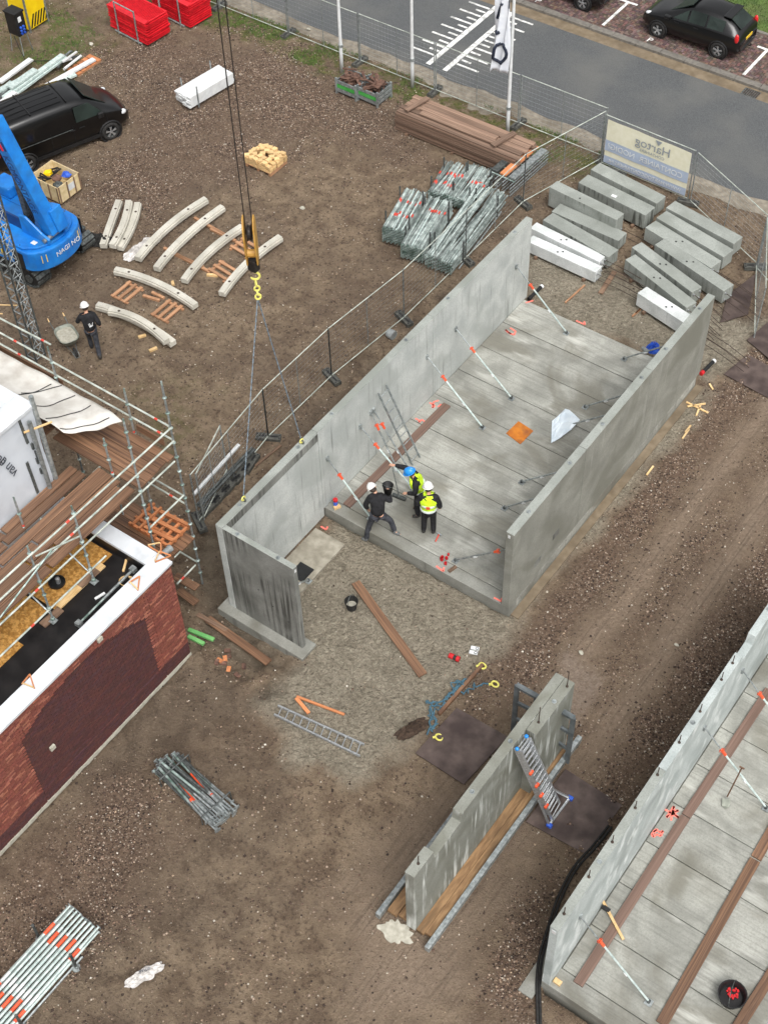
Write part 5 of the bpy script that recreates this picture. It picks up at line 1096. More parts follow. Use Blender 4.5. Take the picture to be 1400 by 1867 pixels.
# ------------------------------------------------------------------ white planks on a rack
p0 = V3((-31.78, 31.82, 0)); random.seed(62); dv = (V3((-31.78, 32.81, 0)) - V3((-32, 31.14, 0))).normalized(); sv = V3((-dv.y, dv.x, 0))
t = thing('plank_rack', 'small galvanised rack holding white planks', 'rack', p0)
for u in (-.7, .7):
    for v in (-.42, .42): rod('post', p0 + dv * u + sv * v, p0 + dv * u + sv * v + V3((0, 0, .85)), .025, M['steel'], t)
    rod('cross_bar', p0 + dv * u - sv * .42 + V3((0, 0, .1)), p0 + dv * u + sv * .42 + V3((0, 0, .1)), .025, M['steel'], t)
for i in range(7):
    for j in range(4):
        c = p0 + sv * (-.3 + j * .2) + V3((0, 0, .16 + i * .058)); tag(bar('white_plank', c - dv * (1.05 + rr(-.05, .05)), c + dv * (1.05 + rr(-.05, .05)), .19, .05, M['white']), 'white plank stacked on the small galvanised rack', 'plank', 'white planks on the rack')
# ------------------------------------------------------------------ red barrier stacks
def barrier_stack(c, d, lab, blab, n=11):
    c = V3(c); d = V3(d).normalized(); s = V3((-d.y, d.x, 0)); t = thing('barrier_rack', lab, 'rack', c)
    for u in (-.55, .55):
        for v in (-.62, .62): rod('post', c + d * u + s * v, c + d * u + s * v + V3((0, 0, 1.35)), .03, M['steel'], t)
    for v in (-.62, .62): rod('top_bar', c - d * .55 + s * v + V3((0, 0, 1.33)), c + d * .55 + s * v + V3((0, 0, 1.33)), .026, M['steel'], t); rod('runner', c - d * .75 + s * v + V3((0, 0, .08)), c + d * .75 + s * v + V3((0, 0, .08)), .03, M['steel'], t)
    bm = MB()
    for z in (-.54, .54): bm.box(-1.05, z - .03, -.025, 1.05, z + .03, .025)
    for x in (-1.03, 1.03): bm.box(x - .025, -.54, -.02, x + .025, .54, .02)
    bm.box(-1.05, -.56, -.025, 1.05, -.34, .02)
    for k in range(28): bm.box(-1.0 + k * .074 - .01, -.34, -.012, -1.0 + k * .074 + .01, .52, .012)
    me = mesh_of(bm, 'barrier', M['red']); rz = math.atan2(d.y, d.x)
    for k in range(n):
        o = inst(me, 'red_barrier', None, c + V3((0, 0, .14 + k * .085)) + d * rr(-.03, .03) + s * rr(-.02, .02), (rr(-.01, .01), rr(-.01, .01), rz)); tag(o, blab, 'barrier', blab)
barrier_stack((-36.48, 33.56, 0), (.99, -.1, 0), 'galvanised rack holding the nearer stack of red barriers', 'red steel barrier panel lying in the nearer stack'); barrier_stack((-35.95, 35.36, 0), (.99, -.1, 0), 'galvanised rack holding the farther stack of red barriers', 'red steel barrier panel lying in the farther stack')
# ------------------------------------------------------------------ yellow cabinet, power box
yc = thing('yellow_cabinet', 'yellow site cabinet with black hazard stripes', 'cabinet', (-40.08, 31.43, 0)); x, y, _ = (-39.95, 31.16, 0)
MB().box(x - .95, y - .02, .1, x, y + .95, 2.1).build('body', M['yellow'], yc, bev=.02)
for (a, b) in (((x, y), (x, y)), ((x - .95, y), 0), ((x, y + .95), 0), ((x - .95, y + .95), 0)): MB().box(a[0] - .03, a[1] - .03, 0, a[0] + .03, a[1] + .03, 2.15).build('corner_post', M['steel'], yc)
for k in range(6): MB().extrude([(x + .003, y + .06 + k * .15, .15), (x + .003, y + .14 + k * .15, .15), (x + .003, min(y + .36 + k * .15, y + .94), .15 + min(.5, (y + .94 - (y + .14 + k * .15)) * 2.2)), (x + .003, min(y + .28 + k * .15, y + .93), .15 + min(.5, (y + .93 - (y + .06 + k * .15)) * 2.2))], (.004, 0, 0)).build('hazard_stripe', M['black'], yc)
for k in range(5): MB().box(x + .002, y + .16 + k * .15, 1.72, x + .007, y + .26 + k * .15, 1.9).build('print_block', M['black'], yc); MB().box(x - .85 + k * .15, y - .027, 1.72, x - .75 + k * .15, y - .022, 1.9).build('print_block', M['black'], yc)
for k in range(2): MB().box(x + .002, y + .15, 1.6 - k * .09, x + .006, y + .85 - .1 * k, 1.63 - k * .09).build('print_line', M['bark'], yc); MB().box(x - .85, y - .027, 1.6 - k * .09, x - .15, y - .022, 1.63 - k * .09).build('print_line', M['bark'], yc)
pb = thing('power_box', 'black site power distribution box on thin legs in front of the yellow cabinet', 'power box', (-39.16, 29.92, 0)); x, y, _ = (-39.36, 30.13, 0)
MB().box(x - .28, y - .2, .75, x + .28, y + .22, 1.65).build('cabinet', M['black'], pb, bev=.02); MB().box(x - .3, y - .23, 1.62, x + .3, y + .25, 1.68).build('lid', M['black'], pb)
for sx in (-.24, .24):
    for sy in (-.17, .17): rod('leg', (x + sx, y + sy, .75), (x + sx * 1.3, y + sy * 1.4, 0), .018, M['steel'], pb)
for k in range(3):
    for j in range(2): MB().tube((x + .28, y - .06 + j * .13, .85 + k * .12), (x + .34, y - .06 + j * .13, .84 + k * .12), .045, 8).build('socket', M['blue_bag'], pb)
MB().box(x + .281, y - .1, 1.3, x + .29, y + .05, 1.5).build('label', M['white'], pb); MB().path([(x + .1, y - .3, .8), (x + .4, y - .4, .3), (x + .7, y - .5, .05), (x + 1.4, y + .1, .03)], .015, 6).build('lead', M['rubber'], pb)
# ------------------------------------------------------------------ heap of white profiles beside the van
random.seed(71); hp = 'white profiles in the heap behind the van'
for k, (p, q, w, m_) in enumerate((((-38.21, 27.89, 0.3), (-38.3, 29.59, 0.3), .22, 'white'), ((-37.77, 27.48, 0.35), (-37.46, 29.13, 0.35), .25, 'white_tube'), ((-37.26, 27.21, 0.4), (-37.39, 30.35, 0.4), .2, 'white_tube'), ((-37.21, 27.74, 0.3), (-37.33, 30.41, 0.3), .18, 'white_tube'), ((-36.79, 28.4, 0.2), (-36.47, 31, 0.2), .2, 'white'), ((-36.93, 28.11, 0.15), (-36.44, 29.96, 0.15), .22, 'white_tube'), ((-36.97, 26.75, 0.5), (-37.04, 27.58, 0.5), .22, 'white'), ((-37.71, 27.41, 0.3), (-37.79, 28.17, 0.3), .3, 'white_tube'), ((-37.24, 27, 0.3), (-37.08, 27.75, 0.3), .2, 'white'), ((-37.4, 27.66, 0.5), (-37.42, 29.01, 0.5), .28, 'white_tube'), ((-37.51, 27.21, 0.3), (-37.67, 27.92, 0.3), .2, 'steel_dark'))):
    p, q = V3(p), V3(q); tag(bar('white_profile', p, q, w, .07, M[m_]), 'pale metal profile in the heap behind the black van', 'profile', hp)
for k in range(9):
    c = V3((-37.12, 30.39, 0.2)) + V3((rr(-.35, .35), rr(-.35, .35), rr(0, .2))); d = V3((rr(-.3, .5), rr(.5, 1), rr(-.1, .1))).normalized() * .42; tag(bar('scrap_strip', c - d, c + d, .07, .05, M[random.choice(['white', 'steel_dark', 'steel'])]), 'short scrap strip in the tangle at the end of the heap', 'strip', 'scrap strips')
t = thing('wooden_pallet', 'orange wooden pallet at the end of the white profile heap', 'pallet', (-36.66, 30.64, 0)); c = V3((-36.66, 30.64, 0)); d = (V3((-36.66, 31.15, 0)) - V3((-36.68, 30.16, 0))).normalized(); s = V3((-d.y, d.x, 0))
for k in range(5): bar('slat', c + d * (-.5 + k * .25) - s * .3 + V3((0, 0, .1)), c + d * (-.5 + k * .25) + s * .3 + V3((0, 0, .1)), .2, .03, M['timber_orange'], t)
for v in (-.25, .25): bar('bearer', c - d * .6 + s * v + V3((0, 0, .045)), c + d * .6 + s * v + V3((0, 0, .045)), .08, .08, M['batten'], t)
# ------------------------------------------------------------------ wooden tool crate
p0 = V3((-32.26, 24.74, 0)); tc = thing('wooden_crate', 'light plywood crate full of tools between the van and the blue crane', 'crate', p0); R = .0; W_, D_, Hc_ = .62, .5, .62
ply = mat('plywood', (206, 184, 138), (226, 206, 164), 7, .7)
for sy in (-1, 1): MB().box(p0.x - W_, p0.y + sy * D_ - .012, .12, p0.x + W_, p0.y + sy * D_ + .012, .12 + Hc_).build('side', ply, tc)
for sx in (-1, 1): MB().box(p0.x + sx * W_ - .012, p0.y - D_, .12, p0.x + sx * W_ + .012, p0.y + D_, .12 + Hc_).build('side', ply, tc)
MB().box(p0.x - W_, p0.y - D_, .1, p0.x + W_, p0.y + D_, .13).build('bottom', ply, tc)
for sy in (-1, 1):
    for u in (-1, -.35, .35, 1): bar('batten', (p0.x + u * (W_ - .03), p0.y + sy * (D_ + .02), .1), (p0.x + u * (W_ - .03), p0.y + sy * (D_ + .02), .75), .05, .02, M['plank'], tc)
for sx in (-1, 1):
    for u in (-1, -.2, .5, 1): bar('batten', (p0.x + sx * (W_ + .02), p0.y + u * (D_ - .03), .1), (p0.x + sx * (W_ + .02), p0.y + u * (D_ - .03), .75), .02, .05, M['plank'], tc)
for k in (-.45, 0, .45): bar('runner', (p0.x + k, p0.y - D_, .05), (p0.x + k, p0.y + D_, .05), .09, .09, M['plank'], tc)
MB().box(p0.x + W_ + .013, p0.y - .1, .35, p0.x + W_ + .018, p0.y + .25, .6).build('label', M['white'], tc)
random.seed(73)
for k, (nm, m_, lab) in enumerate((('tool_bag', 'blue_bag', 'blue bag in the plywood crate'), ('yellow_strap', 'yellow', 'yellow strap bundle in the plywood crate'), ('black_hose', 'rubber', 'black tangled hose in the plywood crate'), ('grey_tool', 'steel_dark', 'grey tool in the plywood crate'), ('brown_box', 'bark', 'brown box in the plywood crate'), ('black_cable', 'black', 'black cable bundle in the plywood crate'))):
    c = p0 + V3(((-.2, .3, .25, -.35, .0, .35)[k] * -.9, (.22, -.15, .2, -.2, .05, -.3)[k], .55))
    if k == 0: c = p0 + V3((.2, .32, .6))
    if k == 1: c = p0 + V3((-.38, .05, .6))
    mb = MB()
    if k in (2, 5): mb.path([c + V3((rr(-.25, .25), rr(-.25, .25), rr(-.02, .14))) for _ in range(9)], .03, 6)
    else: mb.ball(c, (rr(.14, .24), rr(.1, .2), .1), 9, 6)
    o = one(nm, mb, M[m_], lab, nm.split('_')[1])
    if k not in (2, 5):
        for v in o.data.vertices: v.co += V3((rr(-.025, .025), rr(-.025, .025), rr(-.02, .02)))

# ------------------------------------------------------------------ road vehicles
wheel_parts = {}
def wheel(parent, x, y, z, r, side, spokes=5, w=.2, rimc='alu'):
    t = MB().lathe((x, y, z), [(r * .62, -w / 2), (r * .9, -w / 2), (r, -w * .32), (r, w * .32), (r * .9, w / 2), (r * .62, w / 2)], 28, (0, side, 0), True).build('wheel', M['rubber'], parent, smooth=True, local=True)
    mb = MB().lathe((x, y, z), [(r * .68, -w * .35), (r * .66, w * .45), (r * .6, w * .45), (r * .56, w * .1), (.01, w * .1)], 24, (0, side, 0)); 
    mb.build('rim', M['steel_dark'], t, local=True)
    for k in range(spokes):
        a = 2 * PI * k / spokes + .3
        for da in (-.13, .13): MB().beam((x + .05 * math.cos(a), y + side * w * .4, z + .05 * math.sin(a)), (x + r * .6 * math.cos(a + da), y + side * w * .42, z + r * .6 * math.sin(a + da)), .035, .03).build('spoke', M[rimc], t, local=True)
    MB().lathe((x, y + side * w * .42, z), [(.06, -.03), (.055, .02), (.01, .025)], 10, (0, side, 0)).build('hub', M[rimc], t, local=True)
def vehicle(st, root, sub=1):
    """lofted shell: st rows are (x, half width, bottom, belt, roof half width, roof height)"""
    P = []
    for x, w, zb, zl, wr, zr in st: P.append([V3((x, w * .8, zb)), V3((x, w * .97, zb + .06)), V3((x, w, zb + (zl - zb) * .55)), V3((x, w * .975, zl)), V3((x, w * .94, zl + .03)), V3((x, wr, max(zl + .05, zr - .07))), V3((x, wr * .8, zr)), V3((x, 0, zr + .025))])
    full = [[V3((p.x, -p.y, p.z)) for p in r] + [p.copy() for p in reversed(r[:-1])] for r in P]; n = len(full[0]); vs = [v for r in full for v in r]; fs = []
    for i in range(len(full) - 1):
        for j in range(n): fs.append((i * n + j, i * n + (j + 1) % n, (i + 1) * n + (j + 1) % n, (i + 1) * n + j))
    fs += [tuple(range(n)), tuple(reversed(range((len(full) - 1) * n, len(full) * n)))]
    mb = MB(); mb.add(vs, [tuple(reversed(f)) for f in fs]); mb.build('body', M['car_black'], root, smooth=True, local=True, sub=sub)
    return P
def pane(root, nm, c4, m_, off=.01, shrink=.1, th=.012):
    c = sum((V3(p) for p in c4), V3()) / len(c4); nrm = (V3(c4[1]) - V3(c4[0])).cross(V3(c4[2]) - V3(c4[0])).normalized(); ps = [V3(p).lerp(c, shrink) + nrm * off for p in c4]
    return MB().extrude(ps, nrm * th).build(nm, M[m_], root, local=True, bev=.004)
def mir(p): return V3((p[0], -p[1], p[2]))
# black hatchback
hb = thing('parked_car', 'black five door hatchback parked in the paved bay across the road', 'car', (-18.87, 44.72, .075), PI)
P = vehicle([(-1.99, .66, .36, .66, .5, .7), (-1.95, .78, .27, .84, .64, .9), (-1.84, .845, .24, .97, .62, 1.12), (-1.32, .86, .2, .97, .57, 1.44), (-.6, .865, .19, .95, .6, 1.49), (.12, .865, .19, .92, .59, 1.47), (.98, .86, .2, .9, .68, .99), (1.5, .845, .22, .84, .62, .9), (1.82, .79, .25, .72, .55, .77), (1.98, .62, .3, .56, .42, .6)], hb)
for s_ in (1, -1):
    f_ = (lambda p: V3(p)) if s_ > 0 else mir; o_ = 1
    for i, nm in ((3, 'rear_side_window'), (4, 'front_side_window')):
        c4 = [f_(P[i][4]), f_(P[i + 1][4]), f_(P[i + 1][5]), f_(P[i][5])]
        if s_ > 0: c4 = c4[::-1]
        pane(hb, nm, c4, 'glass', .002, .12)
    c4 = [f_(P[5][4]), f_(P[6][4].lerp(P[5][4], .25)), f_(P[5][5])]
    pane(hb, 'quarter_window', c4[::-1] if s_ > 0 else c4, 'glass', .002, .16)
    MB().box(.75, s_ * .9 - .06, .93, .98, s_ * .9 + .1 * s_, 1.05).build('mirror', M['car_black'], hb, local=True, bev=.03)
    MB().ball((1.68, s_ * .66, .74), (.2, .1, .08), 10, 7).build('headlight', M['lens'], hb, local=True, smooth=True); MB().ball((-1.84, s_ * .765, .93), (.09, .07, .19), 10, 7).build('tail_light', M['lamp_red'], hb, local=True, smooth=True)
    MB().box(-.35, s_ * .868 - .01, .86, -.17, s_ * .868 + .012, .885).build('door_handle', M['black'], hb, local=True); MB().box(.42, s_ * .868 - .01, .84, .6, s_ * .868 + .012, .865).build('door_handle', M['black'], hb, local=True)
    for x in (-1.24, 1.22):
        MB().torus((x, s_ * .845, .31), .355, .035, (0, 1, 0), 20, 6).build('wheel_arch', M['black'], hb, local=True); wheel(hb, x, s_ * .79, .31, .31, s_)
pane(hb, 'windscreen', [P[5][6], mir(P[5][6]), mir(P[6][6]), P[6][6]], 'glass', .0, .06, .03); pane(hb, 'rear_window', [mir(P[3][6]), P[3][6], P[2][6], mir(P[2][6])], 'glass', .0, .08, .03)
MB().box(-1.42, -.5, 1.44, -1.1, .5, 1.48).build('spoiler', M['car_black'], hb, local=True, bev=.02); MB().box(-2.0, -.24, .68, -1.975, .24, .78).build('number_plate', mat('plate_yellow', (216, 178, 40), (226, 190, 60), 9, .5), hb, local=True); MB().tube((-2.0, 0, .36), (-2.12, 0, .36), .025).ball((-2.12, 0, .42), .035, 8, 6).build('tow_ball', M['black'], hb, local=True)
# dark car cut by the top edge
c2 = thing('parked_car', 'dark parked car cut off by the top edge of the picture', 'car', (-24.55, 44.75, .075), PI)
for ch in list(hb.children): copy_tree(ch, c2)
# black van
v0, v1 = V3((-33.94, 24.97, 0)), V3((-32.85, 27.95, 0)); dv = (v1 - v0).normalized(); ns = V3((-dv.y, dv.x, 0)); mid_ = (v0 + v1) / 2 + ns * .84
van = thing('parked_van', 'black panel van parked beside the heap of white profiles', 'van', (mid_.x, mid_.y, 0), math.atan2(dv.y, dv.x))
st = [(-2.5, .8, .4, 1.0, .74, 1.7), (-2.42, .94, .3, 1.12, .84, 1.86), (-1.2, .96, .26, 1.12, .86, 1.92), (.35, .96, .26, 1.12, .86, 1.92), (.98, .96, .26, 1.12, .84, 1.87), (1.72, .955, .26, 1.1, .8, 1.24), (2.12, .92, .28, .98, .72, 1.08), (2.4, .8, .34, .74, .58, .86), (2.5, .6, .42, .6, .4, .64)]
P = vehicle(st, van)
for s_ in (1, -1):
    f_ = (lambda p: V3(p)) if s_ > 0 else mir
    c4 = [f_((.42, .93, 1.16)), f_((1.5, .92, 1.14)), f_((1.02, .86, 1.72)), f_((.42, .88, 1.74))]; pane(van, 'front_door_window', c4[::-1] if s_ > 0 else c4, 'glass', .004, .04, .02)
    MB().box(1.2, s_ * .96 - .08, 1.12, 1.4, s_ * .98 + .16 * s_, 1.32).build('mirror', M['black'], van, local=True, bev=.03); MB().ball((2.2, s_ * .79, .82), (.16, .09, .1), 10, 7).build('headlight', M['lens'], van, local=True, smooth=True); MB().box(-2.47, s_ * .86 - .05, .95, -2.4, s_ * .86 + .05, 1.5).build('tail_light', M['lamp_red'], van, local=True)
    MB().box(-1.7, s_ * .965 - .008, .98, .25, s_ * .965 + .008, 1.0).build('door_rail', M['steel_dark'], van, local=True); MB().box(-2.2, s_ * .95 - .02, .3, 2.0, s_ * .95 + .02, .42).build('sill', M['black'], van, local=True)
    for x in (.15, .5): MB().box(x, s_ * .965 - .01, .92, x + .2, s_ * .965 + .014, .95).build('door_handle', M['black'], van, local=True)
    for x in (-1.58, 1.6):
        MB().torus((x, s_ * .93, .34), .4, .04, (0, 1, 0), 20, 6).build('wheel_arch', M['black'], van, local=True); wheel(van, x, s_ * .87, .34, .34, s_, 5, .22)
pane(van, 'windscreen', [P[4][6], mir(P[4][6]), mir(P[5][6]), P[5][6]], 'glass', .0, .04, .035)
for k in range(5): MB().box(-2.2, -.56 + k * .28 - .012, 1.925, .2, -.56 + k * .28 + .012, 1.94).build('roof_rib', M['car_black'], van, local=True)
for x in (.32, -1.0): MB().box(x, -.7, 1.925, x + .04, .7, 1.945).build('roof_seam', M['black'], van, local=True)
for y in (-.35, .3): MB().beam((1.62, y, 1.3), (1.3, y + .45, 1.53), .025, .02).build('wiper', M['black'], van, local=True)
for s_ in (1, -1):                               # door shut lines and bumpers
    for x in (-1.9, -.55, .28, 1.55): MB().box(x, s_ * .962 - .006, .42, x + .012, s_ * .962 + .006, 1.1).build('door_seam', M['black'], van, local=True)
MB().box(2.36, -.62, .3, 2.5, .62, .5).build('front_bumper', M['black'], van, local=True, bev=.04); MB().box(2.4, -.4, .6, 2.5, .4, .68).build('grille', M['black'], van, local=True); MB().box(2.5, -.26, .42, 2.51, .26, .52).build('number_plate', M['yellow'], van, local=True); MB().box(-2.52, -.7, .32, -2.42, .7, .5).build('rear_bumper', M['black'], van, local=True)
# ------------------------------------------------------------------ blue crawler crane
ex = thing('crawler_crane', 'bright blue crawler crane with lettered boom at the left edge', 'crane', (-30.7, 22.0, 0))
for y0 in (20.75, 22.75):
    poly = [(-32.6 + .1, .0), (-29.55, 0), (-29.2, .2), (-29.15, .45), (-29.4, .68), (-29.7, .74), (-32.3, .74), (-32.7, .5), (-32.75, .22)]
    tr = MB().extrude([(x, y0 + .06, z + .02) for x, z in poly], (0, .43, 0)).build('track_frame', M['rubber'], ex)
    per = [V3((x, 0, z)) for x, z in poly] + [V3((poly[0][0], 0, poly[0][1]))]; seg = 0; shoe = cube_mesh(M['steel_dark'])
    pts = []
    for i in range(len(per) - 1):
        L = (per[i + 1] - per[i]).length; k = max(1, int(L / .16))
        for j in range(k): pts.append((per[i].lerp(per[i + 1], (j + .5) / k), (per[i + 1] - per[i]).normalized()))
    for p, d in pts: inst(shoe, 'track_shoe', ex, V3((p.x, y0 + .275, p.z + .03)) - ex.location, (0, -math.atan2(d.z, d.x), 0), (.13, .56, .05))
    for x in (-32.2, -31.5, -30.8, -30.1, -29.6): MB().tube((x, y0 - .01, .35), (x, y0 + .04, .35), .15 if x in (-29.6, -32.2) else .09, 12).build('roller', M['steel_dark'], ex)
MB().box(-31.8, 21.2, .4, -30.0, 22.8, .85).build('undercarriage', M['steel_dark'], ex); MB().lathe((-30.8, 22, .85), [(.7, 0), (.7, .14)], 20).build('slew_ring', M['rubber'], ex)
def rear_round(x0, z0, z1, k=1.0):
    pts = [(-32.2, 20.55), (-29.3, 20.55)] + [(-29.3 + .72 * k * math.sin(t * PI / 12), 21.68 - 1.13 * math.cos(t * PI / 12)) for t in range(1, 12)] + [(-29.3, 22.81), (-32.2, 22.81)]
    return pts
MB().prism(rear_round(0, 0, 0), 1.0, 1.72).build('house', M['blue'], ex, bev=.05); MB().prism([(-32.1, 20.62), (-29.35, 20.62), (-28.98, 20.9), (-28.8, 21.3), (-28.75, 21.7), (-28.8, 22.1), (-28.98, 22.45), (-29.35, 22.74), (-32.1, 22.74)], 1.72, 1.8).build('engine_cover', M['blue'], ex, bev=.03)
for x in (-31.4, -30.5): MB().box(x, 20.66, 1.802, x + .015, 21.3, 1.806).build('panel_seam', M['blue_dark'], ex)
for y in (21.3, 22.05): MB().box(-32.2, y, 1.802, -29.6, y + .012, 1.806).build('panel_seam', M['blue_dark'], ex)
MB().box(-32.1, 21.28, 1.8, -29.9, 21.34, 2.2).build('side_guard', M['blue_dark'], ex); MB().box(-32.1, 22.1, 1.8, -31.3, 22.7, 2.2).build('cover_box', M['blue'], ex, bev=.06); MB().box(-32.4, 20.7, 1.72, -31.95, 21.2, 2.0).build('cover_box', M['blue'], ex, bev=.04)
[MB().extrude([(-29.9, y_, 1.78), (-28.75, y_, 1.78), (-28.7, y_, 2.0), (-29.0, y_, 2.12), (-29.6, y_, 2.5), (-29.9, y_, 2.45)], (0, .09, 0)).build('boom_bracket', M['blue'], ex, bev=.04) for y_ in (21.2, 21.9)]; MB().tube((-28.85, 21.12, 1.95), (-28.85, 22.05, 1.95), .07, 14).build('pivot_pin', M['steel'], ex)
b0 = V3((-28.9, 21.6, 2.0)); b1 = V3((-29.77, 21.3, 5.49)); b1 = b0 + (b1 - b0) * 1.12; bd = (b1 - b0).normalized()
MB().beam(b0, b1, .44, .44, (1, 0, .5)).build('boom', M['blue'], ex, bev=.03); MB().beam(lerp(b0, b1, .01) + V3((.12, .22, 0)), lerp(b0, b1, .2) + V3((.12, .25, 0)), .45, .4, (1, 0, .5)).build('boom_foot', M['blue'], ex, bev=.03); MB().beam(b0 + V3((-1.0, 0, -.1)), lerp(b0, b1, .5) + V3((-.35, 0, 0)), .2, .2).build('lift_ram', M['steel_dark'], ex)
side = bd.cross(V3((1, 0, .5))).normalized(); side = side if side.y < 0 else -side
upb = side.cross(bd).normalized(); upb = upb if upb.x > 0 else -upb
text('lettering', 'KGMONTAGE', .33, M['blue_dark'], ex, frame4(lerp(b0, b1, .46) + side * .225 - upb * .05 - ex.location, -bd, upb), .003)
for k in range(3): bar('stripe_mark', lerp(b0, b1, .76) + side * .223 + upb * (-.12 + .13 * k), lerp(b0, b1, .84) + side * .223 + upb * (-.12 + .13 * k), .02, .07, M['red'] if k == 1 else M['blue_dark'], ex)
text('lettering', 'NAGI NO', .24, M['white'], ex, frame4(V3((-28.545, 21.75, 1.48)) - ex.location, (.0, 1, 0), (0, 0, 1)), .004)
for (y, x) in ((20.85, -28.86), (20.98, -28.79), (22.3, -28.79), (22.42, -28.86)): MB().box(x, y, 1.3, x + .06, y + .08, 1.58).build('hazard_plate', M['yellow'], ex)
MB().box(-29.75, 20.53, 1.05, -29.3, 20.56, 1.62).box(-29.32, 22.8, 1.05, -29.05, 22.83, 1.6).build('vent_grille', M['black'], ex)
for x in (-31.6, -31.0, -30.6): MB().box(x + .3, 20.538, 1.25, x + .42, 20.548, 1.4).build('decal', M['yellow'], ex)
for k in range(3): MB().path([(-29.6, 21.42 + .05 * k, 1.85), (-29.7, 21.42 + .05 * k, 2.3 + .05 * k), lerp(b0, b1, .18) + V3((-.32, -.1 + .05 * k, 0)), lerp(b0, b1, .4) + V3((-.3, -.1 + .05 * k, 0))], .018, 6).build('hydraulic_hose', M['rubber'], ex)
MB().path([(-31.9, 20.62, 1.8), (-31.9, 20.62, 2.4), (-30.6, 20.62, 2.4), (-30.6, 20.62, 1.8)], .018, 6).build('hand_rail', M['blue'], ex); MB().tube((-31.2, 22.4, 1.8), (-31.2, 22.4, 2.35), .05, 10).build('exhaust', M['steel_dark'], ex)
for x in (-31.8, -31.0, -30.2, -29.5):
    for y in (20.7, 22.66): MB().lathe((x, y, 1.8), [(.02, 0), (.018, .015)], 8).build('bolt', M['steel_dark'], ex)
for x, y in ((-30.6, 21.0), (-31.5, 21.0)): MB().box(x, y, 1.803, x + .22, y + .14, 1.812).build('latch_plate', M['steel_dark'], ex)
MB().box(-29.3, 20.95, 1.803, -29.12, 21.1, 1.808).build('sticker', M['white'], ex)
# ------------------------------------------------------------------ crane hook block on its cables
HZ = 9.0
hk = thing('crane_hook', 'ochre crane hook block with yellow hook hanging on twin cables', 'crane hook', (-17.81, 18.6, 8.21)); hx, hy, hz = (-17.81, 18.6, 8.21)
top = hz + 1.35
for dx in (-.1, .1): rod('hoist_cable', (hx + dx * .65, hy + dx * .47, top - .5), (hx + dx * .65, hy + dx * .47, hz + 26), .013, M['cable'], hk, 6)
for s_ in (-1, 1):
    o_ = V3((.81, .585, 0)) * (s_ * .12 - .02)
    MB().extrude([V3((hx, hy, 0)) + o_ + V3((-.585 * a * .42, .81 * a * .42, z)) for a, z in ((-.35, hz + .05), (.35, hz + .05), (.6, hz + .55), (.55, hz + 1.15), (.2, top), (-.2, top), (-.55, hz + 1.15), (-.6, hz + .55))], V3((.81, .585, 0)) * .035).build('cheek_plate', M['block_yellow'], hk, bev=.01)
MB().lathe((hx, hy, hz + .9), [(.2, -.05), (.17, -.02), (.17, .02), (.2, .05)], 18, (.81, .585, 0)).build('sheave', M['cable'], hk); MB().tube(V3((hx, hy, hz + .3)) - V3((.11, .08, 0)), V3((hx, hy, hz + .3)) + V3((.11, .08, 0)), .1, 10).build('spacer', M['block_yellow'], hk)
MB().box(hx - .12, hy - .1, hz - .2, hx + .12, hy + .1, hz + .12).build('swivel', M['cable'], hk, bev=.03)
hq = V3((.81, .585, 0)).normalized()
def hkp(r, a, z): return V3((hx, hy, hz)) + hq * (r * math.cos(a)) + V3((0, 0, z + r * math.sin(a)))
MB().path([V3((hx, hy, hz - .15)), V3((hx, hy, hz - .28))] + [hkp(.11, PI / 2 - t, -.38) for t in np.linspace(0, 4.3, 12)], [.032] * 12 + [.026, .014], 8).build('hook', M['hook_yellow'], hk, smooth=True)
sl = thing('chain_sling', 'two leg chain sling with yellow hooks hanging below the hook block', 'chain sling', (hx, hy, hz - .7))
MB().torus((hx, hy, hz - .6), .085, .022, (.6, .8, 0), 16, 6).build('master_link', M['hook_yellow'], sl)
for dz, ax in ((-.76, (.8, -.6, .1)), (-.9, (.6, .8, .2)), (-1.02, (.8, -.6, .3))): MB().torus((hx + .02, hy, hz + dz), .065, .026, ax, 12, 6).build('grab_hook', M['hook_yellow'], sl)
end1, end2 = V3((-16.38, 15.75, ZT + .12)), V3((-16.38, 18.05, ZT + .12)); st_ = V3((hx, hy, hz - 1.08))
for e in (end1, end2):
    n_ = 60; mb = MB(); d = (e - st_)
    for k in range(n_):
        a = st_ + d * (k / n_); b = st_ + d * ((k + 1.15) / n_); mb.beam(a, b, .014 if k % 2 else .03, .03 if k % 2 else .014)
    tag(mb.build('chain', M['chain'], sl), kind='stuff'); MB().torus(e - V3((0, 0, .02)), .06, .02, (1, 0, 0), 10, 5).build('end_hook', M['hook_yellow'], sl)

# ------------------------------------------------------------------ people
def skin_mesh(name, m_, parent, joints, edges, root=0, sub=1):
    me = bpy.data.meshes.new(name); me.from_pydata([j[0] for j in joints], edges, []); me.materials.append(m_); o = bpy.data.objects.new(name, me); COL.objects.link(o); o.parent = parent
    o.modifiers.new('skin', 'SKIN').use_smooth_shade = True
    if not me.skin_vertices: raise RuntimeError('no skin layer')
    for i, j in enumerate(joints):
        r = j[1] if isinstance(j[1], tuple) else (j[1], j[1]); me.skin_vertices[0].data[i].radius = r; me.skin_vertices[0].data[i].use_root = (i == root)
    s = o.modifiers.new('subdivision', 'SUBSURF'); s.levels = s.render_levels = sub
    return o
def chain(js, idx, pts):
    """append pts (pos, radius) as a chain from joint idx; returns new edges and last index"""
    e = []
    for p in pts: js.append(p); e.append((idx, len(js) - 1)); idx = len(js) - 1
    return e, idx
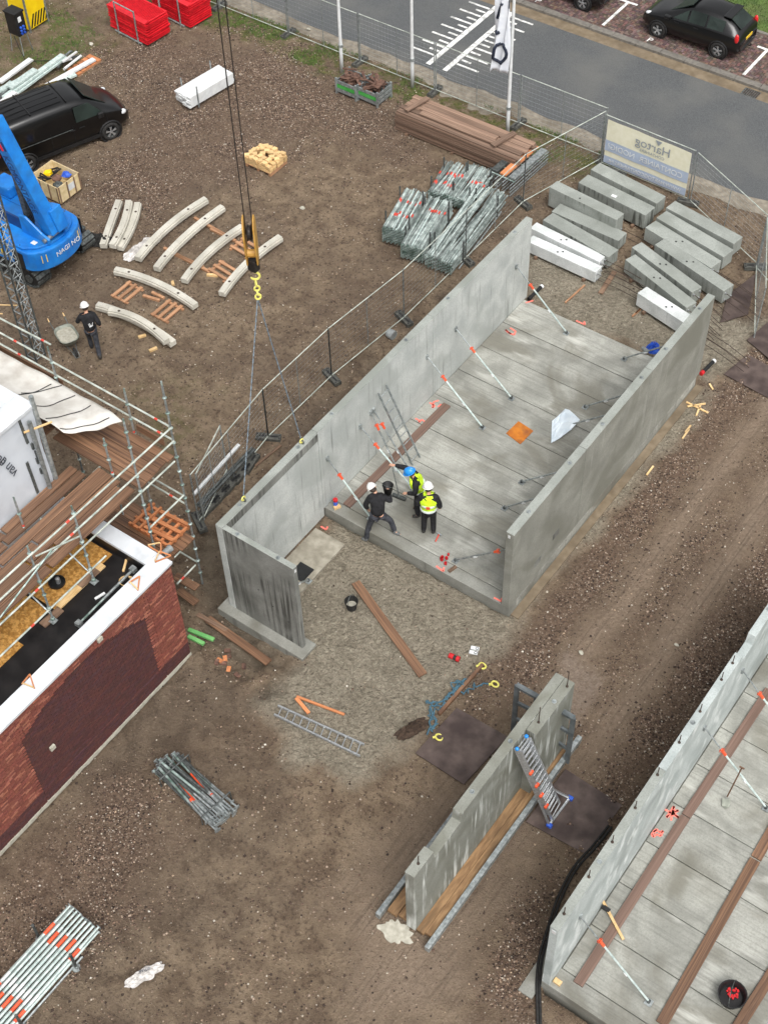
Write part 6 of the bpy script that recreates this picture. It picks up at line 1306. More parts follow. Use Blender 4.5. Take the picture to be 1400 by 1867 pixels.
def person(label, loc, rz, J, helmet, jacket, trousers, boots, vest=None, back=None):
    t = thing('person', label, 'person', loc, rz, 'workers on the site'); g = {k: V3(v) for k, v in J.items()}
    js = [(g['pelvis'], (.06, .05))]; E = []
    e, sp_ = chain(js, 0, [(lerp(g['pelvis'], g['chest'], .5), (.06, .05)), (g['chest'], (.1, .08)), (g['neck'], .055)]); E += e; ch = sp_ - 1
    hd = (g['head'] - g['neck']).normalized(); fw = V3(J.get('look', (0, 1, -.1))).normalized(); fw = (fw - hd * fw.dot(hd)).normalized(); rt_ = fw.cross(hd)
    e, hi_ = chain(js, sp_, [(g['neck'] + hd * .06, .055), (g['neck'] + hd * .12 + fw * .02, (.07, .085)), (g['head'], (.082, .1)), (g['head'] + hd * .08, (.06, .075))]); E += e
    e, _ = chain(js, hi_ - 1, [(g['head'] + fw * .085 - hd * .02, .022), (g['head'] + fw * .125 - hd * .03, .013)]); E += e
    for s_ in (-1, 1): e, _ = chain(js, hi_ - 1, [(g['head'] + rt_ * (.09 * s_), .02), (g['head'] + rt_ * (.105 * s_) + hd * .01, .014)]); E += e
    for s_ in ('l', 'r'):
        e, wi = chain(js, ch, [(g['sh_' + s_], .07), (g['el_' + s_], .05), (g['wr_' + s_], .034)]); E += e
        pd = (g['wr_' + s_] - g['el_' + s_]).normalized(); pd = V3(J.get('palm_' + s_, pd)).normalized(); sd_ = pd.cross(V3((0, .3, 1))); sd_ = sd_.normalized() if sd_.length > .1 else V3((1, 0, 0)); cu = sd_.cross(pd)
        e, pi_ = chain(js, wi, [(g['wr_' + s_] + pd * .05, (.034, .022)), (g['wr_' + s_] + pd * .085, (.04, .02))]); E += e
        for k, L in enumerate((.06, .072, .066, .05)):
            b = g['wr_' + s_] + pd * .1 + sd_ * (-.03 + .02 * k); e, _ = chain(js, pi_, [(b, .0095), (b + pd * L * .55 - cu * .012, .009), (b + pd * L * .8 - cu * .04, .008)]); E += e
        b = g['wr_' + s_] + pd * .04 - sd_ * .035; e, _ = chain(js, wi + 1, [(b, .011), (b + pd * .04 - sd_ * .025 - cu * .01, .0095)]); E += e
    for s_ in ('l', 'r'): e, _ = chain(js, 0, [(g['hip_' + s_], .07), (g['kn_' + s_], .045), (g['an_' + s_], .03), (g['toe_' + s_], .025)]); E += e
    skin_mesh('body', M['skin'], t, js, E)
    jk = [(g['pelvis'] + V3((0, 0, -.1)), (.2, .17))]; E = []; e, c_ = chain(jk, 0, [(lerp(g['pelvis'], g['chest'], .4), (.195, .165)), (g['chest'], (.215, .165)), (lerp(g['chest'], g['neck'], .85), (.105, .09))]); E += e
    for s_ in ('l', 'r'): e, _ = chain(jk, c_ - 1, [(g['sh_' + s_], .098), (g['el_' + s_], .08), (lerp(g['el_' + s_], g['wr_' + s_], 1.0), .056)]); E += e
    skin_mesh('jacket', M[jacket], t, jk, E)
    tr = [(g['pelvis'] + V3((0, 0, .06)), (.17, .14))]; E = []
    for s_ in ('l', 'r'): e, _ = chain(tr, 0, [(g['hip_' + s_], .115), (g['kn_' + s_], .085), (lerp(g['kn_' + s_], g['an_' + s_], 1.05), .074)]); E += e
    skin_mesh('trousers', M[trousers], t, tr, E)
    for s_ in ('l', 'r'):
        a, to = g['an_' + s_], g['toe_' + s_]; back_ = (a - to); back_.z = 0; back_ = back_.normalized() * .05
        skin_mesh('boot', M[boots], t, [(a + V3((0, 0, .1)), .06), (a + V3((0, 0, -.03)) + back_ * .4, .06), (lerp(a, to, .6) + V3((0, 0, -.01)), (.05, .045)), (to, (.048, .038))], [(0, 1), (1, 2), (2, 3)])
    if vest:
        vj = [(g['pelvis'] + V3((0, 0, -.06)), (.235, .205))]; E = []; e, c_ = chain(vj, 0, [(lerp(g['pelvis'], g['chest'], .5), (.235, .205)), (g['chest'] + V3((0, 0, .02)), (.25, .21)), (lerp(g['chest'], g['neck'], .7), (.15, .13))]); E += e
        for s_ in ('l', 'r'): e, _ = chain(vj, c_ - 1, [(lerp(g['chest'], g['sh_' + s_], .9) + V3((0, 0, .03)), .125)]); E += e
        vo = skin_mesh('vest', M['hivis'], t, vj, E); up_ = (g['chest'] - g['pelvis']).normalized()
        for u in (.15, .6):
            c = lerp(g['pelvis'], g['chest'], u); MB().lathe(c, [(.222, -.022), (.225, 0), (.222, .022)], 18, up_).build('reflective_band', M['reflect'], t, local=True)
            o = t.children[-1]
            for v in o.data.vertices: dlt = v.co - c; along = up_ * dlt.dot(up_); flat = dlt - along; v.co = c + along + V3((flat.x * 1.02, flat.y * .9, flat.z))
    hm = MB(); hc = g['head'] + hd * .045; Rm = Matrix((rt_, fw, hd)).transposed(); vs_ = []
    n_, m__ = 16, 6
    for i in range(m__ + 1):
        a = PI / 2 * i / m__
        for k in range(n_): b = 2 * PI * k / n_; vs_.append(hc + Rm @ V3((.125 * math.cos(a) * math.cos(b), .15 * math.cos(a) * math.sin(b), .14 * math.sin(a))))
    fs_ = [(i * n_ + k, i * n_ + (k + 1) % n_, (i + 1) * n_ + (k + 1) % n_, (i + 1) * n_ + k) for i in range(m__) for k in range(n_)]
    h0 = hm.add(vs_, fs_).build('helmet', M[helmet], t, smooth=True, local=True, solid=.008)
    MB().add([hc + Rm @ V3((r * .128 * math.cos(b), r * .152 * math.sin(b) + (.04 * max(0, math.sin(b)) if r > 1 else 0), 0 if r < 1.01 else -.012)) for r in (1.0, 1.12) for b in (2 * PI * k / n_ for k in range(n_))], [(k, (k + 1) % n_, n_ + (k + 1) % n_, n_ + k) for k in range(n_)]).build('brim', M[helmet], h0, local=True, solid=.008)
    MB().path([hc + Rm @ V3((0, .15 * math.cos(a), .143 * math.sin(a))) for a in np.linspace(.3, 2.84, 9)], .014, 5).build('ridge', M[helmet], h0, local=True)
    MB().ball(g['head'] - fw * .02 - hd * .01, (.1, .1, .075), 10, 7).build('hair', M['hair'], t, local=True, smooth=True)
    for s_ in (-1, 1): MB().ball(g['head'] + fw * .09 + rt_ * (.034 * s_) + hd * .005, .011, 8, 6).build('eye', M['white'], t, local=True, smooth=True)
    MB().beam(g['head'] + fw * .098 - hd * .062 - rt_ * .025, g['head'] + fw * .098 - hd * .062 + rt_ * .025, .008, .012).build('mouth', M['pink'], t, local=True)
    return t
def facing(d): return math.atan2(d[1], d[0]) - PI / 2
STAND = dict(pelvis=(0, 0, .98), chest=(0, .02, 1.38), neck=(0, .03, 1.55), head=(0, .06, 1.69), sh_l=(-.2, .02, 1.46), sh_r=(.2, .02, 1.46), el_l=(-.3, -.02, 1.17), el_r=(.3, -.02, 1.17), wr_l=(-.28, .12, .95), wr_r=(.28, .12, .95),
             hip_l=(-.1, 0, .92), hip_r=(.1, 0, .92), kn_l=(-.12, .04, .5), kn_r=(.12, .04, .5), an_l=(-.13, 0, .09), an_r=(.13, 0, .09), toe_l=(-.15, .17, .04), toe_r=(.15, .17, .04))
def pose(**k): d = dict(STAND); d.update(k); return d
# worker walking away beside the wheelbarrow
w1 = person('worker in black jacket and white helmet walking beside the wheelbarrow', (*V3((-25.82, 19.7, 0)).xy, .0), facing((-.75, .66)), pose(pelvis=(0, .06, 1.0), chest=(0, .16, 1.4), neck=(0, .21, 1.57), head=(-.01, .27, 1.7), sh_l=(-.2, .15, 1.48), sh_r=(.2, .15, 1.48), el_l=(-.33, .22, 1.22), el_r=(.3, .02, 1.2), wr_l=(-.32, .42, 1.1), wr_r=(.3, .16, 1.02), hip_l=(-.1, .06, .94), hip_r=(.1, .06, .94), kn_l=(-.1, .3, .56), an_l=(-.1, .28, .1), toe_l=(-.11, .45, .05), kn_r=(.1, -.04, .5), an_r=(.11, -.3, .13), toe_r=(.12, -.16, .04)), 'helmet_white', 'cloth_black', 'cloth_grey', 'boot')
bk = V3((0, .0, 1.24)); lg = MB()
lg.path([(.02, -.085, 1.2), (.05, -.08, 1.26), (.03, -.06, 1.33), (.0, -.06, 1.3), (.02, -.085, 1.2)], .014, 5).path([(.04, -.09, 1.22), (.1, -.07, 1.26), (.13, -.05, 1.34)], .01, 5).path([(.05, -.09, 1.21), (.12, -.07, 1.24)], .008, 5).build('back_emblem', M['white'], w1, local=True)
w1.scale = (.98, .98, .98)
# three workers on the slab
w2 = person('worker in yellow vest and blue helmet reaching out to the slanting prop', (*V3((-14.07, 19.85, 0.41)).xy, .415), facing((-.86, -.5)), pose(pelvis=(0, -.05, .98), chest=(.0, .08, 1.37), neck=(0, .13, 1.53), head=(.0, .2, 1.65), sh_l=(-.2, .05, 1.45), sh_r=(.19, .12, 1.46), el_r=(.36, .38, 1.42), wr_r=(.42, .66, 1.42), el_l=(-.3, .05, 1.16), wr_l=(-.2, .28, 1.05), look=(.1, 1, -.45)), 'helmet_blue', 'cloth_black', 'cloth_black', 'boot', vest=1)
w3 = person('worker in yellow vest and white helmet seen from behind on the slab', (*V3((-13.47, 19.45, 0.41)).xy, .415), facing((-.5, .86)), pose(chest=(0, .05, 1.37), neck=(0, .09, 1.54), head=(-.02, .14, 1.67), el_l=(-.31, .0, 1.18), wr_l=(-.25, .2, 1.0), look=(-.35, 1, -.3)), 'helmet_white', 'cloth_black', 'cloth_black', 'boot', vest=1)
MB().box(-.05, -.2, 1.2, .05, -.188, 1.3).build('back_emblem', M['orange'], w3, local=True)
w4 = person('worker in black jacket stepping onto the slab with a bucket on the shoulder', (*V3((-14.58, 18.77, 0.2)).xy, .0), facing((-.45, .9)), pose(pelvis=(-.02, 0, 1.12), chest=(-.06, .16, 1.48), neck=(-.1, .26, 1.62), head=(-.2, .33, 1.72), sh_l=(-.27, .16, 1.55), sh_r=(.14, .2, 1.6), el_l=(-.38, .1, 1.28), wr_l=(-.33, .2, 1.05), el_r=(.3, .2, 1.42), wr_r=(.22, .36, 1.6), hip_l=(-.13, 0, 1.06), hip_r=(.09, 0, 1.06), kn_l=(-.28, .02, .58), an_l=(-.36, -.08, .1), toe_l=(-.5, -.03, .05), kn_r=(.3, .06, .84), an_r=(.42, -.04, .5), toe_r=(.58, -.08, .46), look=(-.4, 1, -.3)), 'helmet_white', 'cloth_black', 'cloth_grey', 'sole')
bkp = Matrix.Rotation(w4.rotation_euler.z, 3, 'Z') @ V3((.2, .34, 1.62)) + w4.location
bk4 = thing('bucket', 'black bucket carried on the shoulder of the stepping worker', 'bucket', bkp)
MB().lathe(bkp, [(.1, 0), (.145, .3), (.15, .3), (.135, .29), (.09, .02), (.01, .02)], 18).build('pail', M['black'], bk4, smooth=True); MB().torus(bkp + V3((0, 0, .3)), .145, .008, (0, .6, .8), 16, 5, 0, PI).build('handle', M['steel_dark'], bk4)
# wheelbarrow
wb0 = V3((-26.71, 19.49, 0)); wd = (V3((-26.13, 19.31, 0)) - V3((-27.54, 19.92, 0))).normalized(); wbr = thing('wheelbarrow', 'dirty grey wheelbarrow full of wet mortar beside the walking worker', 'wheelbarrow', (wb0.x, wb0.y, 0), math.atan2(wd.y, wd.x)); wbr.scale = (.82, .82, .82)
def tray_ring(k, z, gx_): return [V3((gx_ + k * .48 * (abs(math.cos(a)) ** .6) * (1 if math.cos(a) > 0 else -1), k * .36 * (abs(math.sin(a)) ** .6) * (1 if math.sin(a) > 0 else -1), z)) for a in (2 * PI * i / 24 for i in range(24))]
rings = [tray_ring(.62, .34, .04), tray_ring(.85, .5, .02), tray_ring(1.0, .66, 0), tray_ring(1.06, .665, 0), tray_ring(1.06, .64, 0)]
mb = MB(); mb.add([v for r in rings for v in r], [(i * 24 + k, i * 24 + (k + 1) % 24, (i + 1) * 24 + (k + 1) % 24, (i + 1) * 24 + k) for i in range(4) for k in range(24)] + [tuple(reversed(range(24)))]).build('tray', M['barrow'], wbr, smooth=True, local=True, solid=.012)
mb = MB(); lv = tray_ring(.9, .575, 0); mb.add([(0.0, 0, .6)] + lv + tray_ring(.5, .59, 0), [(0, 25 + k, 25 + (k + 1) % 24) for k in range(24)] + [(1 + k, 1 + (k + 1) % 24, 25 + (k + 1) % 24, 25 + k) for k in range(24)]).build('mortar', M['mortar_wet'], wbr, smooth=True, local=True)
for s_ in (-1, 1):
    MB().path([(-1.05, s_ * .3, .72), (-.5, s_ * .28, .5), (.1, s_ * .2, .34), (.62, s_ * .08, .2)], .018, 6).build('handle', M['steel_dark'], wbr, local=True); MB().tube((-1.05, s_ * .3, .72), (-.9, s_ * .3, .66), .024).build('grip', M['timber_new'], wbr, local=True)
    MB().path([(-.2, s_ * .24, .42), (-.32, s_ * .24, .02), (-.18, s_ * .2, .02)], .016, 6).build('leg', M['steel_dark'], wbr, local=True)
MB().torus((.62, 0, .2), .15, .05, (0, 1, 0), 20, 8).build('tyre', M['rubber'], wbr, local=True); MB().tube((.62, -.06, .2), (.62, .06, .2), .09, 12).build('hub', M['steel_dark'], wbr, local=True); MB().path([(.62, -.1, .2), (.84, -.08, .14), (.84, .08, .14), (.62, .1, .2)], .014, 6).build('wheel_guard', M['steel'], wbr, local=True)

# ------------------------------------------------------------------ push-pull props
def prop(a, b, lab, collar=.3, m_='white_tube'):
    """a = head on the wall, b = foot on the slab"""
    a, b = V3(a), V3(b); t = thing('wall_prop', lab, 'prop', b, 0, 'props bracing the precast walls'); d = (a - b).normalized()
    rod('inner_tube', lerp(a, b, .0), lerp(a, b, collar), .018, M['steel'], t); rod('outer_tube', lerp(a, b, collar), b + V3((0, 0, .05)), .025, M[m_], t); c = lerp(a, b, collar)
    rod('adjusting_collar', c - d * .1, c + d * .1, .035, M['orange'], t); MB().torus(c + d * .06, .06, .01, d, 10, 5).build('collar_handle', M['orange'], t); m2 = lerp(a, b, .66); rod('tube_joint', m2 - d * .05, m2 + d * .05, .036, M['white'], t)
    MB().box(b.x - .08, b.y - .08, b.z, b.x + .08, b.y + .08, b.z + .012).build('foot_plate', M['steel'], t); MB().box(b.x - .03, b.y - .035, b.z + .012, b.x + .03, b.y + .035, b.z + .09).build('foot_hinge', M['steel_dark'], t)
    MB().box(a.x - .02, a.y - .045, a.z - .09, a.x + .03, a.y + .045, a.z + .05).build('head_plate', M['steel'], t); return t
WX = -16.28
prop((-16.26, 28, 2.18), (-14.44, 28.05, 0.41), 'orange collared wall prop at the far end of the left wall'); prop((-16.26, 24.84, 2.13), (-14.33, 24.85, 0.41), 'orange collared wall prop second from the far end of the left wall'); prop((-16.26, 23.42, 2.18), (-14.39, 23.43, 0.41), 'orange collared wall prop third from the far end of the left wall')
prop((-16.26, 20.29, 2.12), (-14.63, 20.43, 0.41), 'orange collared wall prop the blue helmeted worker reaches for'); prop((-16.26, 18.85, 2.18), (-15.04, 18.98, 0.41), 'orange collared wall prop nearest the short return wall')
for p, lab in (((-12.48, 28.06, 0.41), 'wall prop bracing the right wall by the blue bag'), ((-12.42, 25.74, 0.41), 'wall prop bracing the right wall, second from the far end'), ((-12.47, 24.8, 0.41), 'wall prop bracing the right wall with a plastic sheet over its foot'), ((-12.39, 22.34, 0.41), 'wall prop bracing the right wall, third from the near end'), ((-12.28, 21.3, 0.41), 'wall prop bracing the right wall, second from the near end'), ((-12.36, 19.08, 0.41), 'wall prop bracing the right wall near the red spacers')):
    prop((-10.64, p[1] + .05, 2.2), p, lab, .3 if 'red' in lab else .12, 'steel')
prop((-4.43, 11.84, 2.11), (-2.58, 11.76, 0.41), 'orange collared wall prop at the near end of the lower right wall'); prop((-4.43, 17.16, 2.28), (-2.6, 17.21, 0.41), 'orange collared wall prop with a shovel leaning on it'); prop((-4.43, 19, 2.28), (-2.55, 19.02, 0.41), 'orange collared wall prop cut by the right frame edge')
prop((-14.75, 14.95, 2.0), (-15.29, 16.56, 0.06), 'short prop bracing the back of the short return wall', .3, 'steel')
for (a, b, lab) in (((-16.26, 20.77, 2.25), (-15.44, 20.78, 0.41), 'spare prop leaning on the left wall, left one of two'), ((-16.26, 20.9, 2.23), (-15.09, 20.91, 0.41), 'spare prop leaning on the left wall, right one of two')):
    prop(a, b, lab, .25, 'steel')
def ladder(name, a0, a1, b0, b1, n, m_, lab, w=.03, group=None, rung=.014):
    """rails a0-b0 and a1-b1 with n rungs"""
    t = thing(name, lab, 'ladder', b0, 0, group); bar('rail', a0, b0, w, w * 1.8, M[m_], t); bar('rail', a1, b1, w, w * 1.8, M[m_], t)
    for k in range(n): u = (k + .5) / n; rod('rung', lerp(a0, b0, u), lerp(a1, b1, u), rung, M[m_], t)
    return t
ladder('ladder', (-16.2, 21.06, 2.75), (-16.2, 21.41, 2.79), (-15.2, 21.17, 0.41), (-15.2, 21.52, 0.41), 9, 'steel', 'grey ladder leaning against the long left wall'); ladder('ladder', (-13.49, 12.88, 0.06), (-13.57, 13.13, 0.06), (-11.1, 13.15, 0.06), (-11.2, 13.46, 0.06), 12, 'alu', 'aluminium ladder lying flat on the sand', .04)
# double aluminium ladder against the standing panel
def pt_ladder(u0, off, lab, zt=2.78, zb=.06, n=20):
    T0, T1 = V3((-7.44 + off, 13.98, zt)), V3((-7.44 + off, 14.42, zt)); B0, B1 = V3((-6.55 + off * .4, 13.55 - u0, zb)), V3((-6.55 + off * .4, 14.4 - u0, zb)); return T0, T1, B0, B1
lt = thing('ladder', 'silver extension ladder with blue end caps leaning on the standing panel', 'ladder', V3((-6.39, 14.54, 0)))
T0, T1 = V3((-7.44, 14.02, 2.82)), V3((-7.44, 14.4, 2.82)); B0, B1 = V3((-6.6, 14.3, .1)), V3((-6.6, 14.7, .1)); D0 = lerp(T0, B0, 1.0)
for k, o_ in enumerate((0, .07, .14)):
    e = V3((o_, 0, o_ * .3)); f_ = 1 - .1 * (2 - k) * .7
    for A_, B_ in ((T0, lerp(T0, B0, f_)), (T1, lerp(T1, B1, f_ * .93))): bar('rail', A_ + e, lerp(A_, B_, 1) + e, .03, .06, M['alu'], lt)
    for j in range(15): u = (j + .5) / 15 * f_; rod('rung', lerp(T0, B0, u) + e, lerp(T1, B1, u * .97) + e, .015, M['alu'], lt)
for u in (.3, .48, .62, .78): c = lerp(T0, B0, u) + V3((.16, 0, .05)); MB().box(c.x - .03, c.y - .06, c.z - .03, c.x + .03, c.y + .06, c.z + .03).build('orange_clip', M['orange'], lt)
for c in (T0, T1): MB().ball(c + V3((.05, 0, .03)), .05, 8, 6).build('end_cap', M['helmet_blue'], lt, smooth=True)
q0, q1 = V3((-6.47, 14.18, .09)), V3((-6.44, 15.05, .09)); bar('stabiliser_bar', q0, q1, .05, .06, M['alu'], lt)
for q_, b_ in ((q0, lerp(T0, B0, .72)), (q1, lerp(T1, B1, .72))): bar('stabiliser_leg', b_, q_, .04, .05, M['alu'], lt)
for c in (q0, q1): MB().box(c.x - .06, c.y - .05, c.z - .06, c.x + .08, c.y + .05, c.z + .05).build('end_cap', M['blue_bag'], lt, bev=.02)
# ------------------------------------------------------------------ boards lying about
random.seed(81)
for p, q, w, m_, lab in (((-15.81, 18.96, 0.43), (-15.7, 23.6, 0.43), .24, 'plank_floor', 'long brown board lying along the left wall on the slab'), ((-14.26, 17.24, 0.05), (-11.18, 15.89, 0.05), .24, 'plank_wet', 'reddish board lying across the trampled sand'), ((-3.97, 11.23, 0.44), (-3.98, 15.96, 0.44), .22, 'plank_floor', 'long grey brown board on the lower right slab along the wall, nearer piece'), ((-3.98, 15.99, 0.44), (-3.94, 20.12, 0.44), .22, 'plank_floor', 'long grey brown board on the lower right slab along the wall, farther piece'), ((-2.14, 11.5, 0.44), (-2.22, 15.91, 0.44), .24, 'plank_wet', 'brown board in the middle of the lower right slab, nearer piece'), ((-2.22, 15.96, 0.44), (-2.25, 18.02, 0.44), .24, 'plank_wet', 'brown board in the middle of the lower right slab, farther piece'), ((-0.84, 12.25, 0.44), (-0.74, 14.6, 0.44), .24, 'plank_wet', 'brown board cut by the lower right corner beside the black tub'),
    ((-16.77, 14.2, -0.08), (-14.57, 14, 0.02), .22, 'plank_wet', 'long brown board in the mud beside the footing of the short wall'), ((-17.04, 14.13, -0.02), (-16.08, 14.19, -0.05), .12, 'plank', 'short dark board in the mud by the brick corner'), ((-13.35, 13.56, 0.05), (-12.83, 13.4, 0.05), .09, 'timber_orange', 'short orange timber on the sand meeting a longer one'), ((-13.36, 13.6, 0.06), (-12.09, 13.86, 0.06), .06, 'timber_orange', 'long thin orange timber on the sand beside the lying ladder'), ((-18.51, 13.48, 2.06), (-18.47, 13.51, 2.06), .1, 'plank', 'small offcut on the lower scaffold deck')):
    if 'offcut on the lower' in lab: continue
    tag(bar('board', p, q, w, .045, M[m_]), lab, 'board')
for p, q, lab in (((-16.87, 13.6, 0.05), (-16.14, 13.73, 0.05), 'bright green timber in the mud at the brick corner, upper one'), ((-16.74, 13.44, 0.05), (-16.26, 13.49, 0.05), 'bright green timber in the mud at the brick corner, lower one')): one('green_timber', MB().beam(p, q, .1, .07), M['green_bright'], lab, 'timber')
for i, (p, q) in enumerate((((-10.21, 15.18, 0.08), (-10.12, 16.98, 0.08)),)): one('edge_beam', MB().beam(p, q, .08, .1), M['rust'] if 0 else M['plank_wet'], 'rusty edge rail along the border of sand and gravel', 'rail')
st_ = [((-10.29, 27.89, 0), (-9.57, 27.86, 0)), ((-10.18, 27.75, 0), (-9.81, 28.14, 0)), ((-9.8, 27.57, 0), (-9.9, 28.02, 0)), ((-9.7, 26.56, 0), (-9.72, 26.98, 0)), ((-9.75, 26.83, 0), (-9.75, 27.14, 0)), ((-9.86, 24.8, 0), (-9.87, 25.19, 0)), ((-10.09, 28.92, 0), (-9.9, 28.77, 0))]
for i, (p, q) in enumerate(st_): one('stick', MB().beam((*p[:2], .05), (*q[:2], .05), .05, .03), M['timber_new'], ['long pale stick crossing others beside the right wall', 'pale stick lying level beside the right wall', 'short pale stick upright in the crossed sticks', 'pale stick, left of the two parallel ones by the right wall', 'pale stick, right of the two parallel ones by the right wall', 'single pale stick on the dark gravel nearest the camera', 'thin pale stick near the black pipe'][i], 'stick')
# ------------------------------------------------------------------ on slab A
rp = V3((-13.43, 23.88, 0.42)); one('rusty_plate', MB().prism([(-13.92, 23.96, 0)[:2], (-13.88, 24.56, 0)[:2], (-13.32, 24.47, 0)[:2], (-13.36, 23.83, 0)[:2]], 0, .01), M['rust'], 'square orange rusty plate lying on the slab', 'steel plate')
po = bpy.data.objects['rusty_plate']; pc = [V3((-13.72, 23.62, 0.42)), V3((-13.68, 24.21, 0.42)), V3((-13.14, 24.13, 0.42)), V3((-13.17, 23.5, 0.42))]; bpy.data.objects.remove(po)
one('rusty_plate', MB().prism([p[:2] for p in pc], .415, .43), M['rust'], 'square orange rusty plate lying on the slab', 'steel plate')
cs = [V3((-12.49, 24.02, 0.42)), V3((-12.91, 24.75, 0.42)), V3((-12.81, 25.36, 0.42)), V3((-12.15, 24.96, 0.6)), V3((-12.2, 24.58, 0.5))]; rows = []
for i in range(11):
    u = i / 10; row = []
    for j in range(11):
        v = j / 10; a = cs[0].lerp(cs[4], u); b = cs[1].lerp(cs[2], min(1, u * 1.3)) if u < .75 else cs[2].lerp(cs[3], (u - .75) * 4); p = a.lerp(b, v); p.z = max(.425, p.z + .07 * abs(mnoise.noise(V3((u * 4, v * 4, 2)))) + (.15 * u * u)); row.append(tuple(p))
    rows.append(row)
one('plastic_sheet', MB().sheet(rows), M['sheet'], 'pale blue plastic sheet draped over a prop foot on the slab', 'sheet', solid=.006)
crumple('blue_bag', (-11.98, 28.89, 0.43), .25, .3, .22, M['blue_bag'], 'bright blue plastic bag by the right wall on the far slab edge', 'bag', 13, .5)
def pipe(name, p, q, r, m_, lab, cap=None, capm='white', hollow=False):
    t = thing(name, lab, 'pipe', p); p, q = V3(p), V3(q); d = (q - p).normalized(); MB().lathe(p, [(r, 0), (r, (q - p).length), (r * .82, (q - p).length), (r * .8, .02), (.01, .02)], 16, d).build('barrel', M[m_], t, smooth=False)
    rod('socket_ring', q - d * r * 1.2, q - d * .002, r * 1.15, M[m_], t, 14)
    if cap: rod('end_cap', q - d * .06, q + d * .02, r * 1.25, M[capm], t, 14); rod('end_cap', p - d * .02, p + d * .1, r * 1.2, M['red_cap' if 'red' in lab else m_], t, 14)
pipe('drain_pipe', (-10.47, 29.14, 0.07), (-10.41, 29.82, 0.07), .055, 'black', 'black pipe with white cap and red end beside the right wall', 1); pipe('drain_pipe', (-16.35, 29.05, 0.07), (-16.33, 29.76, 0.07), .055, 'black', 'black pipe with pale cap at the far end of the left wall', 1)
pipe('drain_pipe', (-19.03, 25.34, 0.12), (-18.8, 25.32, 0.12), .13, 'pipe_grey', 'short grey pipe stub between the wire fence and the wall'); pipe('drain_pipe', (-10.95, 16.75, 0.07), (-10.71, 16.78, 0.07), .06, 'rubber', 'black corrugated pipe stub with red end on the sand', 1, 'red_cap'); pipe('drain_pipe', (-12.23, 28.74, 0.45), (-12.03, 28.55, 0.6), .06, 'pipe_grey', 'grey pipe stub beside the blue bag')
pipe('drain_pipe', (-17.16, 13.59, 3), (-17.14, 13.85, 3), .08, 'pipe_grey', 'grey pipe stub behind the corner of the white coping')
# broom, hammer, red spacers, tins, bucket
br = thing('broom', 'wide floor broom standing on the slab beside the blue helmeted worker', 'broom', (-14.81, 19.99, 0.42)); bc = V3((-14.81, 19.99, 0.42)); bdv = (V3((-14.61, 20.03, 0.42)) - V3((-15.01, 19.97, 0.42)))
MB().beam(bc - bdv * .5 + V3((0, 0, .06)), bc + bdv * .5 + V3((0, 0, .06)), .08, .06).build('head', M['steel_dark'], br); MB().beam(bc - bdv * .48 + V3((0, 0, .015)), bc + bdv * .48 + V3((0, 0, .015)), .07, .05).build('bristles', M['black'], br); hp_ = Matrix.Rotation(w2.rotation_euler.z, 3, 'Z') @ V3((.44, .74, 1.42)) + w2.location; rod('handle', bc + V3((0, 0, .08)), hp_, .014, M['steel'], br)
hm_ = thing('hammer', 'red handled claw hammer lying on the slab', 'hammer', (-13.2, 19.44, 0.43)); rod('handle', (-13.15, 19.31, 0.43), (-13.21, 19.56, 0.43), .018, M['red_tip'], hm_); MB().beam((-13.28, 19.57, 0.44), (-13.13, 19.56, 0.44), .035, .035).build('head', M['steel'], hm_)
random.seed(83)
for i in range(6): c = V3((-12.59, 18.93, 0.42)) + V3((rr(-.12, .12), rr(-.1, .1), 0)); one('red_spacer', MB().lathe(c, [(.04, 0), (.04, .07), (.025, .07), (.025, .02), (.005, .02)], 10), M['red_cap'], 'small red plastic spacer in the cluster on the slab edge', 'spacer', 'red spacers on the slab')
one('red_spacer', MB().lathe((-12.62, 19.13, 0.42), [(.03, 0), (.03, .06), (.005, .06)], 10), M['red_cap'], 'single red plastic spacer apart from the cluster', 'spacer')
one('timber_offcut', MB().beam((-12.3, 18.68, 0.44), (-12.24, 18.92, 0.44), .08, .06), M['plank'], 'small brown offcut at the slab edge by the red spacers', 'offcut')
tn = thing('paint_tin', 'small blue and red marker paint can at the slab corner', 'paint can', (-16.06, 18.8, 0.42)); c = V3((-16.06, 18.8, 0.42)); MB().lathe(c, [(.06, 0), (.06, .2), (.04, .22)], 12).build('can', M['blue_bag'], tn); MB().lathe(c + V3((0, 0, .2)), [(.065, 0), (.065, .07), (.02, .08)], 12).build('cap', M['red_cap'], tn)
one('chalk_box', MB().beam((-16.03, 18.68, 0.44), (-15.95, 18.85, 0.44), .1, .07), M['timber_new'], 'yellow wooden block at the slab corner by the paint can', 'block')
def bucket(p, r, h, m_, lab, cat='bucket', fill=None):
    t = thing('bucket' if cat == 'bucket' else 'tub', lab, cat, p); MB().lathe(p, [(r * .75, 0), (r, h), (r * 1.06, h), (r * 1.06, h - .02), (r * .96, h - .02), (r * .72, .02), (.01, .02)], 22).build('pail', M[m_], t, smooth=False)
    MB().torus(V3(p) + V3((0, 0, h)), r, .008, (1, .2, .2), 16, 5, 0, PI).build('handle', M['steel_dark'], t)
    if fill: MB().lathe(V3(p) + V3((0, 0, h * .35)), [(r * .8, 0), (r * .8, .01), (.01, .012)], 18).build('water', M[fill], t)
    return t
bucket((-13.87, 16.55, 0.02), .17, .3, 'rubber', 'dark rubber bucket standing on the trampled sand', fill='mortar_wet'); bucket((-1.23, 12.79, 0.42), .29, .3, 'black', 'big black tub with red spacers in the lower right corner', 'tub', 'membrane')
